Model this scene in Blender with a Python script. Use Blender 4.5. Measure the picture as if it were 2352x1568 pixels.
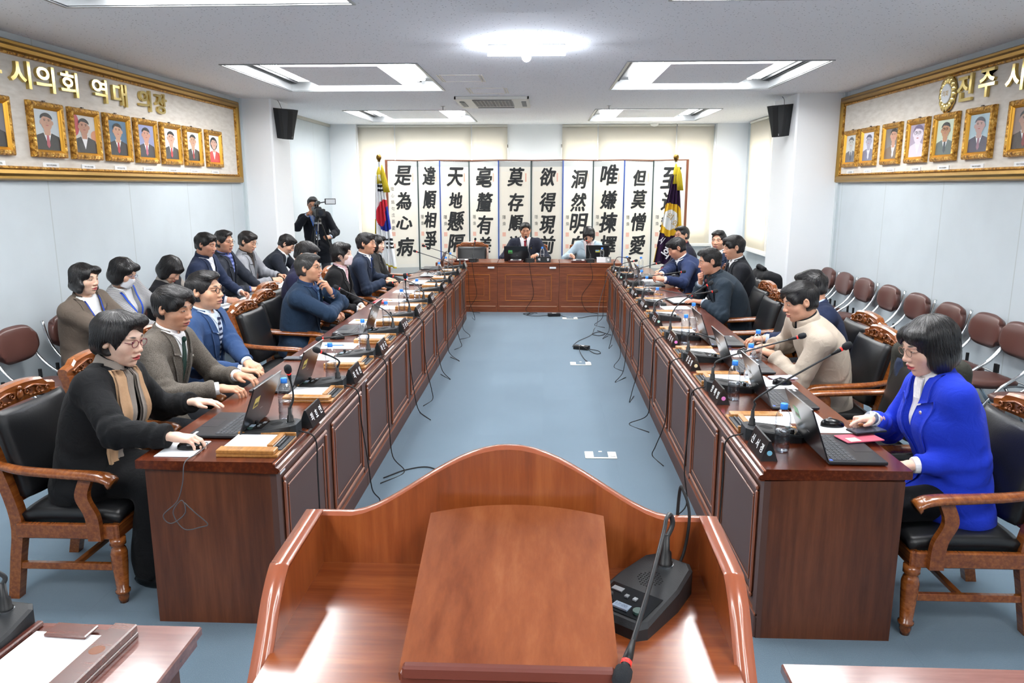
import bpy, math, random
import numpy as np
from math import sin, cos, pi, radians as R
from mathutils import Matrix, Vector, Euler
random.seed(7); np.random.seed(7)
for o in list(bpy.data.objects): bpy.data.objects.remove(o)
SC = bpy.context.scene
COL = SC.collection

# ------------------------------------------------------------ camera, world, exposure
CAM_H = 1.84
cd = bpy.data.cameras.new('camera'); cam = bpy.data.objects.new('camera', cd); COL.objects.link(cam)
cd.sensor_width = 36; cd.lens = 1755.4 / 2352 * 36; cd.clip_start = .02; cd.clip_end = 200
cam.location = (0, 0, CAM_H); cam.rotation_euler = (pi/2 - .2, 0, .042)
SC.camera = cam
W = bpy.data.worlds.new('world'); SC.world = W; W.use_nodes = True
bg = W.node_tree.nodes['Background']; bg.inputs[0].default_value = (.93, .96, 1, 1); bg.inputs[1].default_value = 7.5
SC.view_settings.view_transform = 'Standard'; SC.view_settings.look = 'None'
SC.view_settings.exposure = .25; SC.view_settings.gamma = 1; SC.view_settings.use_curve_mapping = False
LAMP_STRENGTH = 31.0      # the luminous ceiling panels
SPOT_STRENGTH = 130.0      # the bare ceiling lamp
XL, XR, YB, YF, ZC = -3.95, 3.63, -3.6, 14.5, 2.95
DT = .74                  # desk top height

# ------------------------------------------------------------ helpers
def lin(h):
    if not isinstance(h, str): return tuple(h)
    c = [int(h[i:i+2], 16)/255 for i in (0, 2, 4)]
    return tuple(x/12.92 if x <= .04045 else ((x+.055)/1.055)**2.4 for x in c)
_mats = {}
def M(h, rough=.5, metal=0., emit=0., coat=0., spec=.5, name=None, trans=0., bump=None, sheen=0., alpha=1., ior=1.45):
    key = (h, rough, metal, emit, coat, spec, trans, bump, sheen, alpha)
    if key in _mats: return _mats[key]
    m = bpy.data.materials.new(name or 'paint'); m.use_nodes = True
    b = m.node_tree.nodes['Principled BSDF']; c = lin(h)
    b.inputs['Base Color'].default_value = (*c, 1); b.inputs['Roughness'].default_value = rough
    b.inputs['Metallic'].default_value = metal; b.inputs['Specular IOR Level'].default_value = spec
    b.inputs['Coat Weight'].default_value = coat; b.inputs['Coat Roughness'].default_value = .12
    b.inputs['IOR'].default_value = ior
    if trans: b.inputs['Transmission Weight'].default_value = trans
    if alpha < 1: b.inputs['Alpha'].default_value = alpha
    if sheen: b.inputs['Sheen Weight'].default_value = sheen
    if emit: b.inputs['Emission Color'].default_value = (*c, 1); b.inputs['Emission Strength'].default_value = emit
    if bump:
        sc, st = bump; nt = m.node_tree
        tc = nt.nodes.new('ShaderNodeTexCoord'); n = nt.nodes.new('ShaderNodeTexNoise'); bp = nt.nodes.new('ShaderNodeBump')
        n.inputs['Scale'].default_value = sc; n.inputs['Detail'].default_value = 4
        bp.inputs['Strength'].default_value = st; bp.inputs['Distance'].default_value = .004
        nt.links.new(tc.outputs['Object'], n.inputs['Vector']); nt.links.new(n.outputs[0], bp.inputs['Height']); nt.links.new(bp.outputs[0], b.inputs['Normal'])
    _mats[key] = m
    return m
class NT:
    """tiny node graph builder around one Principled material"""
    def __init__(s, name, rough=.5):
        s.m = bpy.data.materials.new(name); s.m.use_nodes = True; s.t = s.m.node_tree
        s.b = s.t.nodes['Principled BSDF']; s.b.inputs['Roughness'].default_value = rough
        s.tc = s.t.nodes.new('ShaderNodeTexCoord')
    def n(s, typ, **kw):
        n = s.t.nodes.new('ShaderNode'+typ)
        for k, v in kw.items():
            if k.startswith('i_'):
                k = k[2:]; n.inputs[int(k) if k.isdigit() else k.replace('_', ' ')].default_value = v
            else: setattr(n, k, v)
        return n
    def l(s, a, b): s.t.links.new(a, b)
    def map(s, scale=(1, 1, 1), rot=(0, 0, 0), src='Object'):
        mp = s.n('Mapping'); mp.inputs['Scale'].default_value = scale; mp.inputs['Rotation'].default_value = rot
        s.l(s.tc.outputs[src], mp.inputs[0]); return mp.outputs[0]
    def ramp(s, fac, stops):
        r = s.n('ValToRGB'); e = r.color_ramp.elements
        while len(e) < len(stops): e.new(.5)
        for i, (p, c) in enumerate(stops): e[i].position = p; e[i].color = (*lin(c), 1)
        s.l(fac, r.inputs[0]); return r.outputs[0]
    def base(s, out): s.l(out, s.b.inputs['Base Color'])
    def bump(s, out, st=.3, dist=.003):
        b = s.n('Bump'); b.inputs['Strength'].default_value = st; b.inputs['Distance'].default_value = dist
        s.l(out, b.inputs['Height']); s.l(b.outputs[0], s.b.inputs['Normal'])
def wood(name, dark, mid, light, axis='z', rough=.3, coat=.35, scale=1., figure=.35):
    g = NT(name, rough); k = 14*scale; sc = {'x': (k*.08, k, k), 'y': (k, k*.08, k), 'z': (k, k, k*.08)}[axis]
    a = g.n('TexNoise', i_Scale=1., i_Detail=3., i_Distortion=.6); g.l(g.map(tuple(x*.35 for x in sc)), a.inputs['Vector'])
    f = g.n('TexNoise', i_Scale=5., i_Detail=6., i_Roughness=.65); g.l(g.map(sc), f.inputs['Vector'])
    mx = g.n('Mix', data_type='FLOAT'); mx.inputs[0].default_value = 1-figure
    g.l(a.outputs[0], mx.inputs[2]); g.l(f.outputs[0], mx.inputs[3])
    g.base(g.ramp(mx.outputs[0], [(.34, dark), (.5, mid), (.66, light)]))
    g.b.inputs['Coat Weight'].default_value = coat; g.b.inputs['Coat Roughness'].default_value = .15
    return g.m
class MB:
    def __init__(s): s.v = []; s.f = []; s.mi = []; s.sm = []
    def add(s, vf, mat=0, smooth=False, T=None):
        v, f = vf; n = len(s.v)
        if T is not None: v = [tuple(T @ Vector(p)) for p in v]
        s.v += [tuple(p) for p in v]; s.f += [tuple(i+n for i in q) for q in f]
        s.mi += [mat]*len(f); s.sm += [smooth]*len(f); return s
    def build(s, name, mats, parent=None):
        if not isinstance(mats, (list, tuple)): mats = [mats]
        me = bpy.data.meshes.new(name); me.from_pydata(s.v, [], s.f)
        for m in mats: me.materials.append(m)
        me.polygons.foreach_set('material_index', s.mi); me.polygons.foreach_set('use_smooth', s.sm)
        me.update(); o = bpy.data.objects.new(name, me); COL.objects.link(o)
        if parent: o.parent = parent
        return o
def T(loc=(0, 0, 0), rot=(0, 0, 0), sc=(1, 1, 1)):
    return Matrix.LocRotScale(Vector(loc), Euler(rot), Vector(sc if not isinstance(sc, (int, float)) else (sc,)*3))
def box(x0, y0, z0, x1, y1, z1, b=0.):
    if x1 < x0: x0, x1 = x1, x0
    if y1 < y0: y0, y1 = y1, y0
    if z1 < z0: z0, z1 = z1, z0
    b = min(b, (x1-x0)*.49, (y1-y0)*.49, (z1-z0)*.49)
    if b <= 0:
        v = [(x, y, z) for z in (z0, z1) for y in (y0, y1) for x in (x0, x1)]
        return v, [(0, 2, 3, 1), (4, 5, 7, 6), (0, 1, 5, 4), (2, 6, 7, 3), (0, 4, 6, 2), (1, 3, 7, 5)]
    v = []; idx = {}
    X, Y, Z = (x0, x1), (y0, y1), (z0, z1)
    for i in (0, 1):
        for j in (0, 1):
            for k in (0, 1):
                sx, sy, sz = (b, -b)[i], (b, -b)[j], (b, -b)[k]
                for a, p in enumerate(((X[i], Y[j]+sy, Z[k]+sz), (X[i]+sx, Y[j], Z[k]+sz), (X[i]+sx, Y[j]+sy, Z[k]))):
                    idx[i, j, k, a] = len(v); v.append(p)
    I = lambda *t: idx[t]; f = []
    for i in (0, 1):
        q = [I(i, 0, 0, 0), I(i, 1, 0, 0), I(i, 1, 1, 0), I(i, 0, 1, 0)]; f.append(q if i else q[::-1])
        q = [I(0, i, 0, 1), I(0, i, 1, 1), I(1, i, 1, 1), I(1, i, 0, 1)]; f.append(q if i else q[::-1])
        q = [I(0, 0, i, 2), I(1, 0, i, 2), I(1, 1, i, 2), I(0, 1, i, 2)]; f.append(q if i else q[::-1])
    for i in (0, 1):
        for j in (0, 1):
            s = (i+j) % 2
            q = [I(i, j, 0, 0), I(i, j, 0, 1), I(i, j, 1, 1), I(i, j, 1, 0)]; f.append(q if s == 0 else q[::-1])
            q = [I(i, 0, j, 0), I(i, 1, j, 0), I(i, 1, j, 2), I(i, 0, j, 2)]; f.append(q[::-1] if s == 0 else q)
            q = [I(0, i, j, 1), I(1, i, j, 1), I(1, i, j, 2), I(0, i, j, 2)]; f.append(q if s == 0 else q[::-1])
            for k in (0, 1):
                q = [I(i, j, k, 0), I(i, j, k, 1), I(i, j, k, 2)]; f.append(q if (i+j+k) % 2 else q[::-1])
    return v, f
def frame_axes(d):
    d = d/np.linalg.norm(d); u = np.cross(d, (0, 0, 1.)) if abs(d[2]) < .95 else np.cross(d, (0, 1., 0)); u /= np.linalg.norm(u)
    return u, np.cross(d, u)
def tube(pts, r, n=8, cap=True, flat=None):
    P = np.array(pts, float); N = len(P); rr = [r]*N if np.isscalar(r) else list(r)
    v = []; f = []; u = None
    for i in range(N):
        d = P[min(i+1, N-1)]-P[max(i-1, 0)]
        if u is None: u, w = frame_axes(d)
        else:
            d = d/np.linalg.norm(d); u = u-d*(u@d); u /= np.linalg.norm(u); w = np.cross(d, u)
        for k in range(n):
            a = 2*pi*k/n; v.append(tuple(P[i]+rr[i]*(u*cos(a)+w*sin(a)*(flat or 1))))
    for i in range(N-1):
        for k in range(n): f.append((i*n+k, i*n+(k+1) % n, (i+1)*n+(k+1) % n, (i+1)*n+k))
    if cap: f.append(tuple(range(n))[::-1]); f.append(tuple((N-1)*n+k for k in range(n)))
    return v, f
def lathe(prof, n=20, cap=True):
    v = []; f = []
    for r, z in prof:
        for k in range(n): v.append((r*cos(2*pi*k/n), r*sin(2*pi*k/n), z))
    for i in range(len(prof)-1):
        for k in range(n): f.append((i*n+k, i*n+(k+1) % n, (i+1)*n+(k+1) % n, (i+1)*n+k))
    if cap: f.append(tuple(range(n))[::-1]); f.append(tuple((len(prof)-1)*n+k for k in range(n)))
    return v, f
def ball(c, r, n=14, m=8):
    r = (r,)*3 if np.isscalar(r) else r
    v, f = lathe([(sin(pi*i/m)*1. if 0 < i < m else .02, -cos(pi*i/m)) for i in range(m+1)], n)
    return [(c[0]+x*r[0], c[1]+y*r[1], c[2]+z*r[2]) for x, y, z in v], f
def prism(poly, a0, a1, axis='z'):
    """polygon (counter-clockwise) extruded along an axis; 2D coords are the other two axes in order"""
    def p(u, w, a): return {'z': (u, w, a), 'y': (u, a, w), 'x': (a, u, w)}[axis]
    n = len(poly); v = [p(u, w, a0) for u, w in poly]+[p(u, w, a1) for u, w in poly]
    f = [tuple(range(n))[::-1], tuple(range(n, 2*n))]+[(i, (i+1) % n, n+(i+1) % n, n+i) for i in range(n)]
    if axis == 'y': f = [q[::-1] for q in f]
    return v, f
def grid(fn, nu, nv):
    v = [tuple(fn(i/nu, j/nv)) for i in range(nu+1) for j in range(nv+1)]
    return v, [(i*(nv+1)+j, (i+1)*(nv+1)+j, (i+1)*(nv+1)+j+1, i*(nv+1)+j+1) for i in range(nu) for j in range(nv)]
def slab(fn, nu, nv, th):
    """grid surface given thickness th along its normals"""
    v, f = grid(fn, nu, nv); V = np.array(v).reshape(nu+1, nv+1, 3)
    N = np.cross(np.gradient(V, axis=0), np.gradient(V, axis=1)); N /= np.linalg.norm(N, axis=2, keepdims=True)+1e-12
    B = (V-N*th).reshape(-1, 3); n = len(v); v = v+[tuple(p) for p in B]
    f = f+[tuple(i+n for i in q)[::-1] for q in f]
    id = lambda i, j: i*(nv+1)+j
    ring = [id(0, j) for j in range(nv)]+[id(i, nv) for i in range(nu)]+[id(nu, j) for j in range(nv, 0, -1)]+[id(i, 0) for i in range(nu, 0, -1)]
    for a in range(len(ring)): b = (a+1) % len(ring); f.append((ring[a], ring[b], ring[b]+n, ring[a]+n))
    return v, f
def spl(pts, n=8):
    """Catmull-Rom through points"""
    P = np.array(pts, float); P = np.vstack([2*P[0]-P[1], P, 2*P[-1]-P[-2]]); out = []
    for i in range(1, len(P)-2):
        a, b, c, d = P[i-1:i+3]
        for k in range(n):
            t = k/n; out.append(.5*((2*b)+(c-a)*t+(2*a-5*b+4*c-d)*t*t+(3*b-a-3*c+d)*t**3))
    out.append(P[-2]); return np.array(out)
_txt = {}
def text(s, offset=0., extrude=0.):
    """text as a flat/extruded mesh in x-y, scaled to a unit bounding box centred at 0; returns (verts, faces, aspect)"""
    key = (s, offset, extrude)
    if key not in _txt:
        c = bpy.data.curves.new('t', 'FONT'); c.body = s; c.offset = offset; c.extrude = extrude; c.resolution_u = 3
        o = bpy.data.objects.new('t', c); COL.objects.link(o)
        dg = bpy.context.evaluated_depsgraph_get(); dg.update()
        me = bpy.data.meshes.new_from_object(o.evaluated_get(dg))
        V = np.zeros(len(me.vertices)*3); me.vertices.foreach_get('co', V); V = V.reshape(-1, 3)
        F = [tuple(p.vertices) for p in me.polygons]
        bpy.data.objects.remove(o); bpy.data.curves.remove(c); bpy.data.meshes.remove(me)
        lo, hi = V.min(0), V.max(0); s_ = hi-lo; mid = (lo+hi)/2; asp = s_[0]/max(s_[1], 1e-6)
        V = (V-mid)/np.array([s_[0], s_[1], s_[2] if extrude else 1.])
        _txt[key] = (V, F, asp)
    return _txt[key]
def text_at(s, origin, ux, uy, w, h, offset=0., lift=.0006, extrude=0., shear=0., jit=None):
    """text of width w, height h centred at origin on the plane ux/uy"""
    V, F, _ = text(s, offset, 1. if extrude else 0.)
    ux, uy = np.array(ux, float), np.array(uy, float); nz = np.cross(ux, uy)
    A = V.copy()
    if jit:
        k = jit; ph = (hash(s) % 97)*0
        A[:, 0] += k*np.sin(9*V[:, 1]+5*V[:, 0]+len(s))+k*.7*np.sin(23*V[:, 1]+2); A[:, 1] += k*np.sin(8*V[:, 0]-4*V[:, 1]+1)
    A[:, 0] += shear*A[:, 1]
    P = np.array(origin, float)+np.outer(A[:, 0]*w, ux)+np.outer(A[:, 1]*h, uy)+np.outer((A[:, 2]+.5)*extrude if extrude else np.full(len(A), lift), nz)
    return [tuple(p) for p in P], F
# ------------------------------------------------------------ things, parts, setting
def tag(o, label=None, cat=None, group=None, kind=None):
    for k, v in (('label', label), ('category', cat), ('group', group), ('kind', kind)):
        if v: o[k] = v
    return o
def thing(name, label, cat, loc=(0, 0, 0), rz=0., group=None):
    o = bpy.data.objects.new(name, None); o.empty_display_size = .1; COL.objects.link(o)
    o.location = loc; o.rotation_euler = (0, 0, rz); return tag(o, label, cat, group)
def copy_tree(o, parent=None):
    c = o.copy(); COL.objects.link(c); c.parent = parent
    for ch in o.children: copy_tree(ch, c)
    return c
def dup(o, loc, rz=0., label=None, group=None):
    c = copy_tree(o); c.location = loc; c.rotation_euler = (0, 0, rz)
    if label: c['label'] = label
    if group: c['group'] = group
    return c
def struct(name, mb, mats): return tag(mb.build(name, mats), kind='structure')
_first = {}
def place(key, maker, loc, rz, label, group=None):
    """the first call builds the thing, later calls copy it with all its parts"""
    if key not in _first:
        o = maker(); _first[key] = o; o.location = loc; o.rotation_euler = (0, 0, rz); o['label'] = label
        if group: o['group'] = group
        return o
    return dup(_first[key], loc, rz, label, group)

# ------------------------------------------------------------ materials
def mk_mats():
    g = NT('carpet', .95); a = g.n('TexNoise', i_Scale=420., i_Detail=2.); g.l(g.map(), a.inputs['Vector'])
    b = g.n('TexNoise', i_Scale=1.3, i_Detail=2.); g.l(g.map(), b.inputs['Vector'])
    ch = g.n('TexBrick', i_Scale=1., offset=0., offset_frequency=1); ch.inputs['Brick Width'].default_value = 1.; ch.inputs['Row Height'].default_value = 1.
    ch.inputs['Mortar Size'].default_value = .004; ch.inputs['Color1'].default_value = (.46, .46, .46, 1); ch.inputs['Color2'].default_value = (.54, .54, .54, 1); ch.inputs['Mortar'].default_value = (.4, .4, .4, 1)
    g.l(g.map((2, 2, 2)), ch.inputs['Vector'])
    m1 = g.n('Mix', data_type='FLOAT'); m1.inputs[0].default_value = .45; g.l(a.outputs[0], m1.inputs[2]); g.l(ch.outputs[0], m1.inputs[3])
    m2 = g.n('Mix', data_type='FLOAT'); m2.inputs[0].default_value = .15; g.l(m1.outputs[0], m2.inputs[2]); g.l(b.outputs[0], m2.inputs[3])
    g.base(g.ramp(m2.outputs[0], [(.3, '3e4f5d'), (.5, '576d7c'), (.7, '778d9d')])); g.bump(a.outputs[0], .5, .004)
    g.b.inputs['Specular IOR Level'].default_value = .15; g.b.inputs['Sheen Weight'].default_value = .5; g.b.inputs['Sheen Tint'].default_value = (.8, .9, 1, 1)
    carpet = g.m
    g = NT('ceiling_board', .9); v = g.n('TexVoronoi', i_Scale=26.); g.l(g.map((1, 1.5, 1)), v.inputs['Vector'])
    no = g.n('TexNoise', i_Scale=11., i_Detail=1.); g.l(g.map(), no.inputs['Vector'])
    v2 = g.n('TexVoronoi', i_Scale=60.); g.l(g.map((1.6, 1, 1)), v2.inputs['Vector'])
    r1 = g.ramp(v.outputs['Distance'], [(.0, '7c7c7e'), (.10, '8c8c8e'), (.16, 'ffffff')])
    r2 = g.ramp(v2.outputs['Distance'], [(.0, '9a9a9c'), (.08, 'a8a8aa'), (.13, 'ffffff')])
    mm = g.n('Mix', data_type='RGBA', blend_type='MULTIPLY'); mm.inputs[0].default_value = .8; g.l(r1, mm.inputs[6]); g.l(r2, mm.inputs[7])
    m3 = g.n('Mix', data_type='RGBA', blend_type='MULTIPLY'); m3.inputs[0].default_value = 1; g.l(mm.outputs[2], m3.inputs[6]); m3.inputs[7].default_value = (*lin('f5f6f9'), 1)
    g.base(m3.outputs[2]); ceil = g.m
    def wallmat(name, c1, seam, pitch, along):
        g = NT(name, .55); sx = g.n('SeparateXYZ'); g.l(g.tc.outputs['Object'], sx.inputs[0])
        mo = g.n('Math', operation='PINGPONG'); mo.inputs[1].default_value = pitch/2; g.l(sx.outputs[along], mo.inputs[0])
        lt = g.n('Math', operation='LESS_THAN'); lt.inputs[1].default_value = .006; g.l(mo.outputs[0], lt.inputs[0])
        n = g.n('TexNoise', i_Scale=3., i_Detail=3.); g.l(g.map(), n.inputs['Vector'])
        c = g.ramp(n.outputs[0], [(.3, c1), (.7, tuple(x*.95 for x in lin(c1)))])
        mx = g.n('Mix', data_type='RGBA'); g.l(lt.outputs[0], mx.inputs[0]); g.l(c, mx.inputs[6]); mx.inputs[7].default_value = (*lin(seam), 1)
        g.base(mx.outputs[2]); g.b.inputs['Specular IOR Level'].default_value = .3; return g.m
    def fabric(name, c, c2=None, scale=900., rough=.85, bump=.25, stripes=None):
        g = NT(name, rough); n = g.n('TexNoise', i_Scale=scale, i_Detail=2.); g.l(g.map(), n.inputs['Vector'])
        b = g.n('TexNoise', i_Scale=14., i_Detail=3.); g.l(g.map(), b.inputs['Vector'])
        c2 = c2 or tuple(min(1, x*1.3+.001) for x in lin(c))
        if stripes:
            w = g.n('TexWave', i_Scale=stripes, i_Distortion=1.2, bands_direction='Z'); g.l(g.map(), w.inputs['Vector']); src = w.outputs[0]
        else: src = n.outputs[0]
        g.base(g.ramp(src, [(.35, c), (.65, c2)])); bp1 = g.n('Bump'); bp1.inputs['Strength'].default_value = .55; bp1.inputs['Distance'].default_value = .012; bp2 = g.n('Bump'); bp2.inputs['Strength'].default_value = bump; bp2.inputs['Distance'].default_value = .002
        b.inputs['Distortion'].default_value = 1.1; g.l(b.outputs[0], bp1.inputs['Height']); g.l(n.outputs[0], bp2.inputs['Height']); g.l(bp1.outputs[0], bp2.inputs['Normal']); g.l(bp2.outputs[0], g.b.inputs['Normal'])
        g.b.inputs['Sheen Weight'].default_value = .03; g.b.inputs['Specular IOR Level'].default_value = .2
        return g.m
    def ornate():
        g = NT('carved_gilt', .3); v = g.n('TexVoronoi', i_Scale=38., feature='SMOOTH_F1'); n = g.n('TexNoise', i_Scale=50., i_Detail=3., i_Distortion=1.5); g.l(g.map(), v.inputs['Vector']); g.l(g.map(), n.inputs['Vector'])
        mx = g.n('Mix', data_type='FLOAT'); mx.inputs[0].default_value = .5; g.l(v.outputs['Distance'], mx.inputs[2]); g.l(n.outputs[0], mx.inputs[3])
        g.base(g.ramp(mx.outputs[0], [(.25, 'f2cc78'), (.45, 'cf9a42'), (.64, '7e5220')])); g.bump(mx.outputs[0], 1., .03); g.b.inputs['Metallic'].default_value = .85; return g.m
    d = dict(carpet=carpet, ceil=ceil, wall_l=wallmat('panel_wall', 'c6cfd4', 'b2babc', 1.21, 1), wall_b=M('e8ebee', .6), white=M('ebeef0', .5), fabric=fabric,
        desk_top=wood('desk_top_wood', '401806', '58230d', '753618', 'y', .26, .28, .7), desk_end=wood('desk_end_wood', '3e1f11', '5e321c', '784529', 'z', .38, .25, .55, .55),
        desk_panel=M('553b33', .5, coat=.05, bump=(300., .05)), desk_body=wood('desk_body_wood', '3c1d14', '552a1d', '6b3827', 'z', .35, .3, .8), desk_mould=M('8a4a2a', .28, coat=.5), head_wood=wood('head_desk_wood', '5f2d17', '773d20', '8e5231', 'x', .33, .35, .7),
        lectern=wood('lectern_wood', '6c3115', '87421e', 'a25a2e', 'x', .25, .55, .6, .5), lectern_v=wood('lectern_panel_wood', '6f3416', '8a451f', 'a25a2d', 'z', .28, .5, .6, .45), lectern_edge=M('a0573a', .25, coat=.6),
        chair_wood=wood('chair_wood', '683212', '86481c', 'a05f2b', 'x', .25, .6, .9), leather=M('17181a', .38, bump=(120., .12)), vinyl=M('5a3a34', .32, bump=(150., .08)),
        chrome=M('d4d7da', .16, 1.), steel=M('a8adb2', .3, 1.), black=M('121315', .45), blackg=M('0d0e10', .2), rubber=M('1a1a1b', .7), red=M('d8302a', .4, emit=.6),
        gold=M('a07c3a', .30, .85, bump=(40., .2)), goldp=ornate(), golds=M('d8c07a', .16, 1.), brass=M('8a6a34', .35, 1.),
        paper=M('f4f5f7', .7), cap=M('3f8ff0', .4), tray=wood('tray_wood', '94602c', 'b07a3c', 'c38f50', 'y', .4, .2, 1.2), plate=M('26282a', .15, coat=.4), ink=M('f2f3f4', .5), hair=None)
    return d
MT = mk_mats()
# laminated sign board cloth
def cloth_board():
    g = NT('board_cloth', .8); n = g.n('TexNoise', i_Scale=8., i_Detail=5.); g.l(g.map((1, .15, 3.5)), n.inputs['Vector'])
    g.base(g.ramp(n.outputs[0], [(.3, 'cfc8bd'), (.7, 'e3ded5')])); g.bump(n.outputs[0], .2); return g.m
MT['board'] = cloth_board()
# ============================================================ room shell
def cut_plane(x0, x1, y0, y1, holes, fn):
    """rectangle with rectangular holes -> quads; fn maps (u, w) to a point"""
    xs = sorted({x0, x1, *[h[0] for h in holes], *[h[1] for h in holes]}); ys = sorted({y0, y1, *[h[2] for h in holes], *[h[3] for h in holes]})
    v = []; f = []
    for i in range(len(xs)-1):
        for j in range(len(ys)-1):
            cx, cy = (xs[i]+xs[i+1])/2, (ys[j]+ys[j+1])/2
            if any(h[0] < cx < h[1] and h[2] < cy < h[3] for h in holes): continue
            n = len(v); v += [fn(xs[i], ys[j]), fn(xs[i+1], ys[j]), fn(xs[i+1], ys[j+1]), fn(xs[i], ys[j+1])]; f.append((n, n+1, n+2, n+3))
    return v, f
struct('floor', MB().add(box(XL-.2, YB-.2, -.1, XR+.2, YF+.2, 0)), MT['carpet'])
LIGHTS = [(-3.01, 7.35), (.76, 7.33), (-3.01, 11.75), (.75, 11.68), (-3.01, 3.0), (.76, 2.98), (-3.01, -1.4), (.76, -1.4)]
LW, LD, REC = 1.81, 2.0, .1
holes = [(x, x+LW, y, y+LD) for x, y in LIGHTS]
mb = MB().add(cut_plane(XL-.2, XR+.2, YB-.2, YF+.2, holes, lambda x, y: (x, y, ZC)))
mb.add(box(XL-.2, YB-.2, ZC+.14, XR+.2, YF+.2, ZC+.2))
struct('ceiling', mb, MT['ceil'])
struct('wall_left', MB().add(box(XL-.15, YB, 0, XL, YF, ZC)), MT['wall_l'])
# right wall with a window behind the column
mb = MB().add(box(XR, YB, 0, XR+.15, 11.3, ZC)).add(box(XR, 13.9, 0, XR+.15, YF, ZC)).add(box(XR, 11.3, 0, XR+.15, 13.9, .8)).add(box(XR, 11.3, 2.61, XR+.15, 13.9, ZC))
struct('wall_right', mb, MT['wall_l'])
struct('wall_front', MB().add(box(XL-.2, YB-.15, 0, XR+.2, YB, ZC)), MT['white'])
# back wall: two window openings either side of a pier
WX = [(-3.46, -.68), (.30, 3.06)]
mb = MB()
for a, b in ((XL-.2, WX[0][0]), (WX[0][1], WX[1][0]), (WX[1][1], XR+.2)): mb.add(box(a, YF, 0, b, YF+.3, ZC))
for a, b in WX: mb.add(box(a, YF, 0, b, YF+.3, .82)); mb.add(box(a, YF, 2.61, b, YF+.3, ZC))
struct('wall_back', mb, MT['white'])
# columns (chamfered) and corner piers
def column(x0, x1, y0, y1, ch, side):
    p = [(x0, y0), (x1-ch, y0), (x1, y0+ch), (x1, y1), (x0, y1)] if side < 0 else [(x0+ch, y0), (x1, y0), (x1, y1), (x0, y1), (x0, y0+ch)]
    return prism(p, 0, ZC)
struct('wall_column_left', MB().add(column(XL, -3.54, 10.12, 10.8, .02, -1)), MT['white'])
struct('wall_column_right', MB().add(column(3.06, XR, 9.82, 10.75, .02, 1)), MT['white'])
struct('wall_pier_left', MB().add(box(XL, 14.3, 0, -3.46, YF, ZC)), MT['white'])
struct('wall_pier_right', MB().add(box(3.08, 14.3, 0, XR, YF, ZC)), MT['white'])
struct('baseboard_right', MB().add(box(XR-.012, YB, 0, XR, 9.82, .09)), M('17191b', .5))
struct('baseboard_left', MB().add(box(XL, YB, 0, XL+.012, 10.12, .09)), M('17191b', .5))
struct('trim_1', MB().add(box(XL, 10.8, ZC-.05, XL+.03, 14.3, ZC)), M('b9b7ae', .6))
struct('trim_2', MB().add(box(XL, 10.06, 0, XL+.03, 10.12, ZC)), M('c3cdd0', .6))
struct('trim_3', MB().add(box(XR-.03, 9.76, 0, XR, 9.82, ZC)), M('c3cdd0', .6))
# windows: frame + panes, outside is the bright sky
def window(name, pts):
    mb = MB()
    for (a, b, y) in pts:
        z0, z1 = .82, 2.61
        for q in (box(a, y, z0, b, y+.06, z0+.06), box(a, y, z1-.06, b, y+.06, z1), box(a, y, z0, a+.06, y+.06, z1), box(b-.06, y, z0, b, y+.06, z1), box((a+b)/2-.03, y, z0, (a+b)/2+.03, y+.06, z1), box(a, y, 2.07, b, y+.06, 2.13)): mb.add(q, 0)
        mb.add(box(a+.05, y+.025, z0+.05, b-.05, y+.031, z1-.05), 1)
    return struct(name, mb, [M('e7e9ea', .4), M('ffffff', .0, trans=1., ior=1.05)])
window('window_1', [(WX[0][0], WX[0][1], YF+.18)])
window('window_2', [(WX[1][0], WX[1][1], YF+.18)])
w3 = window('window_3', [(11.3, 13.9, -.11)]); w3.rotation_euler = (0, 0, pi/2); w3.location = (XR, 0, 0)
struct('trim_4', MB().add(box(2.0, YF-.16, .76, 3.08, YF, .8)).add(box(XR-.16, 11.3, .76, XR, 13.9, .8)), M('e9e9e6', .4))
# roller blinds: light passes through the cloth
def blind_mat():
    m = bpy.data.materials.new('blind_cloth'); m.use_nodes = True; nt = m.node_tree; nt.nodes.clear()
    o = nt.nodes.new('ShaderNodeOutputMaterial'); a = nt.nodes.new('ShaderNodeBsdfDiffuse'); t = nt.nodes.new('ShaderNodeBsdfTranslucent'); x = nt.nodes.new('ShaderNodeMixShader')
    a.inputs[0].default_value = (*lin('f0ece2'), 1); t.inputs[0].default_value = (*lin('efe8d8'), 1); x.inputs[0].default_value = .35
    nt.links.new(a.outputs[0], x.inputs[1]); nt.links.new(t.outputs[0], x.inputs[2]); nt.links.new(x.outputs[0], o.inputs[0]); return m
BL = blind_mat()
def blind(label, a, b, y, zb, turn=False):
    L = b-a; c = (a+b)/2
    t = thing('roller_blind', label, 'blind', (XR-y, c, 0) if turn else (c, YF-y, 0), pi/2 if turn else 0, 'roller blinds')
    if turn: t.rotation_euler = (0, 0, -pi/2)
    f = lambda u, v: (-L/2+L*u, .003*sin(u*9), 2.92-(2.92-zb)*v)
    MB().add(slab(f, 6, 8, .0015), 0, True).build('cloth', BL, t)
    MB().add(box(-L/2, -.012, zb-.025, L/2, .012, zb)).build('bottom_rail', M('e4e1d8', .4), t)
    MB().add(tube([(-L/2, .0, 2.925), (L/2, 0, 2.925)], .02, 10)).build('roller', M('dcd9d0', .4), t)
    return t
bl = [('cream roller blind left of the flag, leftmost over the back window', -3.45, -2.78, .81), ('wide cream roller blind above the left half of the folding screen', -2.76, -1.36, .81), ('narrow cream roller blind left of the central white pier', -1.34, -.69, .81),
      ('narrow cream roller blind right of the central white pier', .31, .95, .81), ('wide cream roller blind above the right half of the folding screen', .97, 2.37, .81), ('cream roller blind right of the purple flag on the back wall', 2.39, 3.05, .81)]
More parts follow.
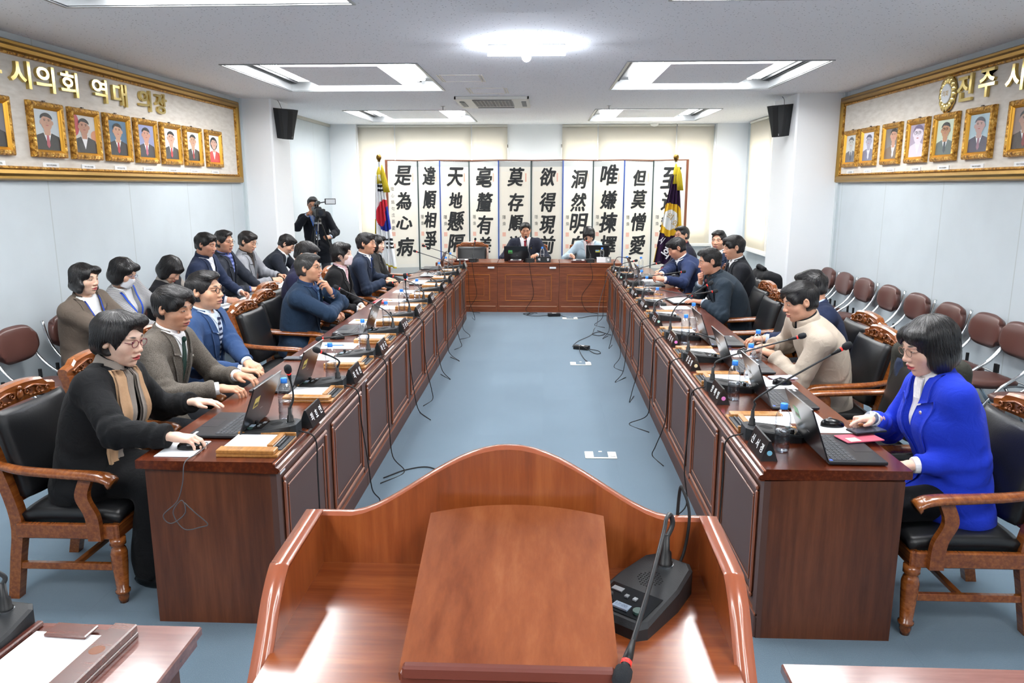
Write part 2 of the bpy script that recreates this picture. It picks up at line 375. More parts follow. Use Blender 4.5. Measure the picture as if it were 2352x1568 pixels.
for l, a, b, z in bl: blind(l, a, b, .07, z)
blind('cream roller blind on the right wall just behind the column', 11.32, 12.55, .07, .81, True)
blind('cream roller blind on the right wall in the far corner', 12.57, 13.88, .07, .81, True)

# ============================================================ ceiling fixtures
EM = M('ffffff', .5, emit=LAMP_STRENGTH, name='lamp_panel')
ALU = M('8f9294', .35, .6)
def ceiling_light():
    t = thing('ceiling_light', 'square recessed ceiling light', 'ceiling light'); z = REC
    mb = MB()
    for q in (box(0, 0, 0, .012, LD, z), box(LW-.012, 0, 0, LW, LD, z), box(0, 0, 0, LW, .012, z), box(0, LD-.012, 0, LW, LD, z), box(.012, .012, z, LW-.012, LD-.012, z+.01)): mb.add(q)
    for x in (.012, LW-.03):
        mb.add(box(-.02 if x < 1 else LW, -.02, -.008, 0 if x < 1 else LW+.02, LD+.02, 0))
    mb.add(box(0, -.02, -.008, LW, 0, 0)).add(box(0, LD, -.008, LW, LD+.02, 0))
    mb.build('frame', ALU, t)
    for x in (.03, .07, LW-.048, LW-.088): MB().add(box(x, .05, z-.022, x+.018, LD-.05, z-.002)).build('air_slot', M('4c4e50', .5), t)
    MB().add(box(.42, .3, .02, LW-.42, LD-.3, z-.002)).build('centre_panel', MT['ceil'], t)
    for q in (box(.42, .06, z-.03, LW-.42, .25, z-.004, .008), box(.42, LD-.25, z-.03, LW-.42, LD-.06, z-.004, .008), box(.17, .27, z-.03, .39, LD-.27, z-.004, .008), box(LW-.39, .27, z-.03, LW-.17, LD-.27, z-.004, .008)):
        MB().add(q).build('diffuser', EM, t)
    for x, y in ((.26, .16), (LW-.26, LD-.16)): MB().add(lathe([(.03, z-.03), (.03, z-.012), (.012, z-.01), (.012, z)], 10), 0, False, T((x, y, 0))).build('sprinkler_head', M('6f7070', .35, .8), t)
    return t
LL = ['front left square recessed ceiling light above the left desk row', 'front right square recessed ceiling light above the right desk row', 'small looking rear left ceiling light nearest the back blinds', 'small looking rear right ceiling light nearest the back blinds',
      'ceiling light cut by the top left edge of the photo', 'ceiling light whose corner just shows at the top right edge', 'ceiling light behind the viewpoint on the left', 'ceiling light behind the viewpoint on the right']
for i, (x, y) in enumerate(LIGHTS): place('ceil_light', ceiling_light, (x, y, ZC), 0, LL[i], 'recessed ceiling lights')
# bare lamp glowing against the ceiling
t = thing('ceiling_lamp', 'glowing bare ceiling lamp with a long bar and a round bulb in the middle', 'lamp', (-.155, 6.45, ZC))
MB().add(box(-.31, -.03, -.018, .31, .03, 0, .006)).build('base', M('d8dadd', .4), t)
ES = M('e9f1ff', .5, emit=SPOT_STRENGTH, name='lamp_bulb')
MB().add(tube([(-.31, 0, -.06), (.31, 0, -.06)], .026, 12), 0, True).build('light_tube', ES, t)
MB().add(ball((0, -.0, -.095), .037), 0, True).build('bulb', ES, t)
# shallow plate at the top edge, shaped to stand for a hanging fixture's shadow
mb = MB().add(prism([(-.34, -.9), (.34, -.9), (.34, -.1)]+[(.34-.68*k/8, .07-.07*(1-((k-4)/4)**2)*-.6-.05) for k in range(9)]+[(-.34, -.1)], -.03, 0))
tag(mb.build('ceiling_shadow_plate', MT['ceil']), 'grey speckled plate standing for a fixture shadow on the ceiling at the top centre', 'plate').location = (-.14, 5.1, ZC)
# air conditioner
t = thing('air_conditioner', 'cream ceiling cassette air conditioner with a mesh grille', 'air conditioner', (-.68, 10.55, ZC-.002))
PL = M('dcdad2', .45)
MB().add(cut_plane(-.47, .47, -.56, .56, [(-.26, .26, -.36, .36)], lambda x, y: (x, -y, -.035))).add(box(-.47, -.56, -.034, .47, -.54, 0)).add(box(-.47, .54, -.034, .47, .56, 0)).add(box(-.47, -.56, -.034, -.45, .56, 0)).add(box(.45, -.56, -.034, .47, .56, 0)).build('housing', PL, t)
mb = MB().add(box(-.28, -.38, -.012, .28, .38, -.006))
MB().add(box(-.27, -.37, -.02, .27, .37, -.016)).build('filter', M('33363a', .6), t)
mb = MB()
for k in range(14): mb.add(box(-.26, -.36+k*.054, -.034, .26, -.346+k*.054, -.024))
for k in range(12): mb.add(box(-.26+k*.046, -.36, -.034, -.25+k*.046, .36, -.026))
mb.build('grille', M('a9a9a4', .45), t)
mb = MB()
for s in (-1, 1): mb.add(box(s*.40-.03, -.3, -.042, s*.40+.03, .3, -.036)); mb.add(box(-.25, s*.46-.03, -.042, .25, s*.46+.03, -.036))
mb.build('louvre', M('5a5c5e', .5), t)
for lab, x, y in (('larger ceiling access panel outline left of the air conditioner', -.88, 8.36), ('smaller ceiling access panel outline just above the air conditioner', -.68, 9.42)):
    t = thing('access_panel', lab, 'access panel', (x, y, ZC), 0, 'ceiling access panels')
    mb = MB()
    for s in (-1, 1): mb.add(box(s*.215-.02, -.25, -.006, s*.215-.006, .25, 0)); mb.add(box(s*.215+.006, -.25, -.006, s*.215+.02, .25, 0)); mb.add(box(-.2, s*.247-.004, -.004, .2, s*.247+.004, 0))
    mb.build('edge_strip', M('e2ddcf', .5), t)
def sprinkler():
    t = thing('sprinkler', 's', 'sprinkler'); mb = MB().add(lathe([(.03, -.004), (.03, 0)], 12)).add(lathe([(.006, -.05), (.006, 0)], 8)).add(lathe([(.018, -.053), (.018, -.049)], 10)); mb.build('head', M('7b7d80', .3, .8), t); return t
place('spr', sprinkler, (.89, 11.2, ZC), 0, 'tiny ceiling sprinkler in front of the rear right ceiling light', 'sprinklers')
place('spr', sprinkler, (-1.45, 11.2, ZC), 0, 'tiny ceiling sprinkler in front of the rear left ceiling light', 'sprinklers')
tag(MB().add(lathe([(.02, -.06), (.06, -.045), (.075, -.02), (.08, 0)], 18), 0, True).build('smoke_detector', M('efefec', .5)), 'round white smoke detector above the right back blinds', 'smoke detector').location = (1.95, 14.25, ZC)
# wall speakers
def speaker():
    t = thing('wall_speaker', 's', 'speaker')
    w0, w1, h, d = .165, .09, .38, .17
    rows = []
    for k in range(9):
        s = k/8; ww = w1+(w0-w1)*s; top = -.035*0
        rows.append([(-ww, 0, s*h), (-ww*.93, -d*.72, s*h), (-ww*.75, -d*.9, s*h), (-.25*ww, -d, s*h), (.25*ww, -d, s*h), (ww*.75, -d*.9, s*h), (ww*.93, -d*.72, s*h), (ww, 0, s*h)])
    v = [p for r in rows for p in r]; f = []
    for k in range(8):
        for j in range(7): f.append((k*8+j, k*8+j+1, (k+1)*8+j+1, (k+1)*8+j))
        f.append((k*8+7, k*8, (k+1)*8, (k+1)*8+7))
    f += [tuple(range(8))[::-1], tuple(64+i for i in range(8))]
    MB().add((v, f)).build('cabinet', M('1c1e20', .55, bump=(260., .3)), t)
    MB().add(box(-.035, -d-.002, .01, .035, -d+.002, h-.02)).build('grille_strip', M('141516', .6), t)
    MB().add(box(.03, -d+.002, .015, .042, -d+.012, .04)).build('badge', M('b9babb', .3, .6), t)
    MB().add(box(-.03, 0, .1, .03, .05, .28)).add(box(-.06, .05, .12, .06, .06, .26)).build('bracket', M('1a1b1c', .5), t)
    MB().add(tube(spl([(0, .02, h-.02), (-.02, .05, h+.06), (-.07, .05, h+.12)]), .003, 6)).build('cable', MT['rubber'], t)
    return t
s1 = place('spk', speaker, (-3.50, 10.38, 2.47), R(62)-pi/2+R(58), 'black wall speaker hung on the left white column', 'wall speakers')
s2 = place('spk', speaker, (3.02, 10.15, 2.47), R(-30), 'black wall speaker hung on the right white column', 'wall speakers')
s1.rotation_euler = (R(8), 0, R(52)); s2.rotation_euler = (R(8), 0, R(-50))

# ============================================================ framed portrait boards
def frame_bar(L, prof):
    """moulding of length L along x; profile points (height across, depth out)"""
    n = len(prof); v = [(x, a, b) for x in (0, 1) for a, b in prof]; return v
def picture_frame(mb, w, h, prof, mat=0, sm=False):
    """mitred frame in local x (width) z (height), y toward the viewer negative; prof = (inset, out) list from the outer edge inward"""
    n = len(prof); v = []; f = []
    for (sx, sz) in ((-1, -1), (1, -1), (1, 1), (-1, 1)):
        for a, o in prof: v.append((sx*(w/2-a), -o, sz*(h/2-a)))
    for c in range(4):
        d = (c+1) % 4
        for k in range(n-1): f.append((c*n+k, d*n+k, d*n+k+1, c*n+k+1))
    mb.add((v, f), mat, sm)
def board(label, xw, y0, y1, z0, z1, facing):
    """facing +1: hangs on the left wall looking to +x"""
    t = thing('portrait_board', label, 'board', (xw, (y0+y1)/2, (z0+z1)/2), pi/2 if facing > 0 else -pi/2)
    w, h = y1-y0, z1-z0
    MB().add(box(-w/2+.05, -.012, -h/2+.05, w/2-.05, 0, h/2-.05)).build('cloth_panel', MT['board'], t)
    mb = MB(); picture_frame(mb, w, h, [(0, 0), (0, .03), (.012, .05), (.03, .048), (.05, .06), (.075, .055), (.085, .03)]); mb.build('frame', MT['gold'], t)
    mb = MB(); picture_frame(mb, w-.168, h-.168, [(0, .02), (.004, .034), (.012, .036), (.02, .03), (.022, .01)]); mb.build('inner_moulding', MT['goldp'], t)
    return t
BOARD_L = board('long gold framed portrait board on the left wall', XL+.001, 2.6, 9.98, 1.885, 2.895, 1)
BOARD_R = board('long gold framed portrait board on the right wall', XR-.001, 2.6, 9.84, 1.885, 2.895, -1)
def relief(chars, xw, face, group, lab, depth=.026, ys=None):
    """separate 3D gold letters standing off the board; each (char, y, z, w, h)"""
    for ch, y, z, w, h in chars:
        mb = MB(); mb.add(text_at(ch, (0, 0, 0), (1, 0, 0), (0, 0, 1), w, h, .018, extrude=depth))
        o = mb.build('sign_letter', MT['golds']); tag(o, lab % ch, 'sign letter', group)
        o.location = (xw, y, z); o.rotation_euler = (0, 0, pi/2 if face > 0 else -pi/2)
xw = XL+.014
relief([('주', 5.50, 2.665, .235, .2), ('시', 5.82, 2.665, .235, .2), ('의', 6.11, 2.665, .235, .2), ('회', 6.42, 2.665, .235, .2), ('역', 6.86, 2.665, .235, .2), ('대', 7.19, 2.665, .235, .2), ('의', 7.64, 2.665, .235, .2), ('장', 7.96, 2.665, .235, .2)], xw, 1, 'gold letters on the left board', 'raised gold letter %s on the left portrait board')
for i, o in enumerate([o for o in COL.objects if o.get('category') == 'sign letter' and o['label'].startswith('raised gold letter 의')]):
    o['label'] = ['raised gold letter 의 between 시 and 회 on the left portrait board', 'raised gold letter 의 before the last letter 장 on the left board'][i]
xw = XR-.014
relief([('진', 7.02, 2.67, .235, .225), ('주', 6.68, 2.67, .235, .225), ('시', 6.30, 2.67, .235, .225), ('의', 5.95, 2.67, .235, .225)], xw, -1, 'gold letters on the right board', 'raised gold letter %s on the right portrait board')
# emblem: gold petal rosette round a white disc
t = thing('emblem', 'gold petal emblem with a white disc on the right portrait board', 'emblem', (XR-.016, 7.31, 2.655), -pi/2)
mb = MB()
for k in range(5):
    a = pi/2+2*pi*k/5
    for j in (-1, 0, 1):
        b = a+j*.4; mb.add(ball((cos(b)*.105, -.012, sin(b)*.12), (.045, .02, .05), 10, 6), 0, True)
for k in range(5):
    a = -pi/2+2*pi*k/5; mb.add(ball((cos(a)*.115, -.01, sin(a)*.13), (.02, .014, .03), 8, 6), 0, True)
mb.build('petals', MT['golds'], t)
MB().add(lathe([(.085, 0), (.085, .03), (.078, .034)], 28), 0, False, T((0, 0, 0), (pi/2, 0, 0))).build('disc', M('e6ebee', .3), t)
MB().add(text_at('의회', (0, -.035, 0), (1, 0, 0), (0, 0, 1), .1, .05, .01)).build('emblem_letters', M('b08f45', .4, .6), t)
# small portraits
def portrait_pic(p):
    """flat printed bust: colours bg, suit, tie, skin, hair, shirt + options"""
    w, h = .265, .36; SX_, SZ_ = 1.45, 1.12; CL = lambda a, b: max(-b, min(b, a)); mb = MB(); L = [0]
    mats = []
    def mi(c):
        m = M(c, .25, coat=.3)
        if m not in mats: mats.append(m)
        return mats.index(m)
    def poly(pts, c):
        L[0] += 1; y = -.0004*L[0]; n = len(pts); mb.add(([(CL(x*SX_, .152), y, CL(((z+.18)*SZ_-.18)*.86, .152)) for x, z in pts], [tuple(range(n))]), mi(c))
    el = lambda cx, cz, rx, rz, a0=0, a1=2*pi, n=22: [(cx+rx*cos(a0+(a1-a0)*k/n), cz+rz*sin(a0+(a1-a0)*k/n)) for k in range(n+(abs(a1-a0) < 6.2))]
    bgc, suit, tie, skin, hair = p[:5]; dx = p[5] if len(p) > 5 else 0; opt = p[6] if len(p) > 6 else ''
    poly([(-.2, -.3), (.2, -.3), (.2, .3), (-.2, .3)], bgc)
    if 'b' in opt: poly(el(-.1, .06, .05, .1), 'b84a55'); poly(el(.1, -.03, .045, .05), 'd09070')
    hz = .055 if 'z' not in opt else .075
    s = 1.35 if 'Z' in opt else 1.
    poly([(-.125+dx*.3, -.3), (-.125+dx*.3, -.1), (-.1+dx*.6, -.068), (-.03+dx, -.04), (.03+dx, -.04), (.1+dx*.6, -.068), (.125+dx*.3, -.1), (.125+dx*.3, -.3)][::1], suit)
    poly([(-.035+dx, -.035), (dx, -.15), (.035+dx, -.035)], 'f1f2f4')
    if tie: poly([(-.01+dx, -.05), (-.015+dx, -.14), (dx, -.165), (.015+dx, -.14), (.01+dx, -.05)], tie)
    poly([(-.025+dx, -.06), (.025+dx, -.06), (.028+dx, .0), (-.028+dx, .0)], skin)
    if 'w' in opt: poly(el(dx, .045, .068, .075), hair)
    poly(el(dx, hz-.015, .047*s, .066*s), skin)
    poly(el(dx-.049*s, hz-.015, .009, .017), skin); poly(el(dx+.049*s, hz-.015, .009, .017), skin)
    if 'x' not in opt:
        top = el(dx, hz+.012, .052*s, .05*s, 0, pi); poly(top+[(dx-.04*s, hz+.02), (dx-.025*s, hz+.033*s), (dx+.01*s, hz+.03*s), (dx+.042*s, hz+.018*s)], hair)
    for q in (-1, 1):
        poly(el(dx+q*.018*s, hz+.0, .008*s, .0022*s, n=10), '2a2422'); poly([(dx+q*.009*s, hz+.009*s), (dx+q*.028*s, hz+.007*s), (dx+q*.028*s, hz+.011*s), (dx+q*.009*s, hz+.0125*s)][::q], '3a302c')
        if 'g' in opt: mb.add(tube([((dx+q*.019*s+.015*s*cos(a*pi/6))*SX_, -.009, ((hz+.011*s*sin(a*pi/6)+.18)*SZ_-.18)*.86) for a in range(13)], .0013, 4), mi('2a2626'))
    poly([(dx-.004, hz-.012), (dx+.007*s, hz-.022*s), (dx-.006*s, hz-.022*s)], tuple(x*.75 for x in lin(skin)))
    poly(el(dx, hz-.037*s, .013*s, .0035*s, n=10), 'a8605a')
    return mb, mats
def portrait(label, loc, face, p, group):
    t = thing('framed_portrait', label, 'portrait', loc, pi/2 if face > 0 else -pi/2, group)
    mb, mats = portrait_pic(p); o = mb.build('photograph', mats, t); o.location = (0, -.016, 0)
    mb = MB(); picture_frame(mb, .42, .42, [(0, 0), (0, .03), (.01, .042), (.026, .046), (.038, .04)]); mb.build('outer_moulding', MT['goldp'], t)
    mb = MB(); picture_frame(mb, .346, .346, [(0, .04), (.004, .034), (.012, .028), (.02, .018), (.022, .01)], 0); mb.build('inner_moulding', M('d8a03a', .35, .7), t)
    MB().add(box(-.012, -.02, .21, .012, -.004, .222)).build('hanger', M('4b4640', .4, .6), t)
    return t
def caption(label, loc, face, a, b, group):
    t = thing('name_card', label, 'name card', loc, pi/2 if face > 0 else -pi/2, group)
    MB().add(box(-.1, -.008, -.03, .1, 0, .03, .002)).build('card', M('f2f4f5', .4), t)
    mb = MB().add(text_at(a, (0, -.0085, .01), (1, 0, 0), (0, 0, 1), .13, .017, .012)); mb.add(text_at(b, (0, -.0085, -.014), (1, 0, 0), (0, 0, 1), .15, .012, .008)); mb.build('lettering', M('3a3c40', .6), t)
PL_ = [(5.44, ('6a6a70', '2a2b2f', 0, '8d7a72', '1c1c1e', 0, ''), 'dark portrait cut by the left edge of the photo'), (6.07, ('c9d3d8', '2e3035', 'b8606a', 'c79a82', '1d1b1c', 0, ''), 'portrait of a smiling man with a pink tie before pale grey'),
       (6.58, ('d2d0cb', '33343a', 0, 'c08f78', '242021', -.01, 'b'), 'portrait of a man without a tie before a red balloon'), (7.09, ('4d718c', '2c2d30', 'a03038', 'c39478', '1b1819', 0, ''), 'portrait of a man with a red tie before deep blue'),
       (7.60, ('8f96bb', '3a3c44', 'c06a7c', 'c89480', '1c1a1c', 0, ''), 'portrait of a man with a pink tie before violet'), (8.11, ('eceeef', '3d3f44', 'c03a44', 'cfa28c', '232022', 0, ''), 'portrait of a grinning man with a red tie before white, left board'),
       (8.62, ('eff0f1', '26262c', '9a3038', 'c49a80', '1d1b1c', 0, ''), 'portrait of a man in a black suit before white, left board'), (9.17, ('eef0f0', 'd23a3c', 0, 'd8ac98', '211d1e', 0, 'w'), 'portrait of a woman in a red jacket, left board')]
for y, p, l in PL_: portrait(l, (XL+.014, y, 2.275), 1, p, 'portraits on the left board')
cc = ['six', 'five']
for i, (y, p, l) in enumerate(PL_): caption('card under the '+l, (XL+.013, y+.02, 1.995), 1, ['제6대 의장(議長)', '제6대 유계현(柳桂鉉)', '제7대 심현보(沈鉉輔)', '제7대 천효운(千孝雲)', '제7대 이인기(李仁基)', '제8대 박성도(朴性度)', '제8대 이상영(李尙永)', '제9대 양해영(梁海英)'][i], '2010. 7. 1. ~ 2022. 6. 30.', 'name cards on the left board')
PR_ = [(9.43, ('d8dbd6', '6d7078', '4a4c52', 'c8c8c2', '565a5c', 0, ''), 'grey monochrome portrait at the far end of the right board'), (8.93, ('d3d6e2', '74748a', 'd8d8e0', 'a5a2b4', '45455a', 0, ''), 'violet tinted monochrome portrait on the right board'),
       (8.36, ('6f6a66', '6b5748', 'e6e2dc', 'c09078', '2b2726', .03, 'z'), 'dark portrait turned to the side on the right board'), (7.80, ('a79bb0', 'd4cdda', 0, 'ddd4e2', '6d6280', .01, 'Zg'), 'faded lilac close up portrait with dark glasses'),
       (7.27, ('c5d2bc', '5c6a68', '3a4650', 'b3835f', '1c1f24', 0, 'g'), 'painted portrait of a man with glasses before pale green'), (6.72, ('a9c3cf', '4c4a5e', '9a7486', 'bd9a94', '4c4c58', 0, ''), 'portrait of a balding man before pale blue'), (6.1, ('8a7a74', '3c3436', '8a3a40', 'b08a7a', '242224', 0, ''), 'portrait cut by the right edge of the photo')]
for i, (y, p, l) in enumerate(PR_):
    portrait(l, (XR-.014, y, 2.275), -1, p, 'portraits on the right board')
    caption('card under the '+l, (XR-.013, y-.0, 1.995), -1, ['초대 안병호(安秉浩)', '제2대 구한회(具漢會)', '제3대 서인석(徐仁錫)', '제3대 정무석(鄭武錫)', '제3대 조영환(趙榮煥)', '제4대 김창기(金昌基)', '제5대 의장(議長)'][i], '초대의회 1952. 5. 5.~1956. 8.', 'name cards on the right board')
# ============================================================ desks
ORD = ['first', 'second', 'third', 'fourth', 'fifth', 'sixth', 'seventh', 'eighth', 'ninth', 'tenth']
DL = 1.54
def strip_frame(mb, y0, y1, z0, z1, x, w, d, mat=0, ax='x'):
    """rectangular moulding standing d off the face at x"""
    for a, b, c_, e in ((y0, y1, z0, z0+w), (y0, y1, z1-w, z1), (y0, y0+w, z0+w, z1-w), (y1-w, y1, z0+w, z1-w)):
        mb.add(box(x, a, c_, x+d, b, e, d*.45) if ax == 'x' else box(a, x-d, c_, b, x, e, d*.45), mat)
TOP_PROF = [(-.57, DT), (-.57, DT-.035), (0, DT-.05), (.02, DT-.05), (.03, DT-.036), (.024, DT-.026), (.012, DT-.022), (.012, DT-.012), (.004, DT-.01), (0, DT)]
def desk(near_end=False):
    t = thing('conference_desk', 'd', 'desk')
    y0 = -.025 if near_end else 0
    MB().add(prism([(x, z) for x, z in TOP_PROF][::-1], y0, DL-.002, 'y')).build('desk_top', MT['desk_top'], t)
    MB().add(box(.001, y0, DT-.0125, .0125, DL-.002, DT-.006, .002)).add(box(.012, y0, DT-.05, .031, DL-.002, DT-.034, .006)).build('edge_moulding', MT['desk_mould'], t)
    for k, y in enumerate((0, DL-.03)): MB().add(box(-.545, y, 0, -.02, y+.028, DT-.045)).build('end_panel', MT['desk_end'], t)
    fp = MB().add(box(-.02, 0, .0, 0, DL-.002, DT-.045)).add(box(0, 0, .0, .01, DL-.002, .10, .004)).add(box(0, 0, .09, .006, .045, DT-.045)).add(box(0, DL-.047, .09, .006, DL-.002, DT-.045)).build('front_panel', MT['desk_panel'], t)
    for i in (0, 1):
        a = .075+i*(DL/2-.025); b = a+DL/2-.125
        p = MB().add(box(0, a+.02, .16, .004, b-.02, .62)).build('raised_panel', MT['desk_panel'], t)
        mb = MB(); strip_frame(mb, a, b, .14, .64, 0, .022, .014); strip_frame(mb, a+.055, b-.055, .195, .585, .003, .009, .006); mb.build('panel_moulding', MT['desk_mould'], p)
    MB().add(box(.0, .0, .1, .012, DL-.002, .108)).build('skirt_strip', MT['desk_mould'], t)
    MB().add(box(.0, .06, DT-.085, .0015, .12, DT-.06)).build('sticker', M('eceef0', .5), t)
    return t
for i in range(5):
    y = 2.93+i*DL
    place('deskE' if i == 0 else 'desk', (lambda e=(i == 0): desk(e)), (-1.10, y, 0), 0, 'dark brown panelled conference desk, %s from the front in the left row' % ORD[i], 'left row of desks')
def desk_r(): return desk(True)
for i in range(5):
    y = 2.91+i*DL
    if i == 0:
        t = desk(False); t.location = (.89, y+DL, 0); t.rotation_euler = (0, 0, pi); t['label'] = 'dark brown panelled conference desk, first from the front in the right row'; t['group'] = 'right row of desks'
    else: dup(_first['desk'], (.89, y+DL, 0), pi, 'dark brown panelled conference desk, %s from the front in the right row' % ORD[i], 'right row of desks')
def head_desk():
    t = thing('head_desk', 'h', 'desk'); w = .915
    MB().add(box(0, -.03, DT-.03, w-.003, .58, DT, .006)).add(box(0, -.02, DT-.05, w-.003, .56, DT-.03)).build('desk_top', MT['head_wood'], t)
    MB().add(box(0, -.034, DT-.014, w-.003, -.029, DT-.006)).build('edge_moulding', M('9a5a36', .3, coat=.4), t)
    MB().add(box(.0, 0, 0, w-.003, .02, DT-.05)).build('front_panel', MT['head_wood'], t)
    for x in (0, w-.028): MB().add(box(x, .02, 0, x+.025, .55, DT-.05)).build('end_panel', MT['head_wood'], t)
    p = MB().add(box(.14, -.004, .19, w-.14, 0, .54)).build('raised_panel', MT['head_wood'], t)
    mb = MB(); strip_frame(mb, .11, w-.11, .165, .565, 0, .014, .012, ax='y'); strip_frame(mb, .2, w-.2, .24, .5, -.003, .007, .005, ax='y'); mb.build('panel_moulding', M('a5622f', .3, coat=.4), p)
    MB().add(box(.03, -.008, .085, w-.03, 0, .093)).build('skirt_strip', M('c49a7c', .35), t)
    return t
for i in range(3): place('hd', head_desk, (-1.605+i*.915, 11.28, 0), 0, ['reddish brown head desk unit in front of the empty chair', 'reddish brown head desk unit in front of the man with a red tie', 'reddish brown head desk unit in front of the woman in pale blue'][i], 'head desk units')
for i, x in enumerate((-.83, .08)):
    tag(MB().add(box(x, 11.243, .655, x+.095, 11.2499, .682)).build('asset_sticker', M('eef0f2', .4)), 'small white sticker on the head desk edge, %s one' % ('left' if i == 0 else 'right'), 'sticker', 'stickers on the head desk')

# ============================================================ carved armchair (faces +y)
CW = MT['chair_wood']
def carve_curve(cx, cz, r, turns, s, n=26):
    return [(cx+s*r*(1-k/n*.85)*cos(turns*2*pi*k/n), 0, cz+r*(1-k/n*.85)*sin(turns*2*pi*k/n)) for k in range(n+1)]
def armchair(detail=True):
    t = thing('armchair', 'a', 'chair')
    def lean(z): return -.235-.14*max(0, (z-.45))/.6
    mb = MB().add(slab(lambda u, v: (.255*(2*u-1)*(1-.04*(1-v)), -.22+.46*v, .475-.016*(abs(2*u-1)**6+abs(2*v-1)**6)+.012*(1-(2*u-1)**2)*(1-(2*v-1)**2)), 14, 14, .07), 0, True).build('seat', MT['leather'], t)
    mb = MB()
    for q in (box(-.27, .195, .335, .27, .235, .41, .006), box(-.25, -.245, .335, .25, -.21, .41, .006), box(-.275, -.23, .335, -.245, .22, .41, .006), box(.245, -.23, .335, .275, .22, .41, .006)): mb.add(q)
    mb.build('seat_frame', CW, t)
    # front legs turned
    for s in (-1, 1):
        MB().add(lathe([(.018, 0), (.024, .03), (.025, .05), (.032, .055), (.032, .066), (.025, .07), (.034, .2), (.036, .26), (.030, .285), (.022, .295), (.034, .305), (.034, .34)], 14), 0, True, T((s*.25, .215, 0))).build('leg', CW, t)
        pts = [(s*.225, -.30, 0), (s*.23, -.265, .2), (s*.235, -.235, .42), (s*.24, lean(.7), .7), (s*.245, lean(.93), .93)]
        P = spl(pts, 5); v = []; f = []
        for i, p in enumerate(P):
            w = .024-.004*abs(i/len(P)-.45)
            for dx, dy in ((-1, -1), (1, -1), (1, 1), (-1, 1)): v.append((p[0]+dx*w, p[1]+dy*w*1.1, p[2]))
        for i in range(len(P)-1):
            for k in range(4): f.append((i*4+k, i*4+(k+1) % 4, i*4+4+(k+1) % 4, i*4+4+k))
        f += [(3, 2, 1, 0), tuple(len(P)*4-4+k for k in range(4))]
        MB().add((v, f)).build('leg', CW, t)
        # arm: sweeping rail with a rolled end, and its shaped support
        A = spl([(s*.255, lean(.70)+.005, .70), (s*.285, -.16, .685), (s*.295, .02, .675), (s*.295, .16, .668), (s*.295, .225, .655), (s*.295, .25, .63)], 6)
        v = []; f = []; n = len(A)
        for i, p in enumerate(A):
            q = i/(n-1); w = .022+.016*min(1, q*1.3); h = .019+.006*q
            for a in range(10):
                an = 2*pi*a/10; v.append((p[0]+w*cos(an)*(1.12 if abs(cos(an)) > .5 else 1), p[1]+(0 if q < .9 else sin(an)*h*.5), p[2]+h*sin(an)))
        for i in range(n-1):
            for k in range(10): f.append((i*10+k, i*10+10+k, i*10+10+(k+1) % 10, i*10+(k+1) % 10))
        f += [tuple(range(10)), tuple(n*10-1-k for k in range(10))]
        MB().add((v, f), 0, True).build('arm', CW, t)
        S = spl([(.13, .66), (.10, .56), (.135, .46), (.14, .34)], 6); poly = [(y-.028, z) for y, z in [(a, b) for a, b in S]]+[(y+.03, z) for y, z in [(a, b) for a, b in S[::-1]]]
        MB().add(prism(poly, s*.285-.014, s*.285+.014, 'x')).build('arm_support', CW, t)
        MB().add(box(s*.235-.012, -.27, .16, s*.235+.012, .2, .195, .003)).build('stretcher', CW, t)
    MB().add(box(-.23, -.02, .165, .23, .005, .19, .003)).build('stretcher', CW, t)
    # back pad
    def pad(u, v):
        x = .215*(2*u-1); z = .53+.39*v
        return (x, lean(z)+.035-.012*(abs(2*u-1)**6+abs(2*v-1)**8)+.012*(1-(2*u-1)**2), z)
    MB().add(slab(pad, 14, 14, .06), 0, True).build('backrest', MT['leather'], t)
    MB().add(box(-.23, lean(.52)-.02, .49, .23, lean(.52)+.02, .53, .006)).build('back_rail', CW, t)
    mb = MB()
    # arched crest
    top = lambda x: 1.03-.55*x*x-(.02 if abs(x) > .2 else 0)
    n = 18; xs = [-.262+.524*k/n for k in range(n+1)]; v = []; f = []
    for x in xs:
        z1 = top(x); z0 = .915+.012*(1-(x/.26)**2)
        yb = lean(.97); v += [(x, yb-.022, z0), (x, yb+.022, z0), (x, yb+.026, z1-.012), (x, yb+.014, z1), (x, yb-.02, z1), (x, yb-.026, z1-.01)]
    for i in range(n):
        for k in range(6): f.append((i*6+k, i*6+(k+1) % 6, i*6+6+(k+1) % 6, i*6+6+k))
    f += [tuple(range(6))[::-1], tuple(n*6+k for k in range(6))]
    mb.add((v, f), 0, False); bf = mb.build('back_frame', CW, t)
    mb = MB(); Y = lean(.965)+.026
    for s in (-1, 1):
        for cx, cz, r, tu in ((s*.05, .968, .022, 1.4), (s*.13, .958, .018, 1.3), (s*.195, .95, .014, 1.2)):
            mb.add(tube([(x, Y+.002, z) for x, _, z in carve_curve(cx, cz, r, tu, s, 16)], [.006*(1-.5*k/16) for k in range(17)], 5), 0, True)
        mb.add(tube([(s*.03, Y+.002, .985), (s*.09, Y+.004, .992), (s*.15, Y+.002, .975), (s*.22, Y, .955)], [.004, .007, .006, .002], 5), 0, True)
        for k in range(4): mb.add(ball((s*(.075+.028*k), Y+.001, .945-.002*k), (.012, .006, .006), 7, 4), 0, True)
    mb.add(ball((0, Y+.002, .965), (.022, .01, .026), 10, 6), 0, True); mb.add(ball((0, Y+.004, 1.0), (.016, .008, .012), 8, 5), 0, True)
    mb.build('carving', MT['chair_wood'], bf)
    return t
_ac = armchair
def armchair():
    t = _ac(); t.scale = (1, 1, .925); return t
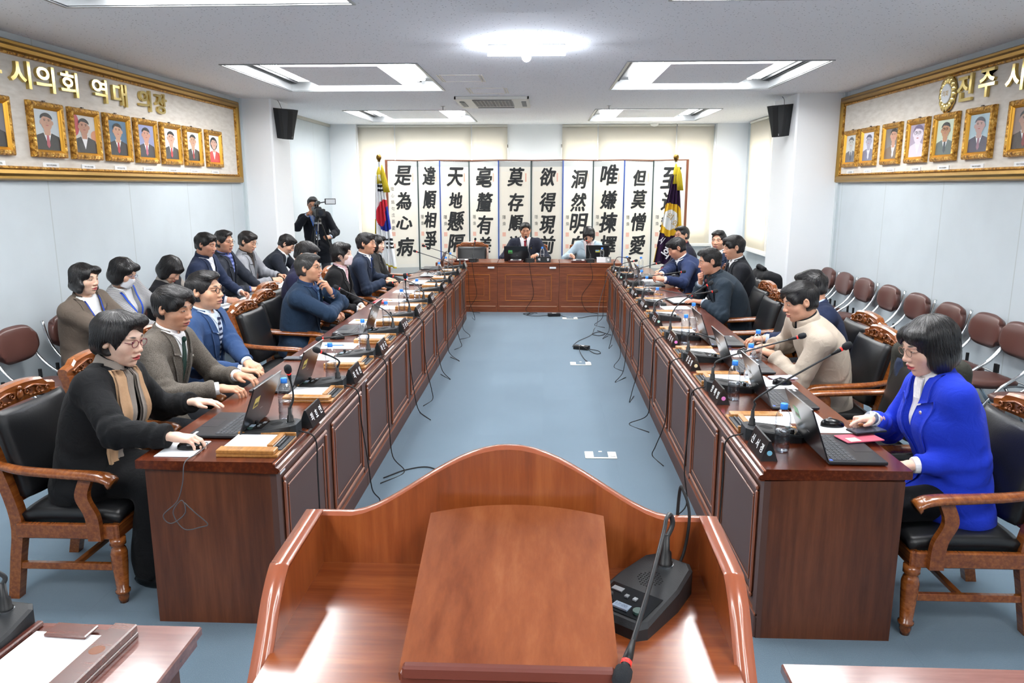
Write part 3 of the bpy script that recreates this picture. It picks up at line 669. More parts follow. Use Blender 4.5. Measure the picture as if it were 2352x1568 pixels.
CHAIRS_L = [(-2.10, 3.33, 'chair of the woman with the striped scarf'), (-2.16, 4.05, 'chair under the man in the grey tweed jacket'), (-2.24, 4.76, 'chair under the man in the blue suit with glasses'), (-2.05, 5.93, 'empty carved armchair between the blue suit man and the man with folded arms'),
    (-2.12, 6.58, 'chair under the grey haired man with folded arms'), (-2.28, 7.12, 'chair under the man holding a hand to his chin'), (-2.16, 7.8, 'chair under the woman with the white mask and pink scarf'), (-2.10, 8.66, 'chair under the navy suit man with glasses reaching over the desk'), (-2.2, 9.6, 'chair under the woman half hidden by the flag side'), (-1.95, 10.3, 'empty armchair at the far end of the left desk row')]
for x, y, l in CHAIRS_L: place('arm', armchair, (x, y, 0), -pi/2, ('carved wooden armchair, ' if not l.startswith('empty') else '')+l, 'carved armchairs on the left')
CHAIRS_R = [(1.74, 3.22, 'chair under the woman in the bright blue jacket'), (1.80, 4.22, 'empty chair with a dark coat over its back beside the blue jacket'), (1.86, 4.96, 'chair under the man in the beige sweater'), (2.0, 5.56, 'chair under the navy jacket man behind the beige sweater'), (1.70, 6.12, 'empty chair just beyond the beige sweater man'), (1.72, 6.74, 'empty chair next to the man with a fist at his mouth'),
    (1.80, 7.40, 'chair under the man holding a fist to his mouth'), (2.02, 8.3, 'chair under the man in the black suit'), (1.82, 9.1, 'chair under the navy suit man reading a phone')]
for x, y, l in CHAIRS_R: place('arm', armchair, (x, y, 0), pi/2, 'carved wooden armchair, '+l, 'carved armchairs on the right')
for x, l in ((-1.18, 'empty carved armchair behind the left part of the head desk'), (-.21, 'carved armchair under the man with a red tie at the head desk'), (.68, 'carved armchair under the woman in pale blue at the head desk')):
    place('arm', armchair, (x, 12.25, 0), pi, l, 'carved armchairs at the head desk')

# ============================================================ folding chair (faces +y)
def folding_chair():
    t = thing('folding_chair', 'f', 'chair'); C = MT['chrome']
    for s in (-1, 1):
        MB().add(tube(spl([(s*.205, -.27, .83), (s*.205, -.225, .66), (s*.21, -.13, .53), (s*.215, .05, .39), (s*.22, .24, .12), (s*.22, .29, .01)], 5), .0115, 8), 0, True).build('leg', C, t)
        MB().add(tube([(s*.19, -.02, .43), (s*.2, -.16, .2), (s*.205, -.24, .01)], .0105, 8), 0, True).build('leg', C, t)
        MB().add(tube([(s*.2, -.19, .5), (s*.2, -.19, .40)], .013, 8)).build('joint_sleeve', MT['black'], t)
        MB().add(tube([(s*.2, -.19, .42), (s*.2, -.1, .43), (s*.205, .03, .42)], .007, 6)).build('hinge_bar', MT['steel'], t)
    mb = MB()
    for y, z in ((-.23, .06), (.2, .17), (-.19, .43)): mb.add(tube([(-.2, y, z), (.2, y, z)], .008, 6))
    mb.build('crossbar', C, t)
    def pill(u, v):
        a = 2*u-1; b = 2*v-1; x = .212*a*(1-.10*b**2*abs(a)**3); z = .725+.108*b*(1-.3*abs(a)**3.)
        return (x, -.235-.12*(z-.72)+.022*(1-abs(a)**4)*(1-abs(b)**4)+.03*a*a-.018, z)
    v, f = slab(pill, 16, 10, .045); MB().add((v, f), 0, True).build('backrest', MT['vinyl'], t)
    def st(u, v):
        a = 2*u-1; b = 2*v-1; x = .205*a*(1-.14*b*b*abs(a)**3-.05*(1-v)); y = .055+.215*b*(1-.16*abs(a)**4)
        return (x, y, .468-.02*abs(a)**5-.022*abs(b)**5)
    MB().add(slab(st, 16, 14, .045), 0, True).build('seat', MT['vinyl'], t)
    return t
FR = [(5.05, 'brown folding chair on the right wall, nearest the viewer behind the blue jacket'), (5.67, 'brown folding chair on the right wall cut by the photo edge'), (6.10, 'brown folding chair on the right wall, above the blue jacket shoulder'), (6.66, 'brown folding chair on the right wall, behind the blue jacket woman head'), (7.26, 'brown folding chair on the right wall, fifth from the far end'), (7.86, 'brown folding chair on the right wall, fourth from the far end'), (8.48, 'brown folding chair on the right wall, third from the far end'), (9.04, 'brown folding chair on the right wall, second from the far end'), (9.585, 'brown folding chair on the right wall beside the column, farthest one')]
for y, l in FR: place('fold', folding_chair, (3.30, y, 0), pi/2, l, 'folding chairs along the right wall')
FL = [(4.62, 'brown folding chair on the left wall cut by the photo edge'), (5.22, 'empty brown folding chair on the left wall next to the brown jacket woman'), (5.83, 'brown folding chair under the woman in the brown jacket'), (6.43, 'brown folding chair under the woman with a mask and lanyard'), (7.05, 'brown folding chair under the woman bowing her head'), (7.82, 'brown folding chair under the man in the navy sweater'), (8.36, 'brown folding chair under the man with glasses and blue sweater'), (8.95, 'brown folding chair under the man in the light grey suit'), (9.7, 'brown folding chair under the young man bent forward by the column')]
for y, l in FL: place('fold', folding_chair, (-3.58, y, 0), -pi/2, l, 'folding chairs along the left wall')

# ============================================================ microphones
def loft_outline(outs, cap=True):
    n = len(outs[0]); v = [p for o in outs for p in o]; f = []
    for i in range(len(outs)-1):
        for k in range(n): f.append((i*n+k, i*n+(k+1) % n, (i+1)*n+(k+1) % n, (i+1)*n+k))
    if cap: f += [tuple(range(n))[::-1], tuple((len(outs)-1)*n+k for k in range(n))]
    return v, f
def mic_outline(s=1., inset=0.):
    """plan of the console: narrow rounded rear at +y, broad front at -y"""
    P = [(-.075, -.13), (-.06, -.15), (.06, -.15), (.075, -.13), (.072, 0), (.058, .085), (.04, .105), (-.04, .105), (-.058, .085), (-.072, 0)]
    return [(x*s*(1-inset), y*s*(1-inset)) for x, y in P]
def mic_unit(label, loc, rz, neck, cable=None, s=1., digits=False, group='gooseneck microphones'):
    """neck and cable: world points"""
    t = thing('microphone', label, 'microphone', loc, rz, group)
    Mi = (Matrix.Translation(loc) @ Matrix.Rotation(rz, 4, 'Z')).inverted()
    top = lambda y: (.028+.034*(y/s+.15)/.255)*s
    O = mic_outline(s); I = mic_outline(s, .09)
    MB().add(loft_outline([[(x, y, 0) for x, y in O], [(x, y, top(y)-.006*s) for x, y in O], [(x, y, top(y)) for x, y in I]])).build('console', M('232527', .5, bump=(500., .15)), t)
    mb = MB().add(loft_outline([[(x*s, y*s, top(y*s)-.004+dz) for x, y in ((-.058, -.128), (.058, -.128), (.06, -.045), (-.06, -.045))] for dz in (0, .0052)])); pn = mb.build('control_panel', MT['blackg'], t)
    MB().add(lathe([(.009*s, 0), (.009*s, .014*s), (.007*s, .016*s)], 12), 0, False, T((-.035*s, -.1*s, top(-.1*s)))).build('knob', MT['black'], pn)
    MB().add(lathe([(.012*s, 0), (.012*s, .005*s)], 12), 0, False, T((.038*s, -.105*s, top(-.105*s)))).build('talk_button', M('2d4a44', .4), pn)
    mb = MB().add(box(-.018*s, -.118*s, top(-.11*s), .018*s, -.098*s, top(-.11*s)+.004*s)); mb.build('display', M('9fb0c4', .2), pn)
    if digits: MB().add(text_at('17:00', (0, -.108*s, top(-.11*s)+.0045*s), (1, 0, 0), (0, 1, 0), .026*s, .009*s, .01)).build('display_digits', M('5c6f86', .4), pn)
    mb = MB()
    for k in range(2): mb.add(box(-.012*s+k*.02*s, -.08*s, top(-.08*s), -.004*s+k*.02*s, -.07*s, top(-.075*s)+.004*s))
    mb.add(box(-.05*s, -.07*s, top(-.07*s)-.001, -.025*s, -.055*s, top(-.06*s)+.0022)); mb.build('button_label', M('8d9196', .5), pn)
    mb = MB()
    for i in range(-4, 5):
        for j in range(-4, 5):
            if i*i+j*j < 18: mb.add(lathe([(.0022*s, 0), (.0016*s, .0016*s)], 5), 0, False, T((i*.0065*s, (.005+j*.0065)*s, top((.005+j*.0065)*s)-.0003)))
    mb.build('speaker_grille', M('0b0c0d', .6), t)
    bx, by = 0, .068*s
    MB().add(lathe([(.017*s, 0), (.017*s, .006*s), (.0145*s, .008*s), (.013*s, .03*s), (.009*s, .034*s), (.0075*s, .07*s)], 14), 0, True, T((bx, by, top(by)))).build('neck_socket', MT['black'], t)
    MB().add(lathe([(.019*s, -.002), (.019*s, .002*s)], 14), 0, False, T((bx, by, top(by)))).build('socket_ring', MT['steel'], t)
    L = [(bx, by, top(by)+.06*s)]+[tuple(Mi @ Vector(p)) for p in neck]
    P = spl(L, 9); nk = MB().add(tube(P, [.0056*s if k < len(P)*.4 else .0046*s for k in range(len(P))], 8), 0, True).build('gooseneck', M('2b2d2f', .38), t)
    d = P[-1]-P[-3]; d /= np.linalg.norm(d); e = P[-1]
    q = Vector(d).to_track_quat('Z', 'Y').to_matrix().to_4x4(); TT = Matrix.Translation(e) @ q
    MB().add(lathe([(.005*s, -.055*s), (.009*s, -.02*s), (.009*s, .005*s)], 12), 0, True, TT).build('capsule_collar', MT['black'], t)
    MB().add(lathe([(.0098*s, -.010*s), (.0098*s, -.002*s)], 12), 0, True, TT).build('red_ring', MT['red'], t)
    MB().add(lathe([(.009*s, .002*s), (.015*s, .008*s), (.0165*s, .02*s), (.0155*s, .034*s), (.010*s, .043*s), (.002*s, .045*s)], 14), 0, True, TT).build('foam_windscreen', M('1f2226', .9, bump=(700., .6)), t)
    if cable:
        C = spl([(0, .1*s, .016*s)]+[tuple(Mi @ Vector(p)) for p in cable], 7); MB().add(tube(C, .0035, 6), 0, True).build('cable', MT['rubber'], t)
    return t
MIC_L = [
    (3.27, [(-1.11, 3.24, 0.93), (-1.09, 3.14, 1.06)]), (4.08, [(-1.12, 4.03, 0.91), (-1.19, 3.93, 0.98)]),
    (4.83, [(-1.14, 4.83, 0.9), (-1.21, 4.83, 0.9), (-1.44, 4.83, 0.87)]), (5.65, [(-1.16, 5.65, 0.89), (-1.24, 5.65, 0.95), (-1.54, 5.65, 1.09)]),
    (6.37, [(-1.15, 6.3, 0.97), (-1.14, 6.22, 1.1)]), (7.15, [(-1.17, 7.15, 0.89), (-1.23, 7.15, 0.94), (-1.43, 7.15, 1.01)]),
    (8.02, [(-1.18, 8.02, 0.88), (-1.25, 8.02, 0.91), (-1.61, 8.02, 0.84)]), (8.72, [(-1.16, 8.72, 0.89), (-1.22, 8.72, 0.91), (-1.58, 8.72, 0.85)]),
    (9.55, [(-1.17, 9.55, 0.88), (-1.23, 9.55, 0.92), (-1.6, 9.55, 1.04)]), (10.32, [(-1.18, 10.32, 0.86), (-1.22, 10.32, 0.92), (-1.61, 10.32, 1.05)])]
MIC_R = [
    (3.31, [(0.94, 3.31, 0.89), (0.97, 3.31, 0.94), (1.3, 3.31, 1.15)]), (4.13, [(0.94, 4.13, 0.87), (0.99, 4.13, 0.92), (1.38, 4.13, 1.04)]),
    (4.86, [(0.93, 4.86, 0.9), (0.97, 4.86, 0.92), (1.13, 4.86, 0.87)]), (5.58, [(0.94, 5.58, 0.92), (1.0, 5.58, 1.01), (1.19, 5.58, 1.14)]),
    (6.41, [(0.95, 6.41, 0.89), (1.03, 6.41, 0.92), (1.41, 6.41, 0.98)]), (7.21, [(0.94, 7.21, 0.87), (1.0, 7.21, 0.9), (1.4, 7.21, 0.83)]),
    (8.00, [(0.96, 8.0, 0.87), (1.02, 8.0, 0.91), (1.43, 8.0, 0.97)]), (8.68, [(0.94, 8.68, 0.87), (1.0, 8.68, 0.91), (1.27, 8.68, 0.99)]),
    (9.49, [(0.94, 9.49, 0.87), (0.98, 9.49, 0.91), (1.11, 9.49, 0.94)]), (10.23, [(0.94, 10.23, 0.86), (0.98, 10.23, 0.92), (1.11, 10.23, 0.91)])]
def mcable(side, x, y, i):
    o = 1 if side < 0 else -1; e = x+o*.06
    r = random.Random(i*7+side); dy = r.uniform(-.25, .25)
    return [(x+o*.0, y, .755), (e+o*.006, y+.01, .715), (e+o*.012, y+.02+dy*.1, .55), (e+o*(.01+.03*r.random()), y+dy*.4, .3), (e+o*(.02+.05*r.random()), y+dy*.7, .1), (e+o*(.05+.10*r.random()), y+dy, .006), (e+o*.02, y+dy+.2*r.choice((-1, 1)), .006)]
for i, (y, nk) in enumerate(MIC_L): mic_unit('black gooseneck microphone console, %s from the front on the left desk row' % ORD[i], (-1.208, y, DT), -pi/2, nk, mcable(-1, -1.10, y, i), group='desk microphones on the left')
for i, (y, nk) in enumerate(MIC_R): mic_unit('black gooseneck microphone console, %s from the front on the right desk row' % ORD[i], (1.0, y, DT), pi/2, nk, mcable(1, .89, y, i), group='desk microphones on the right')
for x, hx, hz, l in ((-1.06, -1.03, 1.05, 'microphone before the empty chair at the head desk'), (-.215, -.27, 1.08, 'microphone before the man with a red tie at the head desk'), (.68, .625, 1.06, 'microphone before the woman in pale blue at the head desk')):
    y = 11.40; mic_unit('black gooseneck '+l, (x, y, DT), pi, [(x+(hx-x)*.3, y-.05, .9), (x+(hx-x)*.8, y-.0, 1.0), (hx, y+.02, hz)], [(x, y-.12, .755), (x, 11.24, .72), (x+.03, 11.235, .5), (x+.06*(1 if x < 0 else -2), 11.24, .25), (x-.05, 11.22, .04), (x+.12, 11.15, .006)], group='head desk microphones')

# ============================================================ name plates
def nameplate(label, loc, rz, txt, w=.21, h=.085, group=None, dot=None, tiled=True):
    t = thing('name_plate', label, 'name plate', loc, rz, group); d = .035
    MB().add(prism([(-d, 0), (d, 0), (0.004, h), (-.004, h)], -w/2, w/2, 'x')).build('stand', MT['plate'], t)
    k = math.hypot(d, h); up = (0, (d-.004)/k, h/k)
    mb = MB(); n = len(txt)
    for i, ch in enumerate(txt): mb.add(text_at(ch, (w*(-.31+.62*i/max(1, n-1)), -.018-.0012, h*.5), (1, 0, 0), up, .034, .04, .02, lift=.0022))
    mb.build('lettering', MT['ink'], t)
    if dot:
        s = 1 if rz > 0 and rz < 3 else -1
        MB().add(lathe([(.011, 0), (.010, .002)], 16), 0, False, T((-w/2 if dot[1] < 0 else w/2, 0, h*.4), (0, -pi/2 if dot[1] < 0 else pi/2, 0))).build('round_sticker', M(dot[0], .3), t)
    return t
NL = ['최호연', '최지원', '최민국', '오경훈', '윤성관', '정용학', '박재식', '황진선', '임기향', '서정인']
for i, (y, _) in enumerate(MIC_L): nameplate('black name plate, %s from the front on the left desk row' % ORD[i], (-1.10, y+.19, DT), pi/2, NL[i], group='name plates on the left')
NR = ['신서경', '양해영', '강묘영', '김형석', '이규섭', '박미경', '전종현', '최은숙', '강진철', '박종규']
dots = ['7fc4e0', 'f08fd8', 'e8d9b0', 'f08fd8', 'bfe8dc', 'e8eef0', 'd5dde0', 'd5dde0', 'bfe8dc', 'd5e0f0']
for i, (y, _) in enumerate(MIC_R): nameplate('black name plate, %s from the front on the right desk row' % ORD[i], (.925, y-.20, DT), -pi/2, NR[i], group='name plates on the right', dot=(dots[i], 1))
nameplate('wide black name plate reading 의장 in front of the man with a red tie', (-.01, 11.36, DT), 0, '의장', .215, .08, 'head desk name plates')
t = nameplate('black name plate half covered by a white card on the head desk', (.88, 11.36, DT), 0, '장', .215, .08, 'head desk name plates')
for c_ in list(t.children):
    if c_.name.startswith('lettering'): c_.location = (.135, 0, 0)
MB().add(box(-.105, -.04, .002, .022, -.032, .075)).build('white_card', MT['paper'], t)

# ============================================================ bottles
def clear(name, tint, rough, blend):
    m = bpy.data.materials.new(name); m.use_nodes = True; nt = m.node_tree; nt.nodes.clear(); N_ = nt.nodes.new
    o = N_('ShaderNodeOutputMaterial'); tr = N_('ShaderNodeBsdfTransparent'); gl = N_('ShaderNodeBsdfGlossy'); lw = N_('ShaderNodeLayerWeight'); mx = N_('ShaderNodeMixShader')
    tr.inputs[0].default_value = (*tint, 1); gl.inputs[0].default_value = (.95, .97, 1, 1); gl.inputs['Roughness'].default_value = rough; lw.inputs[0].default_value = blend
    mu = N_('ShaderNodeMath'); mu.operation = 'MULTIPLY'; mu.inputs[1].default_value = .75; nt.links.new(lw.outputs['Facing'], mu.inputs[0]); nt.links.new(mu.outputs[0], mx.inputs[0]); nt.links.new(tr.outputs[0], mx.inputs[1]); nt.links.new(gl.outputs[0], mx.inputs[2]); nt.links.new(mx.outputs[0], o.inputs[0]); return m
_cl = {}
_clear = clear
def clear(*a):
    if a[0] not in _cl: _cl[a[0]] = _clear(*a)
    return _cl[a[0]]
def bottle():
    t = thing('water_bottle', 'b', 'bottle')
    prof = [(.028, .0), (.032, .006), (.0325, .03), (.030, .036), (.0325, .042), (.0325, .062)]
    for k in range(5): prof += [(.0318, .066+k*.013), (.0296, .0705+k*.013), (.0318, .075+k*.013)]
    prof += [(.0322, .135), (.0318, .15), (.027, .168), (.018, .182), (.0135, .188), (.0135, .196)]
    G = clear('clear_plastic', (.97, .98, .99), .05, .5)
    MB().add(lathe(prof, 20), 0, True).build('body', G, t)
    lv = [(r*.96, z+.002) for r, z in prof if z < .1]; MB().add(lathe(lv+[(lv[-1][0]*.9, lv[-1][1]+.001)], 20), 0, True).build('water', clear('water', (.90, .94, .97), .02, .35), t)
    MB().add(lathe([(.0148, .19), (.0152, .193), (.0152, .208), (.0135, .211), (.0, .2115)], 20), 0, True).build('cap', MT['cap'], t)
    MB().add(lathe([(.0155, .1875), (.0155, .1895)], 16)).build('collar', MT['cap'], t)
    return t
BLs = [(-1.23, 3.47), (-1.24, 4.30), (-1.24, 5.11), (-1.25, 5.94), (-1.26, 6.67), (-1.40, 7.68), (-1.25, 7.44), (-1.26, 9.13), (-1.27, 9.85), (-1.29, 10.5)]
BRs = [(1.01, 3.13), (1.0, 3.93), (1.2, 4.38), (1.36, 4.82), (1.01, 5.40), (1.17, 5.96), (1.02, 6.88), (1.04, 7.76), (1.06, 8.35), (1.07, 8.89), (1.08, 10.04), (1.25, 9.95)]
for i, (x, y) in enumerate(BLs): place('bot', bottle, (x, y, DT), i*.7, 'clear water bottle with blue cap, '+(ORD[i]+' from the front on the left desks' if i != 5 else 'beside the reaching hand on the left desks'), 'water bottles on the left desks')
rb = ['nearest on the right desks beside the name plate 신서경', 'second from the front on the right desks', 'behind the second open laptop on the right desks', 'blue cap just above the second right laptop', 'beside the fourth microphone on the right desks', 'behind the fourth right laptop', 'beside the fifth microphone of the right desks', 'beside the sixth microphone of the right desks', 'beside the seventh microphone of the right desks', 'left of the ninth right microphone', 'farthest left on the right desks', 'behind the farthest right laptop']
for i, (x, y) in enumerate(BRs): place('bot', bottle, (x, y, DT), i*1.1, 'clear water bottle with blue cap, '+rb[i], 'water bottles on the right desks')
place('bot', bottle, (-.03, 11.55, DT), .3, 'clear water bottle behind the 의장 name plate', 'water bottles on the head desk')
place('bot', bottle, (.86, 11.46, DT), .9, 'clear water bottle in front of the dark monitor on the head desk', 'water bottles on the head desk')

# ============================================================ wooden memo trays
def tray(col='tray'):
    t = thing('memo_tray', 'm', 'tray'); Wd = MT[col] if isinstance(col, str) else col
    mb = MB().add(box(-.13, -.125, 0, .13, .125, .012, .002)); mb.build('base', Wd, t)
    MB().add(box(-.13, -.125, .0125, .115, -.07, .03, .003)).build('lid_bar', Wd, t)
    MB().add(box(-.13, .112, .012, .13, .125, .03, .002)).build('rear_rail', Wd, t)
    MB().add(box(-.125, -.065, .0121, .085, .108, .022)).build('memo_paper', MT['paper'], t)
    MB().add(box(.085, -.068, .0121, .128, .11, .0165)).build('pen_well', M('33363a', .6), t)
    MB().add(box(.062, -.06, .0225, .088, .108, .034, .003)).build('clip_bar', Wd, t)
    MB().add(tube([(.105, -.05, .0215), (.105, .085, .0215)], .005, 8)).add(tube([(.105, .085, .0215), (.105, .1, .0215)], [.005, .001], 8)).build('pen', M('2a2d33', .3), t)
    MB().add(text_at('진주시의회', (-.06, -.0975, .0304), (1, 0, 0), (0, 1, 0), .07, .014, .0)).build('emblem_print', M('6b5a44', .6), t)
    return t
for i, (y, _) in enumerate(MIC_L):
    yy = [3.085, 3.905, 4.66, 5.42, 6.16, 6.96, 7.73, 8.5, 9.2, 10.0][i]
    place('tray', tray, (-1.225, yy, DT), 0, 'wooden memo tray with white paper, %s from the front on the left desks' % ORD[i], 'memo trays on the left desks')
for i, (y, _) in enumerate(MIC_R):
    if i == 7: continue
    place('tray', tray, (1.02, [3.50, 4.33, 5.06, 5.80, 6.62, 7.40, 8.2, 8.9, 9.70, 10.42][i], DT), pi, 'wooden memo tray with white paper, %s from the front on the right desks' % ORD[i - (i > 7)], 'memo trays on the right desks')

# ============================================================ laptops (user at -y, lid hinged at y=0)
def laptop(tilt=22, sticker='d9c76a', w=.355, d=.235, keys=True):
    t = thing('laptop', 'l', 'laptop'); DK = M('232529', .38)
    b = MB().add(box(-w/2, -d, .004, w/2, 0, .018, .003)).build('base', DK, t)
    mb = MB()
    for r in range(5):
        n = 15 if r < 4 else 9; 
        for k in range(n):
            x0 = -w/2+.018+(w-.036)*k/n; x1 = x0+(w-.036)/n-.003; y1 = -.022-r*.0195; mb.add(box(x0, y1-.0165, .0182, x1, y1, .0198, .0006))
    mb.build('keyboard', M('3a3d42', .5), b)
    MB().add(box(-.055, -d+.012, .0181, .055, -d+.085, .0186)).build('touchpad', M('2c2e33', .3), b)
    MB().add(box(w/2-.05, -d+.02, .0181, w/2-.015, -d+.032, .0186)).build('white_label', M('eceef2', .5), b)
    MB().add(box(-w/2+.01, -.02, .0181, -w/2+.028, -.008, .0186)).build('blue_sticker', M('3a62c8', .4), b)
    a = R(tilt); L = d*.98; ly = (0, sin(a), cos(a)); nz = (0, -cos(a), sin(a))
    pt = lambda x, s, o: (x, ly[1]*s-nz[1]*o, .016+ly[2]*s-nz[2]*o)
    def lidbox(x0, x1, s0, s1, o0, o1): return [pt(x, s, o) for o in (o0, o1) for s in (s0, s1) for x in (x0, x1)], [(0, 2, 3, 1), (4, 5, 7, 6), (0, 1, 5, 4), (2, 6, 7, 3), (0, 4, 6, 2), (1, 3, 7, 5)]
    ld = MB().add(lidbox(-w/2, w/2, 0, L, 0, .006)).build('lid', M('1c1d20', .28, coat=.2), t)
    MB().add(lidbox(-w/2+.008, w/2-.008, .012, L-.008, -.001, .0)).build('screen', M('0b0d12', .12), ld)
    if sticker: MB().add(lidbox(.055, .115, L*.5, L*.72, .006, .0066)).build('sticker', M(sticker, .4), ld); MB().add(lidbox(.062, .108, L*.53, L*.6, .0066, .0069)).build('sticker_print', M('5a5238', .5), ld)
    MB().add(lidbox(-.03, .0, L*.36, L*.375, .006, .0065)).build('lid_mark', M('9b9ea4', .3, .8), ld)
    MB().add(tube([(-w/2+.03, 0, .014), (w/2-.03, 0, .014)], .006, 8)).build('hinge', MT['black'], t)
    return t
for st, lst in (('d9c76a', [(-1.345, 3.36, -pi/2, 'open dark laptop with a yellow sticker before the woman with the scarf'), (-1.36, 4.12, -pi/2, 'open dark laptop with a yellow sticker before the grey tweed jacket')]),
                ('e6e8ea', [(-1.36, 5.78, -pi/2, 'open laptop with a white sticker before the man with folded arms'), (-1.42, 10.35, -pi/2, 'open laptop at the far end of the left desks'), (1.15, 3.92, pi/2, 'open laptop with a pale sticker before the coat draped chair'), (1.15, 4.66, pi/2, 'open laptop with a white sticker before the beige sweater man'), (1.17, 5.45, pi/2, 'open silver lidded laptop beyond the beige sweater man laptop'), (1.12, 8.72, pi/2, 'dark open laptop before the navy suit man reading a phone'), (1.12, 9.55, pi/2, 'dark open laptop farthest along the right desks')]),
                ('4fae62', [(1.15, 3.14, pi/2, 'open black laptop with a green sticker before the blue jacket woman'), (-.42, 11.47, pi, 'open laptop with a green sticker before the man with a red tie')])):
    for x, y, rz, l in lst: place('lap'+st, (lambda s=st: laptop(20, s)), (x, y, DT), rz, l, 'open laptops')
# monitor at the head desk
t = thing('monitor', 'black desktop monitor before the woman in pale blue', 'monitor', (.80, 11.6, DT))
MB().add(box(-.17, -.012, .03, .17, .012, .235, .004)).build('screen_housing', M('101114', .3), t)
MB().add(box(-.08, -.05, 0, .08, .06, .008, .003)).add(box(-.02, .012, .005, .02, .025, .12)).build('stand', MT['black'], t)
MB().add(box(-.03, -.0135, .13, .035, -.0122, .165)).build('sticker', M('c9c04a', .4), t); MB().add(box(-.028, -.0142, .148, .02, -.0136, .163)).build('blue_sticker', M('4f9be0', .4), t)
# head desk trays
DKW = wood('dark_tray_wood', '3a1710', '55241a', '6b3426', 'x', .25, .5, .9)
def desk_tray():
    t = thing('pen_tray', 'p', 'tray'); MB().add(box(-.11, -.09, 0, .11, .09, .03, .004)).build('base', DKW, t)
    MB().add(box(-.08, -.075, .0305, .08, .06, .036)).build('memo_paper', MT['paper'], t); MB().add(box(-.045, -.085, .0365, .045, -.06, .045, .003)).build('clip', MT['black'], t); return t
for x, l in ((-1.22, 'dark wooden memo tray left of the first head desk microphone'), (-.42, 'dark wooden memo tray before the red tie man laptop'), (.51, 'dark wooden memo tray before the woman in pale blue')): place('dtr', desk_tray, (x, 11.37 if x > -.5 or x < -1 else 11.37, DT), 0, l, 'dark trays on the head desk')
# mice and pads
def mouse():
    t = thing('computer_mouse', 'm', 'mouse')
    def f(u, v):
        a = 2*pi*u; r = sin(pi*v/2); return (.031*r*cos(a)*(1-.1*sin(a)), .055*r*sin(a), .036*cos(pi*v/2)**.7*(1+.15*sin(a)*r))
    MB().add(grid(f, 20, 8), 0, True).add(prism([(.031*cos(2*pi*k/20)*(1-.1*sin(2*pi*k/20)), .055*sin(2*pi*k/20)) for k in range(20)], .0, .001)).build('shell', MT['blackg'], t)
    MB().add(tube([(0, .012+.008*cos(a*pi/4), .034+.006*sin(a*pi/4)) for a in range(9)], .003, 6)).build('scroll_wheel', M('8e9094', .4), t)
    return t
def pad():
    t = thing('mouse_pad', 'p', 'mouse pad'); MB().add(box(-.1, -.08, 0, .1, .08, .004, .002)).build('mat', M('d5d9de', .6), t); return t
PADS = [(-1.535, 3.05, 'beside the scarf woman laptop'), (1.33, 3.48, 'beside the green sticker laptop'), (1.33, 4.25, 'between the second and third right laptops'), (1.33, 5.06, 'beneath the beige sweater man hand'), (-1.55, 5.47, 'near the folded arms man')]
for x, y, l in PADS:
    if x > 0 or y < 4: place('pad', pad, (x, y, DT), pi/2, 'pale grey mouse pad '+l, 'mouse pads')
    z = DT+.005 if (x > 0 or y < 4) else DT+.001
    place('mou', mouse, (x+(.03 if x < 0 else .02), y, z), -pi/2 if x < 0 else pi/2, 'black computer mouse '+l, 'computer mice')
# papers and small desk things
def paper(label, x, y, rz, w=.21, h=.297, z=DT, n=1, group='papers on the desks', curl=.0):
    mb = MB().add(slab(lambda u, v: (w*(u-.5), h*(v-.5), z+.0012*n+curl*(v**3)*.08), 4, 8, .0011*n), 0, True)
    o = tag(mb.build('paper_sheet', MT['paper']), label, 'paper', group); o.location = (x, y, 0); o.rotation_euler = (0, 0, rz); return o
for l, x, y, rz, n in (('white paper under the third left tray beside the silver phone', -1.46, 4.86, pi/2, 2), ('white paper with a blue pen on the left desks', -1.46, 5.22, pi/2, 2), ('white paper stack with an orange pencil on the left desks', -1.45, 6.2, pi/2, 3), ('white folded paper before the hand at chin man', -1.45, 6.95, pi/2, 2), ('white paper before the masked woman with the pink scarf', -1.45, 7.4, pi/2, 2),
      ('white paper beside the reaching hand on the left desks', -1.45, 8.05, pi/2, 2), ('white paper under the hand of the fist at mouth man', 1.22, 7.05, pi/2+.1, 2), ('white paper beneath the phone reading hands', 1.18, 8.62, pi/2, 2), ('white papers farther along the right desks', 1.30, 9.15, pi/2, 3), ('small white papers before the blue jacket woman mouse', 1.22, 3.62, pi/2, 1), ('white paper in the second right place behind the bottle', 1.18, 4.36, pi/2, 1)): paper(l, x, y, rz, n=n, w=.19 if x > 0 else .21, h=.26 if x > 0 else .297)
def pen(label, x, y, rz, col, z=DT+.008, cat='pen'):
    t = thing('pen' if cat == 'pen' else 'pencil', label, cat, (x, y, z), rz)
    MB().add(tube([(-.065, 0, 0), (.06, 0, 0)], .004, 8)).build('barrel', M(col, .4), t); MB().add(tube([(.06, 0, 0), (.074, 0, 0)], [.004, .0008], 8)).build('tip', M('2a2a2c', .4), t); return t
pen('blue pen lying on white paper on the left desks', -1.47, 5.20, .05, '3f7fd0')
pen('orange pencil on white paper on the left desks', -1.5, 6.21, 0, 'e8a030', DT+.01, 'pencil')
pen('orange pencil on the right desks beyond the fist at mouth man', 1.17, 7.92, -.4, 'e09a30', DT+.006, 'pencil')
pen('orange pencil near the red notebook on the left desks', -1.55, 7.35, .1, 'e0a040', DT+.009, 'pencil')
def phone(name, label, loc, rz, col='1b1d22', w=.075, h=.155, tilt=0, scr='3a3f4c'):
    t = thing(name, label, 'phone', loc, rz); t.rotation_euler = (tilt, 0, rz)
    MB().add(box(-w/2, -h/2, 0, w/2, h/2, .009, .003)).build('body', M(col, .3), t); MB().add(box(-w/2+.003, -h/2+.004, .0092, w/2-.003, h/2-.004, .0097)).build('screen', M(scr, .08), t); return t
phone('smartphone', 'black smartphone lying before the blue suit man', (-1.6, 4.78, DT+.004), pi/2, '2a2c30')
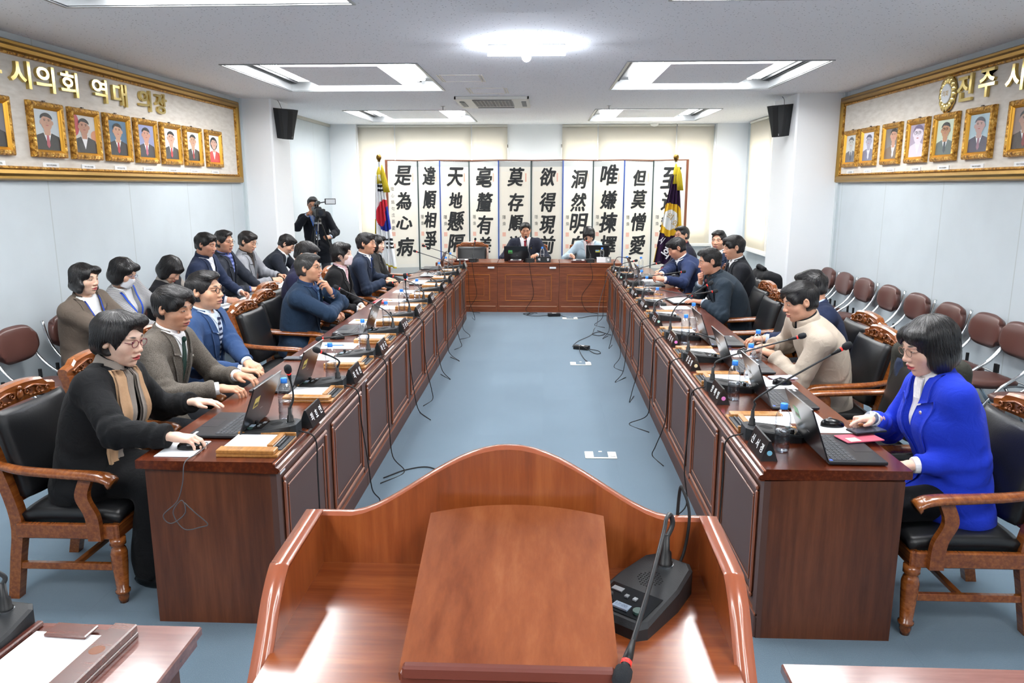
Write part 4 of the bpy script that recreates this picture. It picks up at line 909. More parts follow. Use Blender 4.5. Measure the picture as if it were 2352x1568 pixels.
phone('smartphone', 'lilac phone lying between the second and third right laptops', (1.40, 4.40, DT+.001), pi/2+.2, 'd6d2ea', .08, .15, 0, 'c8c4e0')
t = thing('phone_wallet', 'pink open phone wallet under the phone on the green sticker laptop', 'wallet', (1.42, 3.26, DT+.020), R(14))
MB().add(box(-.13, -.05, 0, .05, .05, .006, .002)).build('cover', M('c0566a', .5), t); MB().add(box(-.11, -.045, .0062, -.06, .0, .0072)).build('card', M('cfe3c4', .5), t)
tag(phone('smartphone', 'black smartphone touched by the blue jacket woman', (1.44, 3.32, DT+.032), R(-72), '16181c', .075, .16, 0, '4a4c58'), None)
t = thing('notebook', 'red covered notebook before the hand at chin man on the left desks', 'notebook', (-1.58, 7.3, DT)); MB().add(box(-.06, -.09, 0, .06, .09, .012, .002)).build('cover', M('c22a3a', .4), t); MB().add(box(-.055, -.088, .002, .062, .088, .010)).build('pages', MT['paper'], t)
def closed_laptop(label, x, y, rz, z=DT):
    t = thing('closed_laptop', label, 'laptop', (x, y, z), rz, 'closed laptops'); MB().add(box(-.17, -.115, .003, .17, .115, .014, .003)).build('base', M('26282c', .4), t)
    MB().add(box(-.17, -.115, .0145, .17, .115, .021, .003)).build('lid', M('b4b7bb', .3, .5), t); MB().add(box(-.15, -.1, 0, -.12, .1, .003)).add(box(.12, -.1, 0, .15, .1, .003)).build('rubber_feet', MT['rubber'], t); return t
closed_laptop('closed grey laptop on the far left desks, nearer of two', -1.42, 8.75, pi/2)
closed_laptop('closed grey laptop on the far left desks under loose cables', -1.42, 9.55, pi/2)
closed_laptop('closed dark folder like laptop before the fist at mouth man', 1.33, 7.42, pi/2+.1)
def loose_cable(label, pts, r=.0028, cat='cable', name='cable', col=None): return tag(MB().add(tube(spl(pts, 8), r, 6), 0, True).build(name, col or MT['rubber']), label, cat)
loose_cable('thin black cable coiled on the closed laptop on the far left desks', [(-1.3, 9.42, DT+.024)]+[(-1.42+.05*cos(k*1.3), 9.52+.07*sin(k*1.3), DT+.026+.006*(k % 3)+(.05 if k in (3, 6) else 0)) for k in range(9)]+[(-1.5, 9.7, DT+.025)])
loose_cable('black charger cable along the laptop of the folded arms man', [(-1.40, 5.55, DT+.005), (-1.35, 5.52, DT+.005), (-1.28, 5.58, DT+.005), (-1.3, 5.72, DT+.05), (-1.33, 5.8, DT+.03)])
loose_cable('mouse cable hanging in loops over the left front desk end', [(-1.48, 3.05, DT+.02), (-1.45, 3.10, DT+.012), (-1.44, 2.99, DT+.006), (-1.45, 2.885, DT+.004), (-1.46, 2.87, .66), (-1.49, 2.87, .58), (-1.55, 2.865, .52), (-1.52, 2.865, .485), (-1.46, 2.868, .53), (-1.47, 2.87, .585), (-1.51, 2.868, .53), (-1.47, 2.868, .46), (-1.40, 2.868, .47), (-1.37, 2.868, .485), (-1.42, 2.868, .535), (-1.46, 2.87, .575)], .0022, col=M('55585c', .5))
loose_cable('mouse cable beside the third right laptop', [(1.34, 5.0, DT+.02), (1.28, 4.95, DT+.05), (1.26, 4.85, DT+.03), (1.27, 4.74, DT+.006), (1.22, 4.66, DT+.003)], .0022)
loose_cable('second mouse cable over the second right laptop', [(1.33, 4.19, DT+.02), (1.25, 4.16, DT+.01), (1.20, 4.2, DT+.01), (1.16, 4.13, DT+.004), (1.14, 4.2, DT+.004), (1.22, 4.22, DT+.004)], .0022)
def spectacles_geo(mb, cx=0, cy=0, cz=0, r=.022, gap=.018, temple=.12, mat=0, thick=.0016, shape=.75):
    for s in (-1, 1):
        ring = [(cx+s*(gap/2+r)+r*cos(2*pi*k/16)*1.08, cy, cz+shape*r*sin(2*pi*k/16)) for k in range(17)]; mb.add(tube(ring, thick, 5, False), mat)
        mb.add(tube([(cx+s*(gap/2+2*r+.001), cy, cz+.004), (cx+s*(gap/2+2*r+.006), cy-.015, cz+.004), (cx+s*(gap/2+2*r+.006), cy-temple, cz)], thick, 5), mat)
    mb.add(tube([(cx-gap/2, cy, cz+.003), (cx, cy, cz+.006), (cx+gap/2, cy, cz+.003)], thick, 5), mat)
for l, x, y, rz in (('folded eyeglasses on the paper before the fist at mouth man', 1.19, 6.75, .6), ('eyeglasses lying beside the memo tray before the second right laptop', 1.24, 5.14, 2.2)):
    mb = MB(); spectacles_geo(mb, cz=.017); o = tag(mb.build('eyeglasses', M('2c3a66', .3)), l, 'eyeglasses'); o.location = (x, y, DT+.002); o.rotation_euler = (0, 0, rz)
# ============================================================ lectern
t = thing('lectern', 'polished reddish brown wooden lectern with a curved front panel in the foreground', 'lectern', (-.07, 1.3, 0))
LX = .42; LY = .225; SH = 1.035
topz = lambda x: 1.155+.165*max(0., 1-abs(x/.33)**1.0)**1.0 if False else 1.15+.155*(.5+.5*cos(pi*min(1., abs(x)/.345)))**.8
n = 32; xs = [-LX+2*LX*k/n for k in range(n+1)]
v = []; f = []
for x in xs:
    z = topz(x)
    v += [(x, LY, .04), (x, LY+.028, .04), (x, LY+.028, z-.006), (x, LY+.02, z), (x, LY+.006, z), (x, LY, z-.006)]
for i in range(n):
    for k in (0, 1, 5): f.append((i*6+k, i*6+(k+1) % 6, i*6+6+(k+1) % 6, i*6+6+k))
f += [tuple(range(6))[::-1], tuple(n*6+k for k in range(6))]
fe = [(i*6+k, i*6+k+1, i*6+6+k+1, i*6+6+k) for i in range(n) for k in (2, 3, 4)]
MB().add((v, f)).build('front_panel', MT['lectern_v'], t)
MB().add(([v[i*6+k] for i in range(n+1) for k in (2, 3, 4, 5)], [(i*4+k, i*4+k+1, i*4+5+k, i*4+4+k) for i in range(n) for k in range(3)]), 0, True).build('front_edge', MT['lectern_edge'], t)
side = spl([(LY, 1.152), (.14, 1.148), (.02, 1.143), (-.01, 1.138), (-.055, 1.10), (-.10, 1.04), (-.16, .975), (-.24, .93), (-.32, .91)], 5)
for s in (-1, 1):
    poly = [(float(y), float(z)) for y, z in side]
    MB().add(prism([(LY, .04)]+poly+[(-.32, .04)], s*LX-.014, s*LX+.014, 'x')).build('side_panel', MT['lectern_v'], t)
    vv = []; ff = []
    for y, z in poly: vv += [(s*LX-.018, y, z), (s*LX+.018, y, z), (s*LX+.018, y, z+.006), (s*LX-.018, y, z+.006)]
    for i in range(len(poly)-1):
        for k in range(4): ff.append((i*4+k, i*4+(k+1) % 4, i*4+4+(k+1) % 4, i*4+4+k))
    MB().add((vv, ff), 0, True).build('side_edge', MT['lectern_edge'], t)
MB().add(box(-LX+.014, -.30, SH-.03, LX-.014, LY, SH)).build('shelf', MT['lectern'], t)
MB().add(box(-LX+.014, -.28, 0, LX-.014, LY, .04)).build('plinth', MT['lectern_v'], t)
# sloping reading board with an arched top and a ledge
def rb(u, v):
    x = .018+.178*(2*u-1); y = -.205+.375*v+.030*(1-(2*u-1)**2)*v**6; return (x, y, 1.071+.108*v+.008*(1-(2*u-1)**2)*v**6)
MB().add(slab(rb, 16, 6, .018)).build('reading_board', wood('lectern_board_wood', '6e3519', '8e4e2c', 'a96942', 'y', .3, .4, .5, .6), t)
MB().add(box(-.152, -.218, 1.066, .188, -.20, 1.090, .004)).add(box(-.156, -.212, 1.05, .192, -.196, 1.075, .003)).build('ledge', M('6d3a30', .28, coat=.6), t)
for s in (-1, 1): MB().add(prism([(-.2, SH), (.175, SH), (.175, 1.155), (-.2, 1.048)], s*.15+.008, s*.15+.028, 'x')).build('board_support', MT['lectern'], t)
mic_unit('black gooseneck microphone console standing on the lectern shelf', (.212, 1.395, SH), R(-38), [(.264, 1.455, 1.17), (.258, 1.452, 1.192), (.247, 1.43, 1.193), (.235, 1.39, 1.178), (.19, 1.25, 1.14), (.135, 1.10, 1.09)], [(.30, 1.51, 1.08), (.31, 1.518, 1.16), (.30, 1.535, 1.205), (.295, 1.565, 1.18), (.29, 1.57, .9), (.28, 1.62, .5), (.27, 1.7, .02), (.3, 1.9, .006)], .92, True, None)

# front desks nearest the viewer
def plain_desk(label, x0, x1, y0, y1):
    t = thing('plain_desk', label, 'desk', (0, 0, 0)); TW = wood('front_desk_wood', '6a4038', '80524a', '94665c', 'x', .16, .7, .5)
    MB().add(box(x0, y0, DT-.025, x1, y1, DT, .004)).add(box(x0+.012, y0+.012, DT-.05, x1-.012, y1-.012, DT-.024)).build('desk_top', TW, t)
    for x in (x0+.05, x1-.08): MB().add(box(x, y0+.04, 0, x+.03, y1-.04, DT-.05)).build('end_panel', MT['desk_end'], t)
    MB().add(box(x0+.08, y1-.08, .08, x1-.08, y1-.05, DT-.05)).build('front_panel', MT['desk_panel'], t); return t
plain_desk('reddish brown desk corner at the bottom left of the photo', -2.35, -.865, 1.13, 1.735)
plain_desk('reddish brown desk edge at the bottom right of the photo', .565, 1.95, 1.06, 1.64)
def front_tray():
    t = thing('memo_tray', 'dark wooden memo tray with white paper on the bottom left desk', 'tray', (-1.15, 1.53, DT))
    MB().add(box(-.135, -.17, 0, .135, .165, .012, .002)).build('base', DKW, t)
    MB().add(box(.075, -.17, .0125, .135, .165, .034, .003)).build('lid_bar', DKW, t); MB().add(box(-.135, -.17, .012, -.118, .165, .026, .003)).build('side_rail', DKW, t)
    MB().add(box(-.112, -.165, .0121, .06, .13, .018)).build('memo_paper', MT['paper'], t)
    MB().add(box(-.075, .105, .0185, .035, .16, .028, .003)).build('clip_bar', DKW, t); MB().add(box(.066, -.16, .0121, .074, .16, .016)).build('pen_well', M('33363a', .5), t)
    MB().add(lathe([(.018, .0341), (.016, .0345)], 20), 0, False, T((.105, .05, 0))).build('emblem_print', M('7d4a30', .5), t); return t
front_tray().rotation_euler = (0, 0, R(-4))
mic_unit('black gooseneck microphone console cut by the bottom left corner', (-1.352, 1.62, DT), R(-8), [(-1.345, 1.69, .90), (-1.44, 1.6, 1.0), (-1.5, 1.45, 1.0), (-1.55, 1.3, .98)], None, 1.05)

# ============================================================ folding screen with calligraphy
NY, FY = 13.1, 13.3
SX = [(-2.67, NY), (-2.17, FY), (-1.77, NY), (-1.29, FY), (-.78, NY), (-.23, FY), (.30, NY), (.82, FY), (1.32, NY), (1.83, FY), (2.36, NY)]
CH = ['是為心病', '違順相爭', '天地懸隔', '毫釐有差', '莫存順逆', '欲得現前', '洞然明白', '唯嫌揀擇', '但莫憎愛', '至道無難']
# height of each character's centre and its height (m)
CZ = [[(2.02, .36), (1.60, .33), (1.23, .25), (.82, .36)], [(2.02, .34), (1.62, .34), (1.28, .3), (.93, .36)], [(2.0, .34), (1.61, .29), (1.26, .36), (.88, .34)], [(2.0, .38), (1.58, .36), (1.2, .36), (.86, .3)], [(2.0, .34), (1.58, .34), (1.23, .3), (.87, .32)], [(2.0, .34), (1.58, .36), (1.2, .34), (.86, .34)], [(1.96, .34), (1.58, .34), (1.22, .38), (.88, .3)], [(2.03, .38), (1.62, .34), (1.24, .38), (.86, .36)], [(1.98, .3), (1.63, .34), (1.25, .34), (.86, .36)], [(1.98, .38), (1.6, .34), (1.24, .36), (.86, .36)]]
scr = thing('folding_screen', 'ten panel folding screen with large black calligraphy behind the head desk', 'screen', (0, 0, 0))
INK = M('262829', .7); SEAL = M('e8b8a4', .7); SEAL2 = M('d87a68', .7)
zt, zb = 2.265, .06
for i in range(10):
    (xa, ya), (xb, yb) = SX[i], SX[i+1]; L = math.hypot(xb-xa, yb-ya); ux = ((xb-xa)/L, (yb-ya)/L, 0); nz = (ux[1], -ux[0], 0)
    def P(s, z, o=0.): return (xa+ux[0]*s+nz[0]*o, ya+ux[1]*s+nz[1]*o, z)
    def pb(s0, s1, z0, z1, o0, o1): return [P(s, z, o) for z in (z0, z1) for o in (o1, o0) for s in (s0, s1)], [(0, 2, 3, 1), (4, 5, 7, 6), (0, 1, 5, 4), (2, 6, 7, 3), (0, 4, 6, 2), (1, 3, 7, 5)]
    mb = MB().add(pb(.004, L-.004, zb, zt, -.018, 0), 0)
    mb.add(pb(.02, L-.02, .46, zt-.1, 0, .001), 1); mb.add(pb(.055, L-.055, .52, zt-.18, .001, .0015), 2); mb.add(pb(.012, L-.012, zt-.1, zt-.02, 0, .0008), 3); mb.add(pb(.012, L-.012, zb+.02, .46, 0, .0008), 3)
    pn = mb.build('panel', [M('dfe2de', .7), M('ece8dc', .75, bump=(90., .05)), M('efe9da', .75, bump=(90., .05)), M('b9bcb9', .7)], scr)
    MB().add(pb(0, L, zt, zt+.016, -.02, .004)).add(pb(0, L, zt-.02, zt, -.02, 0)).build('top_rail', M('7a4a34', .4), pn)
    mb = MB()
    for k, ch in enumerate(CH[i]):
        z, h = CZ[i][k]; w = min(h*.92, L*.66) if ch not in '心' else L*.6
        for q in range(7):
            a_ = q*pi/3; rr_ = .0105 if q < 6 else 0
            mb.add(text_at(ch, P(L*.53+rr_*cos(a_), z+rr_*sin(a_)*.8, .0015), ux, (0, 0, 1), w*.82, h*.87, 0, lift=.002+.0002*q, shear=.17, jit=.014))
    mb.build('calligraphy', INK, pn)
    mb = MB()
    sig = '陸心銘句戊辰夏' if i == 0 else '隱煥'
    for k, ch in enumerate(sig): mb.add(text_at(ch, P(L*.17, (1.8-.11*k) if i == 0 else 1.33-.11*k, .0015), ux, (0, 0, 1), .055, .065, .0, lift=.002))
    mb.build('signature', M('55564f', .7), pn)
    mb = MB()
    for k in (0, 1): mb.add(pb(L*.17-.03, L*.17+.03, 1.04-.2*k-.035, 1.04-.2*k+.035, .0015, .003))
    mb.build('seal', SEAL, pn); MB().add(pb(L*.83-.012, L*.83+.012, 1.92, 2.06, .0015, .003)).build('top_seal', SEAL, pn)
    if i: MB().add(pb(-.008, .010, zb, zt, .0, .012)).build('hinge_cloth', M('2f4f9a' if i % 2 == 0 else '3c4a48', .7), pn)
for x, y in (SX[0], SX[-1]): MB().add(box(x-.02, y-.012, zb, x+.02, y+.02, zt+.016)).build('edge_post', M('7a4a34', .4), scr)
mb = None
for x, y in SX[::2]: MB().add(box(x-.02, y-.012, 0, x+.02, y+.02, zb)).build('foot', M('5a3a2a', .5), scr)

# ============================================================ flags
def flagpole(t, x, y, zt):
    MB().add(lathe([(.17, 0), (.17, .02), (.14, .04), (.05, .07), (.03, .12)], 24), 0, True, T((x, y, 0))).build('base', MT['brass'], t)
    MB().add(tube([(x, y, .1), (x, y, zt)], .014, 12)).build('pole', MT['chrome'], t)
    MB().add(ball((x, y, zt+.045), (.042, .042, .05), 16, 10), 0, True).add(lathe([(.02, -.02), (.024, 0)], 12), 0, False, T((x, y, zt+.0))).build('finial', MT['brass'], t)
YEL = M('c9b21e', .6, bump=(260., .6))
def tassel(t, x, y, z, L, dx=0):
    mb = MB()
    for k in range(16):
        a = 2*pi*k/16; mb.add(tube(spl([(x, y-.02, z), (x+.03*cos(a)+dx*.3, y-.03+.02*sin(a), z-L*.35), (x+.045*cos(a)+dx, y-.035+.03*sin(a), z-L)], 3), .008, 5), 0, True)
    mb.build('tassel', YEL, t)
def hanging_flag(t, name, mats, colour, x, y, z1, z0, tl, tr, bl, br, folds=4):
    """draped cloth: left/right edge x offsets at the top and the bottom; colour(u, v, px, pz) -> material index"""
    nu, nv = 44, 110; v = []; f = []; mi = []
    for j in range(nv+1):
        s = j/nv
        for i in range(nu+1):
            u = i/nu; l = tl+(bl-tl)*s**.9; r = tr+(br-tr)*s**.85
            amp = .02+.03*s; ph = folds*2*pi*u
            v.append((x+l+(r-l)*u+.006*sin(ph*.7+3*s), y-.05+amp*sin(ph)+.02*u, z1+(z0-z1)*s-(.10*(u-.5)*s if True else 0)))
    for j in range(nv):
        for i in range(nu):
            f.append((j*(nu+1)+i, j*(nu+1)+i+1, (j+1)*(nu+1)+i+1, (j+1)*(nu+1)+i)); p = v[j*(nu+1)+i]; q = v[(j+1)*(nu+1)+i+1]
            mi.append(colour((i+.5)/nu, (j+.5)/nv, (p[0]+q[0])/2-x, (p[2]+q[2])/2))
    mb = MB()
    for fc, m in zip(f, mi): pass
    mb.v = v; mb.f = f; mb.mi = mi; mb.sm = [True]*len(f); o = mb.build(name, mats, t)
    md = o.modifiers.new('cloth', 'SOLIDIFY'); md.thickness = .004; return o
FXL, FYL = -2.60, 12.2
t = thing('national_flag', 'white national flag with a red and blue disc furled on its pole', 'flag', (0, 0, 0)); flagpole(t, FXL, FYL, 2.24); tassel(t, FXL-.0, FYL, 2.14, .26); tassel(t, FXL+.05, FYL-.02, 2.17, .42, .07)
def kcol(u, v, px, pz):
    cx, cz, r = .085, 1.39, .225; X = (px-cx)/.142; Z = (pz-cz)/.25
    if X*X+Z*Z < 1:
        w = X*.35+Z
        a = X*cos(.35)+Z*sin(.35); b = -X*sin(.35)+Z*cos(.35)
        top = b > 0
        if (a+.5)**2+b*b < .25: top = True
        if (a-.5)**2+b*b < .25: top = False
        return 1 if top else 2
    def bars(x0, x1, z0, n, gap, broken=()):
        for k in range(n):
            if x0 < px < x1 and z0-k*gap-.035 < pz < z0-k*gap: return not (k in broken and abs(px-(x0+(x1-x0)*.42)) < .012)
        return False
    if bars(-.03, .075, 1.93, 3, .065): return 3
    if bars(.07, .20, 1.03, 3, .062, (0, 1, 2)): return 3
    if (u < .035 and v > .5) or v > .985 or (v > .93 and u < .45) : return 4
    return 0
hanging_flag(t, 'flag_cloth', [MT['fabric']('flag_white', 'eceef0', 'f6f7f8'), MT['fabric']('flag_red', 'c8283a', 'd83a4a'), MT['fabric']('flag_blue', '20308a', '2c3fa0'), MT['fabric']('flag_black', '1a1a1e', '2a2a2e'), YEL], kcol, FXL, FYL, 2.02, .60, -.05, .05, -.12, .23)
FXR, FYR = 2.02, 12.2
t = thing('council_flag', 'dark purple flag with a yellow emblem furled before the screen', 'flag', (0, 0, 0)); flagpole(t, FXR, FYR, 2.235); tassel(t, FXR, FYR, 2.18, .30); tassel(t, FXR+.04, FYR-.02, 2.14, .36, .03)
def pcol(u, v, px, pz):
    X = (px+.06)/.125; Z = (pz-1.33)/.155; r = math.hypot(X, Z); a = math.atan2(Z, X)
    if r < 1: return 2
    if r < 1.55+.16*abs(sin(a*4.5)) and abs(Z) < 1.75: return 1
    if u < .05 and v > .82: return 1
    return 0
PURP = MT['fabric']('flag_purple', '22102c', '34193f')
hanging_flag(t, 'flag_cloth', [PURP, MT['fabric']('flag_gold', 'd8aa22', 'e8bf36'), MT['fabric']('flag_disc', 'e4e6e6', 'eff0ee')], pcol, FXR, FYR, 2.02, .62, -.05, .05, -.30, .16)
MB().add(text_at('의', (FXR-.075, FYR-.095, 1.39), (.85, 0, -.52), (.52, 0, .85), .09, .10, .0)).add(text_at('회', (FXR-.0, FYR-.1, 1.28), (.85, 0, -.52), (.52, 0, .85), .09, .10, .0)).build('emblem_letters', M('b08a30', .5), t)
MB().add(text_at('회', (FXR-.11, FYR-.10, .83), (.8, 0, -.6), (.6, 0, .8), .14, .17, .02)).add(text_at('시', (FXR-.19, FYR-.10, 1.02), (.8, 0, -.6), (.6, 0, .8), .06, .12, .02)).build('flag_letters', M('e8e6ea', .6), t)

# ============================================================ video camera on a tripod
t = thing('video_camera', 'black broadcast video camera with a flip screen on the tripod by the left back wall', 'camera', (-3.40, 11.45, 1.415), R(-155))
K = M('17181a', .45)
MB().add(box(-.055, -.17, 0, .055, .13, .13, .015)).build('camera_body', K, t)
MB().add(box(-.07, .22, -.005, .07, .36, .105, .012)).build('lens_hood', K, t); MB().add(tube([(0, .1, .05), (0, .25, .05)], .052, 18)).build('lens_barrel', K, t)
MB().add(lathe([(.04, .362), (.03, .3625), (.001, .363)], 18), 0, False, T((0, 0, .05), (-pi/2, 0, 0))).build('front_glass', M('20242c', .05), t)
MB().add(tube([(0, -.15, .17), (0, .12, .18)], .016, 10)).add(box(-.012, -.13, .12, .012, -.1, .17)).add(box(-.012, .08, .12, .012, .11, .175)).build('top_handle', K, t)
MB().add(tube([(.0, .1, .19), (0, .21, .19)], .028, 12)).build('microphone_tube', M('4a4f4c', .5), t)
MB().add(tube([(-.03, .15, .19), (-.10, .14, .20)], .008, 8)).add(box(-.26, .13, .165, -.10, .145, .25, .004)).build('flip_screen', K, t); MB().add(box(-.25, .1452, .175, -.115, .1462, .24)).build('flip_screen_label', M('e4e8ec', .3), t)
MB().add(box(-.035, -.26, .05, .035, -.15, .11, .012)).build('viewfinder', K, t)
t = thing('tripod', 'black camera tripod standing by the left back wall', 'tripod', (-3.40, 11.47, .015))
MB().add(lathe([(.05, 1.3), (.05, 1.34), (.035, 1.36), (.035, 1.385), (.06, 1.39), (.06, 1.398)], 16)).build('head', K, t); MB().add(lathe([(.052, 1.275), (.052, 1.30)], 16)).build('bowl_ring', MT['steel'], t)
for k in range(3):
    a = R(-90+120*k); q = lambda r, z, o=0: (r*cos(a)-o*sin(a), r*sin(a)+o*cos(a), z)
    mb = MB()
    for o in (-.022, .022): mb.add(tube([q(.05, 1.27, o), q(.30, .55, o)], .010, 8))
    mb.add(tube([q(.24, .72), q(.48, .02)], .012, 8)); lg = mb.build('leg', K, t); MB().add(ball(q(.485, .02), .02, 8, 6)).build('rubber_foot', MT['rubber'], lg)
MB().add(tube([(.02, -.05, 1.34), (.12, -.42, 1.18)], .008, 8)).build('pan_handle', K, t)

# ============================================================ floor boxes, adapters, loose cables
def floor_box():
    t = thing('floor_outlet', 'f', 'outlet'); MB().add(box(-.11, -.065, 0, .11, .065, .008, .002)).build('plate', M('e3e3dd', .35), t)
    MB().add(box(-.05, -.05, .0082, .05, .06, .0105)).build('carpet_lid', MT['carpet'], t)
    MB().add(box(-.012, .045, .0106, .012, .06, .013)).build('lid_latch', M('f2f2ee', .3), t); MB().add(box(.065, -.045, .0082, .1, .03, .02, .003)).build('plug', M('f4f4f4', .4), t); return t
for y, x, l in ((5.09, .405, 'pale floor outlet plate nearest the lectern'), (7.9, .395, 'pale floor outlet plate in the middle of the aisle'), (10.74, .375, 'pale floor outlet plate near the head desk')): place('fb', floor_box, (x, y, 0), 0, l, 'floor outlets')
def adapter(label, x, y, rz):
    t = thing('power_adapter', label, 'adapter', (x, y, 0), rz); MB().add(box(-.09, -.04, 0, .09, .04, .045, .006)).build('case', MT['black'], t); MB().add(box(-.03, -.02, .0452, .03, .02, .0458)).build('spec_label', M('d8dadc', .5), t)
adapter('black power adapter in the middle of the aisle on the carpet', .44, 8.65, -.4); adapter('black power adapter near the head desk on the carpet', .15, 10.93, .15)
loose_cable('cable looped from the aisle adapter to the middle floor outlet', [(.53, 8.6, .012), (.62, 8.55, .006), (.64, 8.42, .006), (.58, 8.4, .006), (.5, 8.5, .03), (.42, 8.6, .055), (.41, 8.45, .02), (.44, 8.15, .006), (.47, 7.97, .012)], .004)
loose_cable('cable from the aisle adapter running up to the right desks', [(.37, 8.7, .02), (.34, 8.8, .006), (.42, 9.1, .006), (.6, 9.5, .006), (.66, 9.9, .006), (.72, 10.2, .02), (.76, 10.35, .3), (.84, 10.33, .6), (.868, 10.3, .72)], .004, col=M('5c5f62', .5))
loose_cable('cable between the head desk adapter and its floor outlet', [(.25, 10.93, .012), (.3, 10.85, .006), (.35, 10.8, .006), (.38, 10.76, .012)], .004)
loose_cable('cable along the head desk foot to the right', [(.45, 10.72, .012), (.55, 10.8, .006), (.7, 10.95, .006), (.85, 10.97, .006), (1.0, 11.0, .006)], .004)
loose_cable('cable bundle along the head desk foot to the left', [(.06, 10.93, .012), (-.1, 10.9, .006), (-.22, 10.95, .006), (-.3, 11.1, .006), (-.2, 11.15, .006), (-.25, 11.0, .006), (-.15, 11.12, .006)], .004)
loose_cable('black cable running on the carpet from the left desks toward the lectern', [(-1.02, 4.6, .006), (-.9, 4.75, .006), (-.75, 4.8, .006), (-.6, 4.6, .006), (-.52, 4.35, .006)], .004)
loose_cable('thick cable coil on the carpet beside the right desk row far end', [(.7, 9.8, .006), (.78, 9.6, .006), (.7, 9.45, .006), (.62, 9.55, .006), (.72, 9.7, .006), (.85, 9.5, .006)], .004)
# ============================================================ people: signed distance modelling + surface nets
A3 = lambda *p: np.array(p, float)
def nrm(v): v = np.asarray(v, float); return v/(np.linalg.norm(v)+1e-12)
def s_cap(P, a, b, ra, rb):
    a = A3(*a); ba = A3(*b)-a; pa = P-a; t = np.clip(pa@ba/(ba@ba+1e-12), 0, 1); return np.linalg.norm(pa-t[:, None]*ba, axis=1)-(ra+(rb-ra)*t)
def s_ell(P, c, r, Q=None):
    q = P-A3(*c)
    if Q is not None: q = q@Q
    q = q/A3(*r); k0 = np.linalg.norm(q, axis=1); k1 = np.linalg.norm(q/A3(*r), axis=1)+1e-9; return k0*(k0-1)/k1
def smin(a, b, k): h = np.clip(.5+.5*(b-a)/k, 0, 1); return b*(1-h)+a*h-k*h*(1-h)
def smax(a, b, k): return -smin(-a, -b, k)
def mesh_sdf(fn, lo, hi, h, newton=True):
    lo = A3(*lo); n = np.ceil((A3(*hi)-lo)/(4*h)).astype(int)+1
    cg = np.stack(np.meshgrid(*[np.arange(k+1) for k in n], indexing='ij'), -1); cd = fn(lo+cg.reshape(-1, 3)*4*h).reshape(n+1)
    mn = np.full(n, 1e9)
    for i in (0, 1):
        for j in (0, 1):
            for k in (0, 1): mn = np.minimum(mn, np.abs(cd[i:n[0]+i, j:n[1]+j, k:n[2]+k]))
    act = mn < 4*h*1.55
    N = n*4+1; D = np.repeat(np.repeat(np.repeat(cd, 4, 0), 4, 1), 4, 2)[:N[0], :N[1], :N[2]].copy()
    mask = np.zeros(N, bool); ai = np.argwhere(act)*4
    off = np.stack(np.meshgrid(*[np.arange(5)]*3, indexing='ij'), -1).reshape(-1, 3); idx = (ai[:, None, :]+off[None]).reshape(-1, 3)
    mask[idx[:, 0], idx[:, 1], idx[:, 2]] = True; idx = np.argwhere(mask)
    if len(idx) == 0: return np.zeros((0, 3)), np.zeros((0, 4), int)
    D[mask] = fn(lo+idx*h)
    S = D < 0; c = np.zeros(N-1, int)
    for i in (0, 1):
        for j in (0, 1):
            for k in (0, 1): c += S[i:N[0]-1+i, j:N[1]-1+j, k:N[2]-1+k]
    ci = np.argwhere((c > 0) & (c < 8)); vid = np.full(N-1, -1); vid[tuple(ci.T)] = np.arange(len(ci))
    cor = off[[0]]*0+np.array([[i, j, k] for i in (0, 1) for j in (0, 1) for k in (0, 1)])
    dv = np.stack([D[tuple((ci+o).T)] for o in cor], 1); V = np.zeros((len(ci), 3)); cnt = np.zeros(len(ci))
    for a in range(8):
        for b in range(a+1, 8):
            if np.abs(cor[a]-cor[b]).sum() != 1: continue
            m = (dv[:, a] < 0) != (dv[:, b] < 0); t = dv[m, a]/(dv[m, a]-dv[m, b]); V[m] += cor[a]+t[:, None]*(cor[b]-cor[a]); cnt[m] += 1
    V = lo+(ci+V/np.maximum(cnt, 1)[:, None])*h; F = []
    for ax in range(3):
        o1, o2 = [(1, 2), (2, 0), (0, 1)][ax]; sl0 = [slice(None)]*3; sl1 = [slice(None)]*3; sl0[ax] = slice(0, -1); sl1[ax] = slice(1, None)
        e = np.argwhere(S[tuple(sl0)] != S[tuple(sl1)]); e = e[(e[:, o1] > 0) & (e[:, o2] > 0) & (e[:, o1] < N[o1]-1) & (e[:, o2] < N[o2]-1)]
        if len(e) == 0: continue
        d1 = np.zeros(3, int); d1[o1] = 1; d2 = np.zeros(3, int); d2[o2] = 1
        q = np.stack([vid[tuple((e-d1-d2).T)], vid[tuple((e-d2).T)], vid[tuple(e.T)], vid[tuple((e-d1).T)]], 1)
        flip = ~S[tuple(e.T)]; q[flip] = q[flip][:, ::-1]; F.append(q)
    F = np.concatenate(F); F = F[(F >= 0).all(1)]
    if newton:
        e = h*.5; d = fn(V); g = np.stack([fn(V+e*np.eye(3)[k])-fn(V-e*np.eye(3)[k]) for k in range(3)], 1)/(2*e)
        gl = np.maximum((g*g).sum(1), .2); V = V-np.clip(d/gl, -h*.8, h*.8)[:, None]*g
    return V, F
